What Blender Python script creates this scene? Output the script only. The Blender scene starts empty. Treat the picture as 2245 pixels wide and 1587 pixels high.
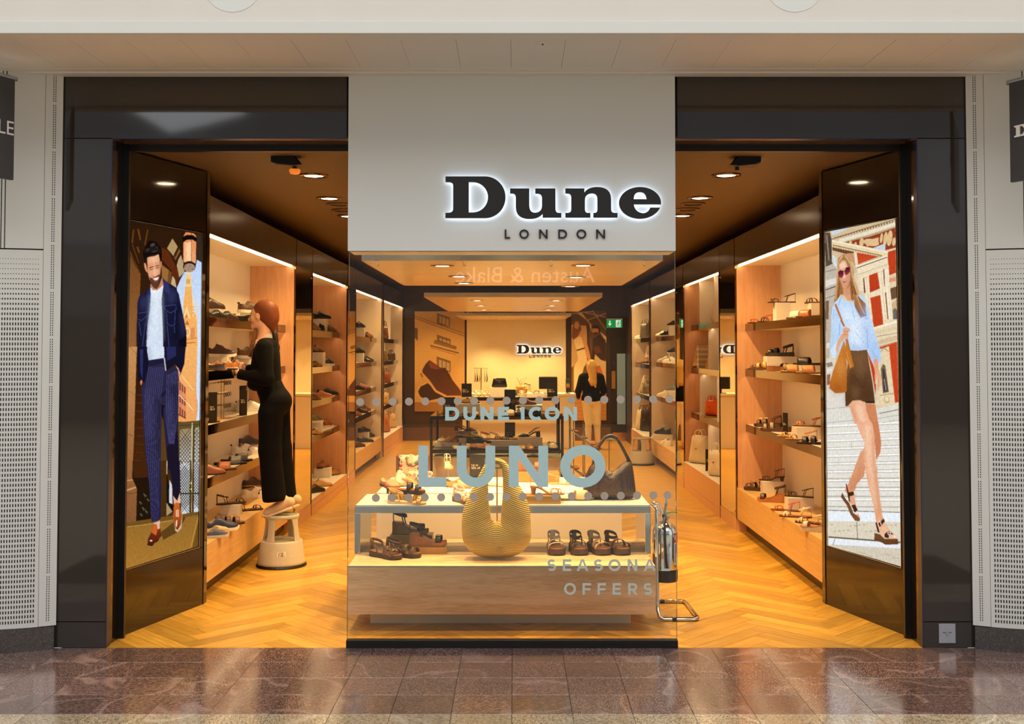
import bpy, bmesh, math, random
import numpy as np
from mathutils import Vector, Matrix
from mathutils.geometry import tessellate_polygon

# ------------------------------------------------------------------ camera, world, exposure
sc = bpy.context.scene
COL = sc.collection
F_PX, CX, CY, TH, DIST, EYE = 2385.0, 1128.0, 688.0, math.radians(1.9), 6.643, 1.8
cam_d = bpy.data.cameras.new('camera')
cam_d.sensor_width = 36.0
cam_d.lens = 36.0 * F_PX / 2245
cam_d.shift_x = (1122.5 - CX) / 2245
cam_d.shift_y = (CY - 793.5) / 2245
cam_d.clip_end = 200
cam = bpy.data.objects.new('camera', cam_d)
COL.objects.link(cam)
cam.location = (0, -DIST, EYE)
cam.rotation_euler = (math.pi / 2 + TH, 0, 0)
sc.camera = cam

world = bpy.data.worlds.new('World')
sc.world = world
world.use_nodes = True
bgn = world.node_tree.nodes['Background']
bgn.inputs['Color'].default_value = (0.93, 0.97, 1.0, 1)
bgn.inputs['Strength'].default_value = 1.0

sc.view_settings.view_transform = 'Standard'
sc.view_settings.look = 'None'
sc.view_settings.exposure = 0.0
sc.view_settings.gamma = 1.0
sc.view_settings.use_curve_mapping = False
cy = sc.cycles
cy.max_bounces = 6; cy.diffuse_bounces = 3; cy.glossy_bounces = 3; cy.transmission_bounces = 2; cy.transparent_max_bounces = 8
cy.use_light_tree = False; cy.adaptive_threshold = .04
cy.caustics_reflective = False; cy.caustics_refractive = False
WARM = (1.0, 0.66, 0.27)
WARM2 = (1.0, 0.62, 0.30)


def area_light(name, loc, rot, sx, sy, power, color):
    l = bpy.data.lights.new(name, 'AREA')
    l.shape = 'RECTANGLE'; l.size = sx; l.size_y = sy; l.energy = power; l.color = color
    o = bpy.data.objects.new(name, l); COL.objects.link(o)
    o.location = loc; o.rotation_euler = rot
    return o


# daylight of the mall atrium: the glazed roof high above the walkway
area_light('atrium_rooflight', (0, -9.0, 9.5), (math.radians(28), 0, 0), 14, 7, 600, (1.0, 0.985, 0.95))

# ------------------------------------------------------------------ pixel <-> place helpers
_c, _s = math.cos(TH), math.sin(TH)


def ray(px, py):
    u = (px - CX) / F_PX; v = (CY - py) / F_PX
    return (u, _c - v * _s, _s + v * _c)


def at_y(px, py, y):
    r = ray(px, py); t = (y + DIST) / r[1]
    return Vector((r[0] * t, y, EYE + r[2] * t))


def at_z(px, py, z):
    r = ray(px, py); t = (z - EYE) / r[2]
    return Vector((r[0] * t, -DIST + r[1] * t, z))


def at_plane(px, py, p0, n):
    r = Vector(ray(px, py)); o = Vector((0, -DIST, EYE))
    t = (Vector(p0) - o).dot(n) / r.dot(n)
    return o + r * t


def depth_for(px, x, z):
    b = z - EYE
    return (F_PX * x / (px - CX) - b * _s) / _c - DIST


# ------------------------------------------------------------------ mesh helpers
def lin(c):
    out = []
    for v in c[:3]:
        v = v / 255.0
        out.append(v / 12.92 if v <= 0.04045 else ((v + 0.055) / 1.055) ** 2.4)
    return tuple(out)


class MB:
    def __init__(s):
        s.v = []; s.f = []

    def add(s, vs, fs):
        n = len(s.v)
        s.v += [tuple(p) for p in vs]
        s.f += [[i + n for i in f] for f in fs]
        return s

    def box(s, x0, x1, y0, y1, z0, z1):
        if x0 > x1: x0, x1 = x1, x0
        if y0 > y1: y0, y1 = y1, y0
        if z0 > z1: z0, z1 = z1, z0
        vs = [(x, y, z) for z in (z0, z1) for y in (y0, y1) for x in (x0, x1)]
        return s.add(vs, [[0, 2, 3, 1], [4, 5, 7, 6], [0, 1, 5, 4], [2, 6, 7, 3], [0, 4, 6, 2], [1, 3, 7, 5]])

    def loft(s, rings, closed=True, cap0=True, cap1=True):
        n = len(rings[0]); vs = [p for r in rings for p in r]; fs = []
        m = n if closed else n - 1
        for i in range(len(rings) - 1):
            for j in range(m):
                k = (j + 1) % n
                fs.append([i * n + j, i * n + k, (i + 1) * n + k, (i + 1) * n + j])
        if cap0: fs.append(list(range(n - 1, -1, -1)))
        if cap1: fs.append([(len(rings) - 1) * n + j for j in range(n)])
        return s.add(vs, fs)

    def tube(s, path, r, n=8, closed=False, up=None, rb=None):
        """sweep; r and rb per point (in-plane / along `up`)"""
        P = [Vector(p) for p in path]; N = len(P)
        R = list(r) if hasattr(r, '__len__') else [r] * N
        RB = (list(rb) if hasattr(rb, '__len__') else [rb] * N) if rb is not None else R
        rings = []; prev = None
        for i in range(N):
            if closed: t = P[(i + 1) % N] - P[i - 1]
            else: t = P[min(i + 1, N - 1)] - P[max(i - 1, 0)]
            if t.length < 1e-9: t = Vector((0, 0, 1))
            t.normalize()
            if up is not None: b = Vector(up); b = b - t * b.dot(t)
            elif prev is None:
                b = Vector((0, 0, 1)) if abs(t.z) < .9 else Vector((1, 0, 0)); b = b - t * b.dot(t)
            else: b = prev - t * prev.dot(t)
            b.normalize(); prev = b
            a = t.cross(b)
            rings.append([P[i] + a * (R[i] * math.cos(2 * math.pi * k / n)) + b * (RB[i] * math.sin(2 * math.pi * k / n)) for k in range(n)])
        if closed:
            rings.append(rings[0]); return s.loft(rings, True, False, False)
        return s.loft(rings)

    def cyl(s, p0, p1, r0, r1=None, n=14):
        return s.tube([p0, p1], [r0, r0 if r1 is None else r1], n)

    def lathe(s, prof, n=24, o=(0, 0, 0), sx=1.0, sy=1.0):
        rings = [[(o[0] + sx * r * math.cos(2 * math.pi * k / n), o[1] + sy * r * math.sin(2 * math.pi * k / n), o[2] + z) for k in range(n)] for r, z in prof]
        return s.loft(rings)

    def ball(s, c, rx, ry=None, rz=None, n=12, m=8):
        ry = rx if ry is None else ry; rz = rx if rz is None else rz
        prof = [(math.sin(math.pi * i / m), -math.cos(math.pi * i / m)) for i in range(m + 1)]
        prof[0] = (0.02, -1); prof[-1] = (0.02, 1)
        rings = [[(c[0] + rx * r * math.cos(2 * math.pi * k / n), c[1] + ry * r * math.sin(2 * math.pi * k / n), c[2] + rz * z) for k in range(n)] for r, z in prof]
        return s.loft(rings)

    def prism(s, sets, d0, d1, fn):
        """sets: list of [outer, hole, ...] 2-D contours; fn(a, b, depth) -> point"""
        for ci, cs in enumerate(sets):
            if ci: d1 = d1 + (d1 - d0) * .15
            pts = [p for c in cs for p in c]
            tris = tessellate_polygon([[Vector((p[0], p[1], 0)) for p in c] for c in cs])
            n = len(pts)
            vs = [fn(p[0], p[1], d0) for p in pts] + [fn(p[0], p[1], d1) for p in pts]
            fs = [list(t) for t in tris] + [[i + n for i in reversed(t)] for t in tris]
            k = 0
            for c in cs:
                m = len(c)
                for j in range(m):
                    a, b = k + j, k + (j + 1) % m
                    fs.append([a, b, b + n, a + n])
                k += m
            s.add(vs, fs)
        return s

    def mesh(s, name='mesh', smooth=False, fix=True):
        me = bpy.data.meshes.new(name)
        me.from_pydata(s.v, [], s.f)
        if fix:
            bm = bmesh.new(); bm.from_mesh(me)
            bmesh.ops.recalc_face_normals(bm, faces=bm.faces)
            bm.to_mesh(me); bm.free()
        if smooth:
            me.polygons.foreach_set('use_smooth', [True] * len(me.polygons))
        me.update()
        return me

    def build(s, name, mat, parent=None, smooth=False, bevel=0, loc=None, fix=True):
        me = s.mesh(name, smooth, fix)
        o = bpy.data.objects.new(name, me)
        COL.objects.link(o)
        if mat is not None: me.materials.append(mat)
        if parent is not None: o.parent = parent
        if loc is not None: o.location = loc
        if bevel:
            b = o.modifiers.new('bevel', 'BEVEL'); b.width = bevel; b.segments = 2; b.limit_method = 'ANGLE'
        if smooth and not bevel:
            pass
        return o


def tag(o, label, cat, group=None, kind=None):
    o['label'] = label; o['category'] = cat
    if group: o['group'] = group
    if kind: o['kind'] = kind
    return o


def thing(name, label, cat, loc=(0, 0, 0), rz=0.0, group=None, kind=None):
    o = bpy.data.objects.new(name, None); COL.objects.link(o)
    o.empty_display_size = .1
    o.location = loc; o.rotation_euler = (0, 0, rz)
    return tag(o, label, cat, group, kind)


def copy_tree(o, parent=None):
    c = o.copy(); COL.objects.link(c)
    if parent is not None: c.parent = parent
    for ch in list(o.children): copy_tree(ch, c)
    return c


def smooth_by_angle(me, deg=40):
    bm = bmesh.new(); bm.from_mesh(me)
    for f in bm.faces: f.smooth = True
    for e in bm.edges:
        if len(e.link_faces) == 2 and e.calc_face_angle(0) > math.radians(deg): e.smooth = False
    bm.to_mesh(me); bm.free()


# ------------------------------------------------------------------ materials
MATS = {}


def nd(nt, t, **kw):
    n = nt.nodes.new(t)
    for k, v in kw.items():
        if k in n.inputs.keys() if isinstance(k, str) else False: n.inputs[k].default_value = v
        else: setattr(n, k, v)
    return n


def mat(name, col=(128, 128, 128), rough=.5, metal=0.0, spec=.5, vary=.10, vscale=18.0, bump=0.0, bscale=120.0, emit=None, estr=0.0, stretch=(1, 1, 1), coat=0.0, col2=None, rand=0.0, sheen=0.0):
    """principled material with procedural colour variation, fine relief and optional per-object shade"""
    if name in MATS: return MATS[name]
    m = bpy.data.materials.new(name); m.use_nodes = True
    nt = m.node_tree; b = nt.nodes['Principled BSDF']
    c = lin(col)
    b.inputs['Roughness'].default_value = rough
    b.inputs['Metallic'].default_value = metal
    b.inputs['Specular IOR Level'].default_value = spec
    if coat: b.inputs['Coat Weight'].default_value = coat; b.inputs['Coat Roughness'].default_value = .06
    if sheen: b.inputs['Sheen Weight'].default_value = sheen
    tc = nd(nt, 'ShaderNodeTexCoord'); mp = nd(nt, 'ShaderNodeMapping')
    mp.inputs['Scale'].default_value = stretch
    nt.links.new(tc.outputs['Object'], mp.inputs['Vector'])
    no = nd(nt, 'ShaderNodeTexNoise'); no.inputs['Scale'].default_value = vscale; no.inputs['Detail'].default_value = 2
    nt.links.new(mp.outputs[0], no.inputs['Vector'])
    mx = nd(nt, 'ShaderNodeMix'); mx.data_type = 'RGBA'
    ca = tuple(v * (1 - vary) for v in c); cb = lin(col2) if col2 else tuple(min(1, v * (1 + vary)) for v in c)
    mx.inputs[6].default_value = (*ca, 1); mx.inputs[7].default_value = (*cb, 1)
    nt.links.new(no.outputs['Fac'], mx.inputs[0])
    out = mx.outputs[2]
    if rand:
        oi = nd(nt, 'ShaderNodeObjectInfo'); hs = nd(nt, 'ShaderNodeHueSaturation')
        mr = nd(nt, 'ShaderNodeMapRange'); mr.inputs[3].default_value = 1 - rand; mr.inputs[4].default_value = 1 + rand
        nt.links.new(oi.outputs['Random'], mr.inputs[0]); nt.links.new(mr.outputs[0], hs.inputs['Value'])
        nt.links.new(out, hs.inputs['Color']); out = hs.outputs[0]
    nt.links.new(out, b.inputs['Base Color'])
    if bump:
        n2 = nd(nt, 'ShaderNodeTexNoise'); n2.inputs['Scale'].default_value = bscale; n2.inputs['Detail'].default_value = 3
        nt.links.new(mp.outputs[0], n2.inputs['Vector'])
        bp = nd(nt, 'ShaderNodeBump'); bp.inputs['Strength'].default_value = bump; bp.inputs['Distance'].default_value = .002
        nt.links.new(n2.outputs['Fac'], bp.inputs['Height']); nt.links.new(bp.outputs[0], b.inputs['Normal'])
    if emit is not None:
        b.inputs['Emission Color'].default_value = (*emit, 1); b.inputs['Emission Strength'].default_value = estr
    MATS[name] = m
    return m


def wood(name, c1, c2, scale=1.0, axis=0, rough=.4, rand=.0, spec=.5, bands=9.0):
    if name in MATS: return MATS[name]
    m = bpy.data.materials.new(name); m.use_nodes = True
    nt = m.node_tree; b = nt.nodes['Principled BSDF']; L = nt.links.new
    b.inputs['Roughness'].default_value = rough; b.inputs['Specular IOR Level'].default_value = spec
    tc = nd(nt, 'ShaderNodeTexCoord'); mp = nd(nt, 'ShaderNodeMapping')
    st = [14, 14, 14]; st[axis] = 1.0
    mp.inputs['Scale'].default_value = [v * scale for v in st]
    oi = nd(nt, 'ShaderNodeObjectInfo')
    vm = nd(nt, 'ShaderNodeVectorMath', operation='MULTIPLY_ADD')
    cb = nd(nt, 'ShaderNodeCombineXYZ')
    for i in range(3): L(oi.outputs['Random'], cb.inputs[i])
    vm.inputs[1].default_value = (37, 53, 91); L(cb.outputs[0], vm.inputs[0]); L(tc.outputs['Object'], vm.inputs[2])
    L(vm.outputs[0], mp.inputs['Vector'])
    n1 = nd(nt, 'ShaderNodeTexNoise'); n1.inputs['Scale'].default_value = 1.6; n1.inputs['Detail'].default_value = 2; n1.inputs['Distortion'].default_value = .8
    n2 = nd(nt, 'ShaderNodeTexNoise'); n2.inputs['Scale'].default_value = bands; n2.inputs['Detail'].default_value = 3
    L(mp.outputs[0], n1.inputs['Vector']); L(mp.outputs[0], n2.inputs['Vector'])
    mt = nd(nt, 'ShaderNodeMath', operation='MULTIPLY_ADD'); mt.inputs[1].default_value = .55
    ms = nd(nt, 'ShaderNodeMath', operation='MULTIPLY'); ms.inputs[1].default_value = .5
    L(n2.outputs['Fac'], ms.inputs[0]); L(n1.outputs['Fac'], mt.inputs[0]); L(ms.outputs[0], mt.inputs[2])
    cr = nd(nt, 'ShaderNodeValToRGB'); e = cr.color_ramp.elements
    e[0].position = .36; e[0].color = (*lin(c1), 1); e[1].position = .66; e[1].color = (*lin(c2), 1)
    L(mt.outputs[0], cr.inputs[0])
    hs = nd(nt, 'ShaderNodeHueSaturation'); mr = nd(nt, 'ShaderNodeMapRange')
    mr.inputs[3].default_value = 1 - rand; mr.inputs[4].default_value = 1 + rand
    L(oi.outputs['Random'], mr.inputs[0]); L(mr.outputs[0], hs.inputs['Value']); L(cr.outputs[0], hs.inputs['Color'])
    L(hs.outputs[0], b.inputs['Base Color'])
    MATS[name] = m
    return m


def granite(name, dark, mid, light, scale=1.0, rough=.14, streak=5.0):
    if name in MATS: return MATS[name]
    m = bpy.data.materials.new(name); m.use_nodes = True
    nt = m.node_tree; b = nt.nodes['Principled BSDF']; L = nt.links.new
    b.inputs['Roughness'].default_value = rough; b.inputs['Specular IOR Level'].default_value = 1.0; b.inputs['Coat Weight'].default_value = .6 if rough < .3 else 0; b.inputs['Coat Roughness'].default_value = .14
    tc = nd(nt, 'ShaderNodeTexCoord'); oi = nd(nt, 'ShaderNodeObjectInfo')
    ma = nd(nt, 'ShaderNodeMath', operation='MULTIPLY'); ma.inputs[1].default_value = 2.6
    L(oi.outputs['Random'], ma.inputs[0])
    ro = nd(nt, 'ShaderNodeVectorRotate', rotation_type='Z_AXIS'); L(tc.outputs['Object'], ro.inputs['Vector']); L(ma.outputs[0], ro.inputs['Angle'])
    cb = nd(nt, 'ShaderNodeCombineXYZ')
    for i in range(3): L(oi.outputs['Random'], cb.inputs[i])
    vm = nd(nt, 'ShaderNodeVectorMath', operation='MULTIPLY_ADD'); vm.inputs[1].default_value = (31, 57, 83)
    L(cb.outputs[0], vm.inputs[0]); L(ro.outputs[0], vm.inputs[2])
    mp = nd(nt, 'ShaderNodeMapping'); mp.inputs['Scale'].default_value = (scale, scale * streak, scale); L(vm.outputs[0], mp.inputs['Vector'])
    n0 = nd(nt, 'ShaderNodeTexNoise'); n0.inputs['Scale'].default_value = 1.1; L(vm.outputs[0], n0.inputs['Vector'])
    va = nd(nt, 'ShaderNodeVectorMath', operation='MULTIPLY_ADD'); va.inputs[1].default_value = (.55, .55, 0)
    L(n0.outputs['Color'], va.inputs[0]); L(mp.outputs[0], va.inputs[2])
    n1 = nd(nt, 'ShaderNodeTexNoise'); n1.inputs['Scale'].default_value = 17; n1.inputs['Detail'].default_value = 6; n1.inputs['Roughness'].default_value = .62
    L(va.outputs[0], n1.inputs['Vector'])
    cr = nd(nt, 'ShaderNodeValToRGB'); e = cr.color_ramp.elements
    e[0].position = .41; e[0].color = (*lin(dark), 1); e[1].position = .58; e[1].color = (*lin(light), 1)
    k = e.new(.5); k.color = (*lin(mid), 1)
    nh = nd(nt, 'ShaderNodeTexNoise'); nh.inputs['Scale'].default_value = 95 * scale; nh.inputs['Detail'].default_value = 2
    mq = nd(nt, 'ShaderNodeMapping'); mq.inputs['Scale'].default_value = (.45, 1, 1); L(vm.outputs[0], mq.inputs['Vector']); L(mq.outputs[0], nh.inputs['Vector'])
    mm = nd(nt, 'ShaderNodeMix'); mm.inputs[0].default_value = .5; L(n1.outputs['Fac'], mm.inputs[2]); L(nh.outputs['Fac'], mm.inputs[3])
    L(mm.outputs[0], cr.inputs[0])
    # pale veins
    n3 = nd(nt, 'ShaderNodeTexNoise'); n3.inputs['Scale'].default_value = 1.2 if streak > 1 else 30; n3.inputs['Distortion'].default_value = .6; n3.inputs['Detail'].default_value = 2; L(vm.outputs[0], n3.inputs['Vector'])
    c3 = nd(nt, 'ShaderNodeValToRGB'); g = c3.color_ramp.elements
    g[0].position = .50; g[0].color = (0, 0, 0, 1); g[1].position = .54; g[1].color = (0, 0, 0, 1); q = g.new(.52); q.color = (.34, .34, .34, 1)
    L(n3.outputs['Fac'], c3.inputs[0])
    mx = nd(nt, 'ShaderNodeMix'); mx.data_type = 'RGBA'; mx.inputs[7].default_value = (*lin(tuple(min(255, v + 50) for v in light)), 1)
    L(c3.outputs[0], mx.inputs[0]); L(cr.outputs[0], mx.inputs[6])
    hs = nd(nt, 'ShaderNodeHueSaturation'); mr = nd(nt, 'ShaderNodeMapRange'); mr.inputs[3].default_value = .8; mr.inputs[4].default_value = 1.2
    L(oi.outputs['Random'], mr.inputs[0]); L(mr.outputs[0], hs.inputs['Value']); L(mx.outputs[2], hs.inputs['Color'])
    L(hs.outputs[0], b.inputs['Base Color'])
    MATS[name] = m
    return m


def emitter(name, col, strength):
    if name in MATS: return MATS[name]
    m = bpy.data.materials.new(name); m.use_nodes = True
    nt = m.node_tree; nt.nodes.clear()
    e = nd(nt, 'ShaderNodeEmission'); e.inputs['Color'].default_value = (*col, 1); e.inputs['Strength'].default_value = strength
    o = nd(nt, 'ShaderNodeOutputMaterial'); nt.links.new(e.outputs[0], o.inputs[0])
    MATS[name] = m
    return m


def thin_glass(name, tint=(.97, .98, .97), ior=1.45, rough=.0):
    if name in MATS: return MATS[name]
    m = bpy.data.materials.new(name); m.use_nodes = True
    nt = m.node_tree; nt.nodes.clear(); L = nt.links.new
    t = nd(nt, 'ShaderNodeBsdfTransparent'); t.inputs['Color'].default_value = (*tint, 1)
    g = nd(nt, 'ShaderNodeBsdfGlossy'); g.inputs['Roughness'].default_value = rough
    f = nd(nt, 'ShaderNodeFresnel'); f.inputs['IOR'].default_value = ior
    x = nd(nt, 'ShaderNodeMixShader'); o = nd(nt, 'ShaderNodeOutputMaterial')
    L(f.outputs[0], x.inputs[0]); L(t.outputs[0], x.inputs[1]); L(g.outputs[0], x.inputs[2]); L(x.outputs[0], o.inputs[0])
    MATS[name] = m
    return m


M_WHITE = mat('painted_white_metal', (214, 212, 206), .45, vary=.025, vscale=3)
M_SOFFIT = mat('painted_soffit', (216, 208, 198), .6, vary=.03, vscale=4)
M_SIGN = mat('white_sign_panel', (214, 214, 211), .5, vary=.02, vscale=2)
M_FRAME = mat('dark_bronze_glass', (50, 43, 37), .05, spec=.75, vary=.05)
M_PANEL = mat('dark_brown_gloss_panel', (26, 18, 11), .07, spec=.9, vary=.05)
M_HEADER = mat('brown_satin_header', (50, 32, 18), .22, spec=.6, vary=.06)
M_BLACK = mat('black_metal', (16, 14, 13), .35, vary=.1)
M_CEIL = mat('dark_ceiling_paint', (88, 64, 42), .55, vary=.04, vscale=3)
M_DARKWALL = mat('dark_brown_wall', (62, 44, 28), .4, vary=.06)
M_CREAM = mat('cream_laminate', (232, 222, 206), .45, vary=.02)
M_SALMON = wood('oak_veneer_side', (206, 150, 108), (220, 168, 124), 1.0, 2, .4)
M_OAK = wood('oak_base_board', (200, 156, 92), (218, 176, 112), 1.0, 1, .38)
M_OAKX = wood('oak_front_board', (206, 164, 112), (244, 212, 168), .7, 0, .42, bands=16)
M_FLOORW = wood('oak_plank', (176, 124, 40), (212, 162, 64), 1.3, 0, .30, rand=.27)
M_BRONZE = mat('bronze_mirror_edge', (112, 80, 52), .09, metal=1.0, vary=.06)
M_MIRROR = mat('mirror_glass', (235, 222, 196), .015, metal=1.0, vary=.0)
M_CHROME = mat('chrome_tube', (225, 225, 222), .08, metal=1.0, vary=.02)
M_STEEL = mat('brushed_steel', (176, 182, 184), .22, metal=1.0, vary=.06, stretch=(1, 1, 30))
M_GOLD = mat('brass_metal', (214, 168, 84), .2, metal=1.0, vary=.05)
M_LED = emitter('led_strip_glow', (1.0, .72, .40), 14.0)
M_LAMP = emitter('downlight_glow', (1.0, .72, .42), 30.0)
M_GLASS = thin_glass('window_glass')
# ------------------------------------------------------------------ mall floor: granite tiles
random.seed(4)
fl = thing('floor', 'polished granite tile floor of the mall walkway', 'floor', kind='structure')
MB().box(-16, 16, -20.3, 0, -.06, -.012).build('grout_bed', mat('pale_walkway_bed', (186, 172, 150), .6), fl)
MB().box(-3.7, 3.7, -3.0, 0, -.0119, -.0045).build('grout_joints', mat('grey_grout', (84, 74, 68), .8), fl)
G_RED = granite('red_brown_granite', (70, 50, 46), (114, 86, 77), (158, 126, 113), 1.9, streak=5.0)
G_BEIGE = granite('beige_granite', (120, 100, 76), (186, 166, 134), (210, 194, 166), 2.6, streak=2.0)


def tile_mesh(name, m):
    mb = MB(); a, c = .1489, .1481
    mb.loft([[(-a, -a, -.012), (a, -a, -.012), (a, a, -.012), (-a, a, -.012)], [(-a, -a, -.0012), (a, -a, -.0012), (a, a, -.0012), (-a, a, -.0012)], [(-c, -c, 0), (c, -c, 0), (c, c, 0), (-c, c, 0)]], cap0=False)
    me = mb.mesh(name); me.materials.append(m); return me


t_red, t_bei = tile_mesh('tile', G_RED), tile_mesh('tile_beige', G_BEIGE)
for r in range(10):
    for k in range(-12, 12):
        if r > 5 and (k < -9 or k > 8): continue
        o = bpy.data.objects.new('tile', t_red if r < 4 else t_bei); COL.objects.link(o); o.parent = fl
        o.location = (-.0133 + .15 + .3 * k, -.15 - .3 * r, random.uniform(-.0006, 0))

# ------------------------------------------------------------------ shop floor: oak herringbone
fs = thing('floor_shop', 'warm oak herringbone plank floor inside the shop', 'floor', kind='structure')
MB().box(-2.75, 2.75, 0, 15.2, -.06, -.006).build('plank_bed', mat('dark_joint', (70, 42, 18), .8), fs)


def clip_poly(poly, x0, x1, y0, y1):
    for ax, lim, sg in ((0, x0, 1), (0, x1, -1), (1, y0, 1), (1, y1, -1)):
        out = []
        for i in range(len(poly)):
            a, b = poly[i], poly[(i + 1) % len(poly)]
            da, db = sg * (a[ax] - lim), sg * (b[ax] - lim)
            if da >= 0: out.append(a)
            if (da >= 0) != (db >= 0):
                t = da / (da - db); out.append((a[0] + t * (b[0] - a[0]), a[1] + t * (b[1] - a[1])))
        poly = out
        if not poly: return []
    return poly


PW, PL = .12, .72
planks = []
nn = 6
ca = math.cos(math.pi / 4)
for i in range(-60, 190):
    for j in range(-30, 30):
        # herringbone lattice in the 45-degree frame: unit PW
        for o in (0, 1):
            bx, by = i * 1.0 + j * nn, i * 1.0 - j * nn
            if o == 0: q = (bx, by, bx + nn, by + 1)
            else: q = (bx, by + 1, bx + 1, by + 1 + nn)
            g = .010
            pts = [(q[0] + g, q[1] + g), (q[2] - g, q[1] + g), (q[2] - g, q[3] - g), (q[0] + g, q[3] - g)]
            w = [((a - b) * PW * ca + .07, (a + b) * PW * ca - 1.0) for a, b in pts]
            cxm = sum(p[0] for p in w) / 4; cym = sum(p[1] for p in w) / 4
            if abs(cxm) > 3.1 or cym < -.6 or cym > 15.6: continue
            cl = clip_poly(w, -2.70, 2.70, .002, 15.2)
            if len(cl) >= 3: planks.append((o, (cxm, cym), cl, len(cl) == 4 and all(abs(cl[k][0] - w[k][0]) < 1e-6 for k in range(4))))
sin_set = set(); uniq = []
for p in planks:
    k = (round(p[1][0], 3), round(p[1][1], 3))
    if k not in sin_set: sin_set.add(k); uniq.append(p)
uniq.sort(key=lambda p: max(p[1][1], 0) + .25 * abs(p[1][0]) + (3.0 if abs(p[1][0]) < 1.0 and p[1][1] > .5 else 0) + (30 if abs(p[1][0]) > 2.5 else 0))
shared = {}
rest = MB()
for idx, (o, cen, cl, whole) in enumerate(uniq):
    if idx < 300:
        loc = [(a - cen[0], b - cen[1]) for a, b in cl]
        # local frame: long axis along X
        ang = math.pi / 4 if o == 0 else math.pi * 3 / 4
        co, si = math.cos(-ang), math.sin(-ang)
        l2 = [(a * co - b * si, a * si + b * co) for a, b in loc]
        key = o if whole else None
        me = shared.get(key) if key is not None else None
        if me is None:
            me = MB().loft([[(a, b, -.006) for a, b in l2], [(a, b, 0) for a, b in l2]], cap0=False).mesh('plank', fix=False)
            bm = bmesh.new(); bm.from_mesh(me); bmesh.ops.recalc_face_normals(bm, faces=bm.faces)
            up = max(bm.faces, key=lambda f: len(f.verts) * 10 + f.calc_center_median().z * 1000)
            if up.normal.z < 0: bmesh.ops.reverse_faces(bm, faces=bm.faces)
            bm.to_mesh(me); bm.free()
            me.materials.append(M_FLOORW)
            if key is not None: shared[key] = me
        ob = bpy.data.objects.new('plank', me); COL.objects.link(ob); ob.parent = fs
        ob.location = (cen[0], cen[1], 0); ob.rotation_euler = (0, 0, ang)
    else:
        rest.add([(a, b, -.0005) for a, b in cl], [list(range(len(cl)))])
ro = rest.build('far_planks', mat('oak_plank_far', (200, 150, 56), .3, vary=.2, vscale=5), fs)
ro['kind'] = 'stuff'

# ------------------------------------------------------------------ shop shell
MB().box(-2.85, 2.85, .26, 15.3, 3.09, 3.16).build('ceiling', M_CEIL)
tag(bpy.data.objects['ceiling'], 'dark brown painted ceiling over the shop', 'ceiling', kind='structure')
for nm, x0, x1, lb in (('wall_left', -2.85, -2.69, 'dark shop wall behind the shelving beside the man poster'), ('wall_right', 2.69, 2.85, 'dark shop wall behind the shelving beside the woman poster')):
    tag(MB().box(x0, x1, .1, 15.3, 0, 3.09).build(nm, M_DARKWALL), lb, 'wall', kind='structure')
wb = tag(MB().box(-2.69, 2.69, 15.06, 15.3, 0, 3.09).build('wall_back', M_DARKWALL), 'dark brown wall at the far end of the shop', 'wall', kind='structure')
tag(MB().box(-2.69, 2.3, 15.04, 15.06, 0, .26).build('baseboard_back', mat('brown_skirting', (96, 66, 34), .4)), 'brown skirting along the foot of the far wall', 'skirting', kind='structure')
tag(MB().box(-.95, 1.02, 14.98, 15.06, .2, 2.62).build('wall_feature', mat('cream_feature_wall', (234, 216, 176), .5, vary=.02)), 'cream feature wall panel behind the cash desk', 'wall panel', kind='structure')

# facade: bronze glass piers, lintel, reveals
wf = thing('wall_front', 'dark bronze glass surround of the shop entrance', 'facade', kind='structure')
for sx in (-1, 1):
    MB().box(sx * 2.474, sx * 2.80, 0, .05, .157, 3.098).build('pier_panel', M_FRAME, wf, bevel=.002)
    MB().box(sx * 2.474, sx * 2.80, 0, .05, 0, .153).build('pier_skirting_panel', M_FRAME, wf, bevel=.002)
    MB().box(sx * 2.476, sx * 2.50, .05, .21, 0, 3.1).build('jamb_reveal', M_PANEL, wf)
    MB().box(sx * 2.44, sx * 2.50, .21, .24, 0, 3.1).build('jamb_stop', M_BLACK, wf)
    MB().box(sx * 2.50, sx * 2.86, .05, .24, 0, 3.1).build('jamb_core', M_BLACK, wf)
MB().box(-2.80, -1.03, 0, .05, 3.102, 3.50).build('lintel_panel', M_FRAME, wf, bevel=.002)
MB().box(1.0, 2.80, 0, .05, 3.102, 3.50).build('lintel_panel', M_FRAME, wf, bevel=.002)
MB().box(-2.5, 2.5, .05, .26, 3.102, 3.12).build('head_reveal', mat('bronze_head_reveal', (120, 84, 46), .12, metal=.6), wf)
MB().box(-2.5, 2.5, .22, .26, 3.06, 3.102).build('head_stop', M_BLACK, wf)
MB().box(-2.86, 2.86, .05, .26, 3.12, 3.6).build('lintel_core', M_BLACK, wf)
for sx in (-1, 1):
    MB().box(sx * 2.468, sx * 2.476, -.002, .06, 0, 3.1).build('edge_trim', mat('grey_blue_edge', (64, 66, 82), .25, metal=.6), wf)
MB().box(-2.47, 2.47, -.002, .06, 3.096, 3.104).build('edge_trim', MATS['grey_blue_edge'], wf)

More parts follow.
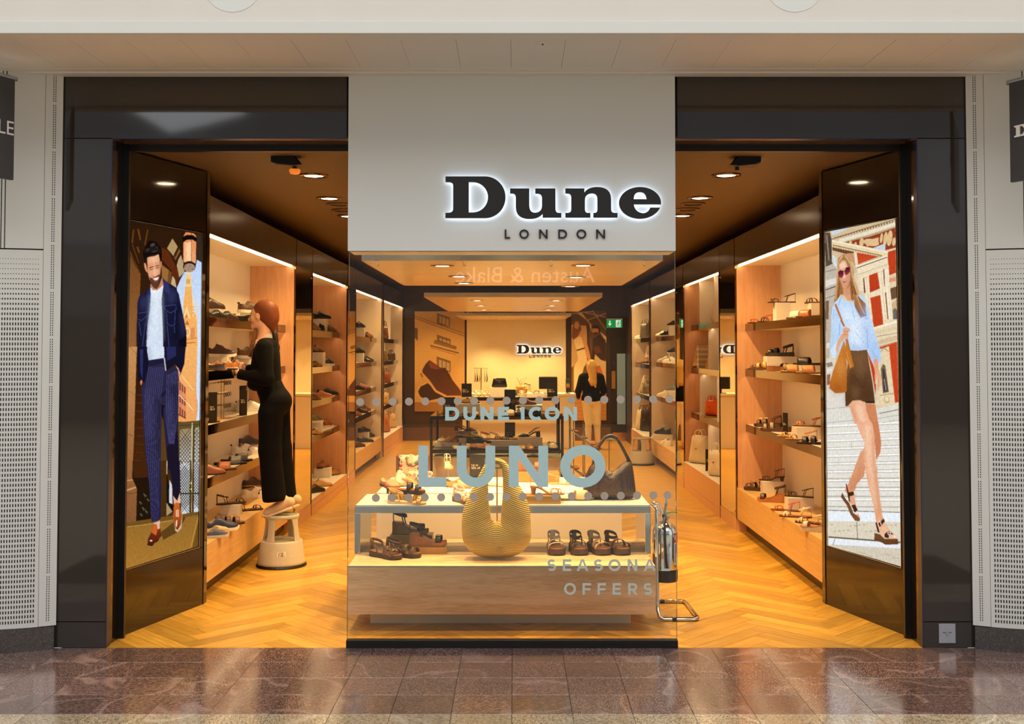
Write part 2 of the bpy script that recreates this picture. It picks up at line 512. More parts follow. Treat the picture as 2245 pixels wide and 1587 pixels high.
# mall soffit and fascia
so = thing('ceiling_soffit', 'white panelled soffit over the shopfront', 'soffit', kind='structure')
MB().box(-7, 7, -.90, .3, 3.512, 3.62).build('soffit_bed', mat('soffit_joint', (150, 140, 130), .8), so)
MB().box(-7, 7, -.93, -.84, 3.47, 3.512).build('soffit_edge', M_SOFFIT, so)
MB().box(-7, 7, -.10, .0, 3.478, 3.512).build('soffit_cove', M_SOFFIT, so, bevel=.008)
MB().box(-7, 7, -.10, -.17, 3.486, 3.512).build('soffit_cove', M_SOFFIT, so, bevel=.004)
pm = MB().box(-.1493, .1493, -.332, .332, 0, .022).mesh('soffit_panel'); pm.materials.append(M_SOFFIT)
for k in range(-14, 14):
    o = bpy.data.objects.new('soffit_panel', pm); COL.objects.link(o); o.parent = so
    o.location = (-.02 + .15 + .3 * k, -.505, 3.488 + (.0012 if k in (-4, -3, 5, 6) else 0))
MB().lathe([(.045, .0), (.05, .004), (.03, -.004), (.012, -.007), (.0005, -.007)], 24, (.155, -.72, 3.486)).build('access_rose', M_SOFFIT, so, smooth=True)
MB().ball((.155, -.72, 3.479), .006).build('rose_hole', M_BLACK, so)
fa = thing('wall_fascia', 'white bulkhead fascia above the soffit', 'fascia', kind='structure')
MB().box(-7, 7, -.955, -.9302, 3.47, 3.537).build('fascia_band', M_WHITE, fa, bevel=.003)
MB().box(-7, 7, -.9301, -.902, 3.513, 6.4).build('fascia_board', M_SOFFIT, fa)
for px in (510, 1742):
    p = at_y(px, -38, -.93)
    MB().cyl((p.x, -.93, p.z), (p.x, -.9325, p.z), .158, n=40).build('round_cover', M_WHITE, fa)

# far side of the mall, seen only in reflections
wo = thing('wall_opposite', 'grey shopfront across the mall walkway', 'wall', kind='structure')
MB().box(-16, 16, -20.3, -20, 0, 2.6).build('shop_glazing', mat('dim_shop_glazing', (120, 112, 104), .3), wo)
MB().box(-16, 16, -20.3, -19.9, 2.6, 4.4).build('shop_fascia', mat('grey_fascia', (150, 150, 150), .6), wo)
MB().box(-16, 16, -20.3, -20, 4.4, 7.0).build('plaster_wall', mat('grey_plaster', (196, 200, 206), .8, vary=.2, vscale=.8), wo)
MB().box(-16, 16, -20.6, -20.3, 7.0, 13.0).build('upper_gallery', mat('grey_concrete', (150, 153, 162), .8, vary=.25, vscale=.6), wo)
def mirrored(px, py):
    p = at_y(px, py, 0); k = 20.29 / DIST
    return (p.x * (1 + k), -20.29, p.z + (p.z - EYE) * k)
gl = [mirrored(*q) for q in ((262, 226), (560, 226), (530, 252), (450, 274), (372, 291))]  # glowing pane added, outlined so the lintel mirrors a bright skylight patch
MB().add(gl + [(a_, b_ - .1, c_) for a_, b_, c_ in gl], [[0, 1, 2, 3, 4], [9, 8, 7, 6, 5]] + [[i, i + 5, (i + 1) % 5 + 5, (i + 1) % 5] for i in range(5)]).build('added_skylight_pane', emitter('skylight_reflection_glow', (.92, .96, 1.0), 2.6), wo)
fc = bpy.data.curves.new('shop_name', 'FONT'); fc.body = 'Austen & Blake'; fc.size = .55; fc.extrude = .02; fc.align_x = 'CENTER'
fo = bpy.data.objects.new('shop_name', fc); COL.objects.link(fo)
me = bpy.data.meshes.new_from_object(fo); bpy.data.objects.remove(fo)
me.materials.append(emitter('lit_letters', (1, .95, .88), 2.2))
fo = bpy.data.objects.new('shop_name', me); COL.objects.link(fo); fo.parent = wo
fo.location = (.25, -19.86, 3.45); fo.rotation_euler = (math.pi / 2, 0, math.pi)

# ------------------------------------------------------------------ clad columns at both sides
M_GRAN = granite('dark_granite', (20, 18, 18), (48, 43, 41), (96, 82, 74), 9.0, rough=.45, streak=1.0)
M_HOLE = mat('dark_perforation', (48, 44, 46), .9)


def column(sx, label):
    cx, cy, R = sx * 3.244, .87, 1.0
    t = thing('column', label, 'column', (cx, cy, 0), kind='structure')
    a_edge = math.atan2(-cy, 2.79 - 3.244) # angle of facade edge seen from the centre, mirrored by sx
    def P(a, r, z): return (sx * -r * math.cos(a), r * math.sin(a), z)
    # angles measured so that a = -90 deg faces the walkway; edge towards the shop at about -60 deg
    a0 = -math.atan2(.87, .40); a1 = -math.radians(150)
    def arc(r0, r1, z0, z1, aa, ab, n=24):
        mb = MB(); rings = []
        for i in range(n + 1):
            a = aa + (ab - aa) * i / n
            rings.append([P(a, r0, z0), P(a, r1, z0), P(a, r1, z1), P(a, r0, z1)])
        return mb.loft(rings)
    arc(.90, .985, .0, 3.55, a0 + .06, a1).build('column_core', mat('dark_cavity', (30, 28, 30), .9), t)
    g = arc(.9, 1.012, 0, .135, a0 + .05, a1).build('granite_base', M_GRAN, t)
    # lower perforated panel and upper plain panels
    st = math.radians(2.1)
    arc(.985, 1.0, .138, 2.405, a0 - st - .002, a1).build('perforated_panel', M_WHITE, t)
    arc(.985, 1.002, 2.413, 3.505, a0 - st - .002, a0 - st - .215).build('plain_panel', M_WHITE, t)
    arc(.985, 1.002, 2.413, 3.505, a0 - st - .222, a0 - st - .236).build('cover_strip', M_WHITE, t)
    arc(.985, 1.002, 2.413, 3.505, a0 - st - .243, a1).build('plain_panel', M_WHITE, t)
    # slotted upright between column and shopfront
    arc(.96, 1.004, .14, 3.495, a0 + .062, a0 - st, 3).build('slotted_upright', M_WHITE, t)
    mb = MB(); n = 0
    for row in range(0, 232):
        if row % 20 == 19: continue
        z = .17 + row * .0143
        for a in (a0 + .018, a0 + .006):
            mb.add([P(a, 1.0046, z), P(a + .0042, 1.0046, z), P(a + .0042, 1.0046, z + .0095), P(a, 1.0046, z + .0095)], [[0, 1, 2, 3]])
    o = mb.build('upright_slots', M_HOLE, t); o['kind'] = 'stuff'
    mb = MB(); dz = .0302; da = .0152
    for row in range(73):
        z = .175 + row * dz; zt = 2.405 - z
        if zt < .02: break
        k = min(1.0, max(0.0, (zt - .03) / .42))
        w = .0018 + .0016 * min(1, k * 2); h = (.0018 + .0075 * max(0, (k - .25) / .75)) if k > .25 else .0012 + .0016 * k * 2
        w = min(w, .0030); h = max(h, w * .8)
        for c in range(26):
            a = a0 - st - .028 - da * c - (0 if row % 2 == 0 else 0)
            if a < a1: break
            r = 1.0006; aw = w
            mb.add([P(a + aw, r, z - h), P(a - aw, r, z - h), P(a - aw * 1.2, r, z), P(a - aw, r, z + h), P(a + aw, r, z + h), P(a + aw * 1.2, r, z)], [[0, 1, 2, 3, 4, 5]])
    o = mb.build('perforation_slots', M_HOLE, t); o['kind'] = 'stuff'
    return t


column(-1, 'white perforated metal column on dark granite base beside the man poster')
column(1, 'white perforated metal column on dark granite base beside the woman poster')

# ------------------------------------------------------------------ wall shelving
BAYS = {}


def bay(key, sx, y0, y1, shelves, base_z, to_floor, label, dividers=(), xf=2.22):
    side_m = M_SALMON if key[1] in '12' else mat('beige_side_laminate', (214, 196, 174), .45, vary=.02)
    t = thing('shelf_bay', label, 'shelving', (sx * xf, (y0 + y1) / 2, 0), group='wall shelving bays')
    ox, oy = sx * xf, (y0 + y1) / 2
    def bx(x0, x1, ya, yb, z0, z1): return MB().box(sx * x0 - ox, sx * x1 - ox, ya - oy, yb - oy, z0, z1)
    xb = xf + .45
    bx(xb, xb + .015, y0, y1, 0, 2.66).build('back_panel', M_CREAM, t)
    bx(xf, xb, y1 - .018, y1, 0, 2.645).build('side_panel', side_m, t)
    bx(xf, xb, y0, y0 + .018, 0, 2.645).build('side_panel', side_m, t)
    bx(xf + .02, xb, y0 + .018, y1 - .018, 2.645, 2.66).build('top_panel', M_CREAM, t)
    bx(xf - .01, xf + .02, y0 - .0, y1, 2.645, 2.925).build('header', M_HEADER, t, bevel=.003)
    for ya, yb in ((y0 - .0, y0 + .02), (y1 - .02, y1 + .0)):
        bx(xf - .012, xf + .004, ya, yb, 0.0 if to_floor else .12, 2.645).build('edge_stile', M_BRONZE, t)
    ym = (y0 + y1) / 2
    for ya, yb in ((y0 + .03, ym - .012), (ym + .012, y1 - .03)):
        bx(xf + .022, xf + .038, ya, yb, 2.634, 2.645).build('led_strip', M_LED, t)
    for z in shelves:
        s = bx(xf + .10, xb, y0 + .02, y1 - .02, z - .066, z).build('shelf', mat('pale_shelf_laminate', (222, 206, 184), .35, vary=.02), t)
        bx(xf + .088, xf + .10, y0 + .02, y1 - .02, z - .072, z).build('edge_trim', M_BRONZE, s)
        bx(xf + .104, xf + .114, y0 + .05, y1 - .05, z - .0672, z - .0662).build('led_strip', M_LED, s)
    if to_floor:
        bx(xf - .012, xf + .01, y0 + .02, y1 - .02, .09, base_z - .002).build('base_front', M_SALMON, t)
        bx(xf - .012, xf + .01, y0 + .02, y1 - .02, 0, .086).build('kick_board', M_SALMON, t)
        bx(xf - .012, xb, y0 + .018, y1 - .018, base_z - .002, base_z).build('base_top', M_CREAM, t)
    else:
        bx(xf - .005, xb, y0 + .02, y1 - .02, .125, base_z).build('base_drawer', M_OAK, t, bevel=.002)
        bx(xf + .09, xb, y0 + .02, y1 - .02, 0, .125).build('plinth', M_DARKWALL, t)
    for zi, ys in dividers:
        zs = [base_z] + sorted(shelves) + [2.645]
        za, zb = zs[zi], zs[zi + 1] - (.066 if zi < len(shelves) else 0)
        for yy in ys:
            bx(xf + (.17 if key == 'L4' else .06), xb, yy, yy + .016, za, zb).build('divider', M_CREAM, t)
    BAYS[key] = dict(y0=y0, y1=y1, sx=sx, sh=sorted(shelves), base=base_z, x=xf)
    return t


bay('L1', -1, 1.18, 4.34, (2.05, 1.64, 1.23, .83), .40, False, 'nearest shoe shelving bay past the man poster, four bronze-edged shelves')
bay('L2', -1, 5.24, 7.76, (2.03, 1.60, 1.21, .81), .17, True, 'second shoe shelving bay past the man poster, beyond the step stool')
bay('L3', -1, 8.50, 11.56, (2.0, 1.61, 1.19, .81), .36, False, 'third shoe shelving bay past the man poster')
bay('L4', -1, 11.75, 14.95, (2.0, 1.60, 1.19, .81), .30, True, 'furthest bay past the man poster, split by dividers for bags', dividers=((4, (12.7, 13.5, 14.3)), (3, (12.5, 13.6)), (2, (12.9, 13.9)), (1, (12.6, 13.5)), (0, (12.9, 13.9))))
bay('R1', 1, 1.20, 4.26, (2.06, 1.61, 1.06), .43, False, 'nearest sandal shelving bay past the woman poster, three bronze-edged shelves')
bay('R2', 1, 5.10, 7.60, (2.12, 1.57, .99), .35, True, 'second bay past the woman poster, split by dividers for handbags', dividers=((3, (5.75, 6.75)), (2, (6.15,)), (1, (5.62, 6.75)), (0, (6.2,))))
bay('R3', 1, 8.25, 11.1, (2.01, 1.60, 1.06), .37, False, 'third bay past the woman poster holding trainers')
bay('R4', 1, 11.2, 14.0, (2.01, 1.55, 1.0), .32, True, 'furthest bay past the woman poster, beside the staff door')


def mirror_pillar(sx, y0, y1, label):
    t = thing('mirror_pillar', label, 'mirror', (sx * 2.22, (y0 + y1) / 2, 0), group='mirror pillars between bays')
    h = (y1 - y0) / 2
    def bx(x0, x1, a, b, z0, z1): return MB().box(sx * (x0 - 2.22), sx * (x1 - 2.22), a, b, z0, z1)
    bx(2.225, 2.68, -h, h, 0, 2.645).build('carcass', M_DARKWALL, t)
    bx(2.212, 2.225, -h + .012, h - .012, .14, 2.64).build('mirror_pane', M_MIRROR, t)
    bx(2.208, 2.225, -h + .002, h - .002, 0, .135).build('kick_board', M_SALMON, t)
    bx(2.208, 2.24, -h + .002, h - .002, 2.645, 2.925).build('header', M_HEADER, t, bevel=.003)
    for ya in (-h + .03, h - .03):
        for z in (.19, 2.58):
            bx(2.206, 2.212, ya - .006, ya + .006, z - .006, z + .006).build('mirror_clip', M_CHROME, t)
    return t


mirror_pillar(-1, 4.36, 5.22, 'tall mirror pillar behind the step stool woman')
mirror_pillar(-1, 7.78, 8.48, 'narrow mirror pillar between second and third bays past man poster')
mirror_pillar(1, 4.28, 5.08, 'tall mirror pillar after the nearest sandal bay')
mirror_pillar(1, 7.62, 8.23, 'narrow mirror pillar between handbag and trainer bays')
tag(MB().box(2.22, 2.69, 14.0, 15.06, 0, 3.0).build('wall_corner', M_DARKWALL), 'dark wall return beside the staff door', 'wall', kind='structure')

# ------------------------------------------------------------------ splayed poster panels
def splay_panel(sx, label):
    a, b = Vector((sx * 2.485, .215, 0)), Vector((sx * 2.203, 1.15, 0))
    u = (b - a).normalized(); n = Vector((u.y, -u.x, 0)) * (1 if sx < 0 else -1)
    t = thing('poster_panel', label, 'wall panel', a, kind='structure')
    L = (b - a).length
    def bx(u0, u1, d0, d1, z0, z1):
        vs = [u * uu + n * dd + Vector((0, 0, z)) for z in (z0, z1) for dd in (d0, d1) for uu in (u0, u1)]
        return MB().add(vs, [[0, 2, 3, 1], [4, 5, 7, 6], [0, 1, 5, 4], [2, 6, 7, 3], [0, 4, 6, 2], [1, 3, 7, 5]])
    zt, zb = (2.638, .404) if sx < 0 else (2.656, .412); ua, ub = (.06, .904) if sx < 0 else (.092, .94)
    bx(0, L, -.06, 0, zt + .003, 3.075).build('upper_panel', M_PANEL, t)
    bx(0, L, -.06, 0, 0, zb - .003).build('lower_panel', M_PANEL, t)
    bx(0, ua, -.06, 0, zb, zt).build('side_strip', M_PANEL, t)
    bx(ub, L, -.06, 0, zb, zt).build('side_strip', M_PANEL, t)
    bx(ua, ub, -.06, -.02, zb, zt).build('backing', M_BLACK, t)
    MB().box(sx * 2.203 - a.x, sx * 2.24 - a.x, 1.13 - a.y, 1.2 - a.y, 0, 3.075).build('return_edge', M_PANEL, t)
    return t, a, u, n, L


PANEL_L = splay_panel(-1, 'dark glossy splayed panel around the man poster')
PANEL_R = splay_panel(1, 'dark glossy splayed panel around the woman poster')
# ------------------------------------------------------------------ lettering
def arcp(cx, cy, rx, ry, a0, a1, n=18):
    return [(cx + rx * math.cos(math.radians(a0 + (a1 - a0) * i / n)), cy + ry * math.sin(math.radians(a0 + (a1 - a0) * i / n))) for i in range(n + 1)]


def stroke(path, s):
    L, R = [], []
    n = len(path)
    for i in range(n):
        a, b = path[max(i - 1, 0)], path[min(i + 1, n - 1)]
        dx, dy = b[0] - a[0], b[1] - a[1]; d = math.hypot(dx, dy) or 1
        nx, ny = -dy / d * s / 2, dx / d * s / 2
        L.append((path[i][0] + nx, path[i][1] + ny)); R.append((path[i][0] - nx, path[i][1] - ny))
    return [L + R[::-1]]


def rc(x0, y0, x1, y1): return [[(x0, y0), (x1, y0), (x1, y1), (x0, y1)]]


def sans(ch, w, s):
    """contour sets of a geometric sans capital, height 1, width w, stroke s"""
    if ch == 'L': return [rc(0, 0, s, 1), rc(s, 0, w, s)]
    if ch == 'I': return [rc(0, 0, w, 1)]
    if ch == 'E': return [rc(0, 0, s, 1), rc(s, 0, w, s), rc(s, 1 - s, w, 1), rc(s, .5 - s * .46, w * .93, .5 + s * .46)]
    if ch == 'F': return [rc(0, 0, s, 1), rc(s, 1 - s, w, 1), rc(s, .47 - s * .46, w * .93, .47 + s * .46)]
    if ch == 'N':
        return [rc(0, 0, s, 1), rc(w - s, 0, w, 1), [[(s * .0, 1), (s * 1.05, 1), (w - s * .0, 0), (w - s * 1.05, 0)]]]
    if ch == 'O':
        return [[arcp(w / 2, .5, w / 2, .515, 0, 352, 44), arcp(w / 2, .5, w / 2 - s * 1.05, .515 - s, 0, 352, 44)]]
    if ch == 'D':
        o = [(0, 0)] + arcp(w - .5, .5, .5, .5, -90, 90, 24) + [(0, 1)]
        i = [(s, s)] + arcp(w - .5, .5, .5 - s, .5 - s, -90, 90, 24) + [(s, 1 - s)]
        return [[o, i]]
    if ch == 'U':
        r = w / 2
        return [[[(0, 1)] + arcp(r, r * .95, r, r * .97, 180, 360, 24) + [(w, 1), (w - s, 1)] + arcp(r, r * .95, r - s, r * .97 - s, 360, 180, 24) + [(s, 1)]]]
    if ch == 'C':
        return [stroke(arcp(w * .56, .5, w * .56 - s / 2, .515 - s / 2, 48, 312, 30), s)]
    if ch == 'S':
        r = .5 * (1 - s) / 1.0 / 2 + .01
        rx = (w - s) / 2
        top = arcp(w / 2, 1 - s / 2 - r, rx * .94, r, 35, 270, 20)
        bot = arcp(w / 2, s / 2 + r, rx, r, 90, -145, 20)
        return [stroke(top + bot[1:], s)]
    if ch == 'A':
        k = s * .56
        return [[[(0, 0), (w / 2 - k, 1), (w / 2 + k, 1), (w, 0), (w - s * 1.08, 0), (w / 2, 1 - s * .85), (s * 1.08, 0)]], rc(w * .22, .22, w * .78, .22 + s * .88)]
    if ch == 'R':
        o = [(0, .33)] + arcp(w - .36, .665, .335, .335, -90, 90, 16) + [(0, 1)]
        i = [(s, .33 + s)] + arcp(w - .36, .665, .335 - s, .335 - s, -90, 90, 16) + [(s, 1 - s)]
        return [rc(0, 0, s, 1), [o, i], [[(w * .42, .36), (w * .70, .36), (w, 0), (w - s * 1.2, 0)]]]
    return []


def sans_on_plane(text, boxes, y_top, y_bot, y, depth, s_px, name, m, parent, org=(0, 0, 0), proud=None):
    for ch, (x0, x1) in zip(text, boxes):
        a, b = at_y(x0, y_bot, y), at_y(x1, y_top, y)
        h = b.z - a.z; w = (b.x - a.x) / h
        s = s_px / (y_bot - y_top)
        mb = MB().prism(sans(ch, w, s), 0, depth, lambda p, q, d: (a.x + p * h - org[0], y - d - org[1], a.z + q * h - org[2]))
        mb.build(name, m, parent)


def zc(pts, ox, oy, k): return [(ox + x / k, oy + y / k) for x, y in pts]


def bez(p0, p1, p2, n=6):
    return [((1 - t) ** 2 * p0[0] + 2 * t * (1 - t) * p1[0] + t * t * p2[0], (1 - t) ** 2 * p0[1] + 2 * t * (1 - t) * p1[1] + t * t * p2[1]) for t in [i / n for i in range(n + 1)]]


# slab-serif name, drawn in the proportions of the sign
G_D = [[(723, 1092)] + [(965, 1092)] + arcp(965, 1219.5, 125, 127.5, -90, 90, 26) + [(723, 1347), (723, 1315)] + bez((740, 1315), (770, 1315), (770, 1290)) + bez((770, 1150), (770, 1126), (740, 1126)) + [(723, 1126)],
       [(865, 1126)] + arcp(890, 1219.5, 93, 93.5, -90, 90, 22) + [(865, 1313)]]
G_U = [[(1118, 1166), (1235, 1166)] + bez((1235, 1270), (1236, 1315), (1270, 1315)) + bez((1272, 1315), (1312, 1312), (1313, 1270)) + bez((1313, 1225), (1313, 1197), (1285, 1197)) + [(1272, 1196), (1272, 1166), (1395, 1166)] + bez((1395, 1292), (1396, 1315), (1415, 1316)) + [(1431, 1316), (1431, 1344), (1317, 1344), (1317, 1322)] + bez((1317, 1322), (1290, 1352), (1238, 1352)) + bez((1238, 1352), (1153, 1352), (1153, 1280)) + bez((1153, 1222), (1153, 1197), (1132, 1196)) + [(1118, 1196)]]
G_N = [[(1456, 1166), (1572, 1166), (1572, 1190)] + bez((1572, 1190), (1595, 1157), (1650, 1157)) + bez((1650, 1157), (1735, 1157), (1735, 1232)) + bez((1735, 1292), (1735, 1316), (1757, 1316)) + [(1774, 1316), (1774, 1344), (1627, 1344), (1627, 1316)] + bez((1633, 1316), (1652, 1316), (1652, 1292)) + bez((1652, 1230), (1652, 1195), (1618, 1195)) + bez((1618, 1195), (1575, 1198), (1575, 1240)) + bez((1575, 1292), (1575, 1316), (1594, 1316)) + [(1608, 1316), (1608, 1344), (1456, 1344), (1456, 1316)] + bez((1468, 1316), (1492, 1316), (1492, 1292)) + bez((1492, 1220), (1492, 1196), (1468, 1196)) + [(1456, 1195)]]
G_E = [[(2040, 1263)] + arcp(1912, 1254, 128, 97, 5, -342, 44)[0:1] + arcp(1912, 1254, 128, 97, 0, -342, 44)[::1] + [(1975, 1283)] + bez((1975, 1283), (1960, 1318), (1928, 1318)) + bez((1928, 1318), (1880, 1312), (1873, 1263)),
       [(1873, 1232)] + bez((1873, 1232), (1874, 1188), (1912, 1187)) + bez((1912, 1187), (1950, 1188), (1953, 1232))]


def slab_name(parent, org, y, fx, fz, scale, depth, m, glow):
    """Dune in slab serifs; fx, fz: world of glyph x=723, y=1347 (zoom units); scale: metres per unit"""
    for G in (G_D, G_U, G_N, G_E):
        fn = lambda p, q, d: (fx + (p - 723) * scale - org[0], y - d - org[1], fz - (q - 1347) * scale - org[2])
        o = MB().prism([G], depth[0], depth[1], fn).build('letter', m, parent)
        cxm = sum(p[0] for p in G[0]) / len(G[0]); cym = sum(p[1] for p in G[0]) / len(G[0])
        G2 = G
        MB().prism([G2], depth[0] - .0035, depth[0] - .0005, fn).build('halo_light', glow, o)


# ------------------------------------------------------------------ sign box over the entrance
sg = thing('shop_sign', 'white square sign box with black halo-lit shop name over the window', 'sign', (-.017, 0, 2.403))
ORG = (-.017, 0, 2.403)
SY = -.03
MB().box(-1.0, 1.0, SY, .26, 0, 1.083).build('sign_box', M_SIGN, sg, bevel=.003)
MB().box(-1.004, 1.004, SY - .004, .25, 1.083, 1.09).build('top_flashing', M_WHITE, sg)
a = at_y(720 + 723 / 2.80625, 1347 / 2.80625, SY); b = at_y(720 + 2040 / 2.80625, 1347 / 2.80625, SY)
M_LETTER = mat('black_letter', (20, 18, 17), .4)
slab_name(sg, ORG, SY, a.x, a.z, (b.x - a.x) / (2040 - 723), (.026, .052), M_LETTER, emitter('halo_led', (.72, .84, 1.0), 4.0))
sans_on_plane('LONDON', [(1106.7, 1118), (1138.7, 1159.3), (1182, 1200.3), (1224, 1242.8), (1263.8, 1285), (1307, 1326)], 503.6, 523.2, SY, .012, 3.3, 'letter', M_LETTER, sg, ORG)

# unseen spots added behind the sign box to brighten the window plinth
for sxp in (-.62, 0.0, .62):
    MB().cyl((sxp, .40, .10), (sxp, .40, .22), .035, n=16).build('added_spot_can', M_BLACK, sg)
    MB().cyl((sxp, .40, .098), (sxp, .40, .0995), .03, n=16).build('added_spot_lens', M_LAMP, sg)
    MB().box(sxp - .012, sxp + .012, .26, .40, .2, .215).build('added_spot_arm', M_BLACK, sg)
    l_ = bpy.data.lights.new('added_spot', 'SPOT'); l_.energy = 55; l_.color = WARM2; l_.spot_size = math.radians(84); l_.spot_blend = .5; l_.shadow_soft_size = .04
    o = bpy.data.objects.new('added_spot', l_); COL.objects.link(o); o.parent = sg; o.location = (sxp, .40, .09); o.rotation_euler = (math.radians(18), 0, 0)

# ------------------------------------------------------------------ shop window under the sign
wn = thing('window_1', 'frameless glass shop window under the sign', 'window', (-.015, 0, 0), kind='structure')
GY = .012
MB().box(-.998, .998, GY, GY + .012, .045, 2.403).build('pane', M_GLASS, wn)
for sx in (-1, 1):
    MB().box(sx * .9985, sx * 1.0005, GY - .001, GY + .013, .045, 2.403).build('glass_edge', mat('green_glass_edge', (96, 104, 84), .15, metal=.3), wn)
MB().box(-1.003, 1.003, -.01, .045, 0, .046).build('base_rail', M_BLACK, wn, bevel=.002)
VY = GY - .001
M_BLUE = mat('pale_blue_vinyl', (176, 204, 206), .55, vary=.05, vscale=40)
M_GREYV = mat('pale_grey_vinyl', (190, 194, 184), .55, vary=.06, vscale=40)
M_DOT = mat('taupe_vinyl_dot', (176, 160, 146), .6, vary=.03)
VO = (-.015, 0, 0)
sans_on_plane('LUNO', [(917, 979), (1001.4, 1085.7), (1115.6, 1201.7), (1228, 1327.4)], 976.8, 1067.5, VY, .0006, 21.5, 'vinyl_letter', M_BLUE, wn, VO)
sans_on_plane('DUNEICON', [(976, 1007), (1015.7, 1043.7), (1053.3, 1082), (1091.6, 1116), (1142, 1150), (1159, 1189), (1194, 1227), (1236.5, 1265)], 891.7, 922, VY, .0006, 8.3, 'vinyl_letter', M_BLUE, wn, VO)
sans_on_plane('SEASONAL', [(1200, 1219), (1233.8, 1252.5), (1264, 1290), (1302, 1321.6), (1334, 1360.6), (1376, 1397), (1411, 1437.4), (1450, 1468.7)], 1226, 1251.6, VY, .0006, 5.2, 'vinyl_letter', M_GREYV, wn, VO)
sans_on_plane('OFFERS', [(1236.4, 1263), (1277, 1296), (1310, 1328.6), (1343, 1361), (1377, 1397.7), (1411, 1430)], 1278, 1303.4, VY, .0006, 5.2, 'vinyl_letter', M_GREYV, wn, VO)
dm = MB().cyl((0, 0, 0), (0, -.0006, 0), .0243, n=32).mesh('vinyl_dot'); dm.materials.append(M_DOT)
for k in range(20):
    p = at_y(789.5 + 35.69 * k, 881.2 - .34 * k, VY)
    o = bpy.data.objects.new('vinyl_dot', dm); COL.objects.link(o); o.parent = wn; o.location = (p.x - VO[0], p.y, p.z)
for k in range(19):
    p = at_y(824 + 35.8 * k if k < 18 else 1463.4, 1091.5 - .33 * k, VY)
    o = bpy.data.objects.new('vinyl_dot', dm); COL.objects.link(o); o.parent = wn; o.location = (p.x - VO[0], p.y, p.z)

# ------------------------------------------------------------------ ceiling rafts with spots
M_RAFT = wood('pale_oak_raft', (226, 196, 150), (236, 210, 168), .8, 0, .22)
M_RAFTE = mat('raft_edge', (196, 196, 188), .45)


def ring_lamp(parent, x, y, z, r, lit=True, name='spot'):
    mb = MB().lathe([(r * .62, -.001), (r * .62, -.006), (r, -.004), (r, 0), (r * .62, 0)], 24, (x, y, z))
    o = mb.build(name, M_BRONZE if lit else M_SOFFIT, parent, smooth=False)
    m = MB().cyl((x, y, z - .0015), (x, y, z - .003), r * .56, n=20).build('lens', M_LAMP if lit else M_BLACK, o)
    return o


SPOTS = []


def spot(parent, x, y, z, power, ang=110, col=WARM, blend=.6):
    l = bpy.data.lights.new('spot_light', 'SPOT'); l.energy = power; l.color = col; l.spot_size = math.radians(ang); l.spot_blend = blend; l.shadow_soft_size = .05
    o = bpy.data.objects.new('spot_light', l); COL.objects.link(o)
    o.location = (x, y, z - .02)
    if parent is not None: o.parent = parent
    return o


def raft(y0, y1, label, lamps, power, x0=-1.02, x1=.99, edge=None):
    t = thing('ceiling_raft', label, 'ceiling panel', ((x0 + x1) / 2, (y0 + y1) / 2, 2.40), group='suspended ceiling rafts')
    ox, oy = (x0 + x1) / 2, (y0 + y1) / 2
    hx, hy = (x1 - x0) / 2, (y1 - y0) / 2
    MB().box(-hx, hx, -hy, hy, .002, .045).build('raft_body', M_RAFTE, t)
    n = max(2, round((y1 - y0) / 1.45))
    for i in range(n):
        a = -hy + 2 * hy * i / n; b = -hy + 2 * hy * (i + 1) / n
        MB().box(-hx, hx, a + .0015, b - .0015, -.006, .002).build('raft_panel', M_RAFT, t)
    for sx2 in (-.8, .8):
        for sy in (-.8, .8):
            MB().cyl((sx2 * hx, sy * hy, .045), (sx2 * hx, sy * hy, .70), .004, n=6).build('hanger_rod', M_BLACK, t)
    for (x, y) in lamps:
        ring_lamp(t, x - ox, y - oy, -.006, .085)
        spot(t, x - ox, y - oy, -.01, power)
    return t


def zpt(px, py, z=2.394): v = at_z(px, py, z); return (v.x, v.y)


raft(.60, 3.40, 'pale wood ceiling raft nearest the shop window', [zpt(970, 582), zpt(1278, 581), zpt(1263, 607), (-.45, 2.1), zpt(1250, 627), (-.45, 3.0)], 105)
raft(5.6, 10.2, 'pale wood ceiling raft over the black display tables', [(-.45, 6.4), (.5, 6.4), (-.45, 7.9), (.5, 7.9), (-.45, 9.4), (.5, 9.4)], 115)
raft(12.3, 14.97, 'pale wood ceiling raft above the cash desk', [(-.4, 13.3), (.5, 13.3), (-.4, 14.3), (.5, 14.3)], 120)
# hanging hooks at the front edge of the first raft
for i, (px, lb) in enumerate(((826, 'small steel ceiling hook above the wedge sandals'), (1015, 'small steel ceiling hook above the straw bag handle'), (1206, 'small steel ceiling hook above the letter N of the window text'), (1411, 'small steel ceiling hook above the fire extinguisher'))):
    p = at_z(px, 570, 2.394)
    t = thing('ceiling_hook', lb, 'hook', (p.x, p.y, 2.394), group='ceiling hooks under the front raft')
    MB().box(-.013, .013, -.01, .01, -.006, 0).build('plate', M_CHROME, t)
    MB().tube([(0, 0, -.005), (0, 0, -.03)] + [(.008 - .008 * math.cos(math.radians(q)), 0, -.03 - .009 * math.sin(math.radians(q))) for q in range(0, 220, 25)], .0018, 6).build('hook', M_CHROME, t)

# downlights in the dark ceiling
def downlight(x, y, label, lit=True, power=140):
    t = thing('downlight', label, 'downlight', (x, y, 3.09), group='recessed ceiling downlights')
    MB().lathe([(.075, -.001), (.078, -.012), (.108, -.008), (.11, 0), (.075, 0)], 28).build('trim_ring', M_BRONZE if lit else mat('dark_bronze_ring', (86, 58, 32), .3, metal=.5), t, smooth=False)
    MB().cyl((0, 0, -.002), (0, 0, -.005), .07, n=24).build('lamp', M_LAMP if lit else M_BLACK, t)
    if lit: spot(t, 0, 0, -.012, power, 125)
    return t


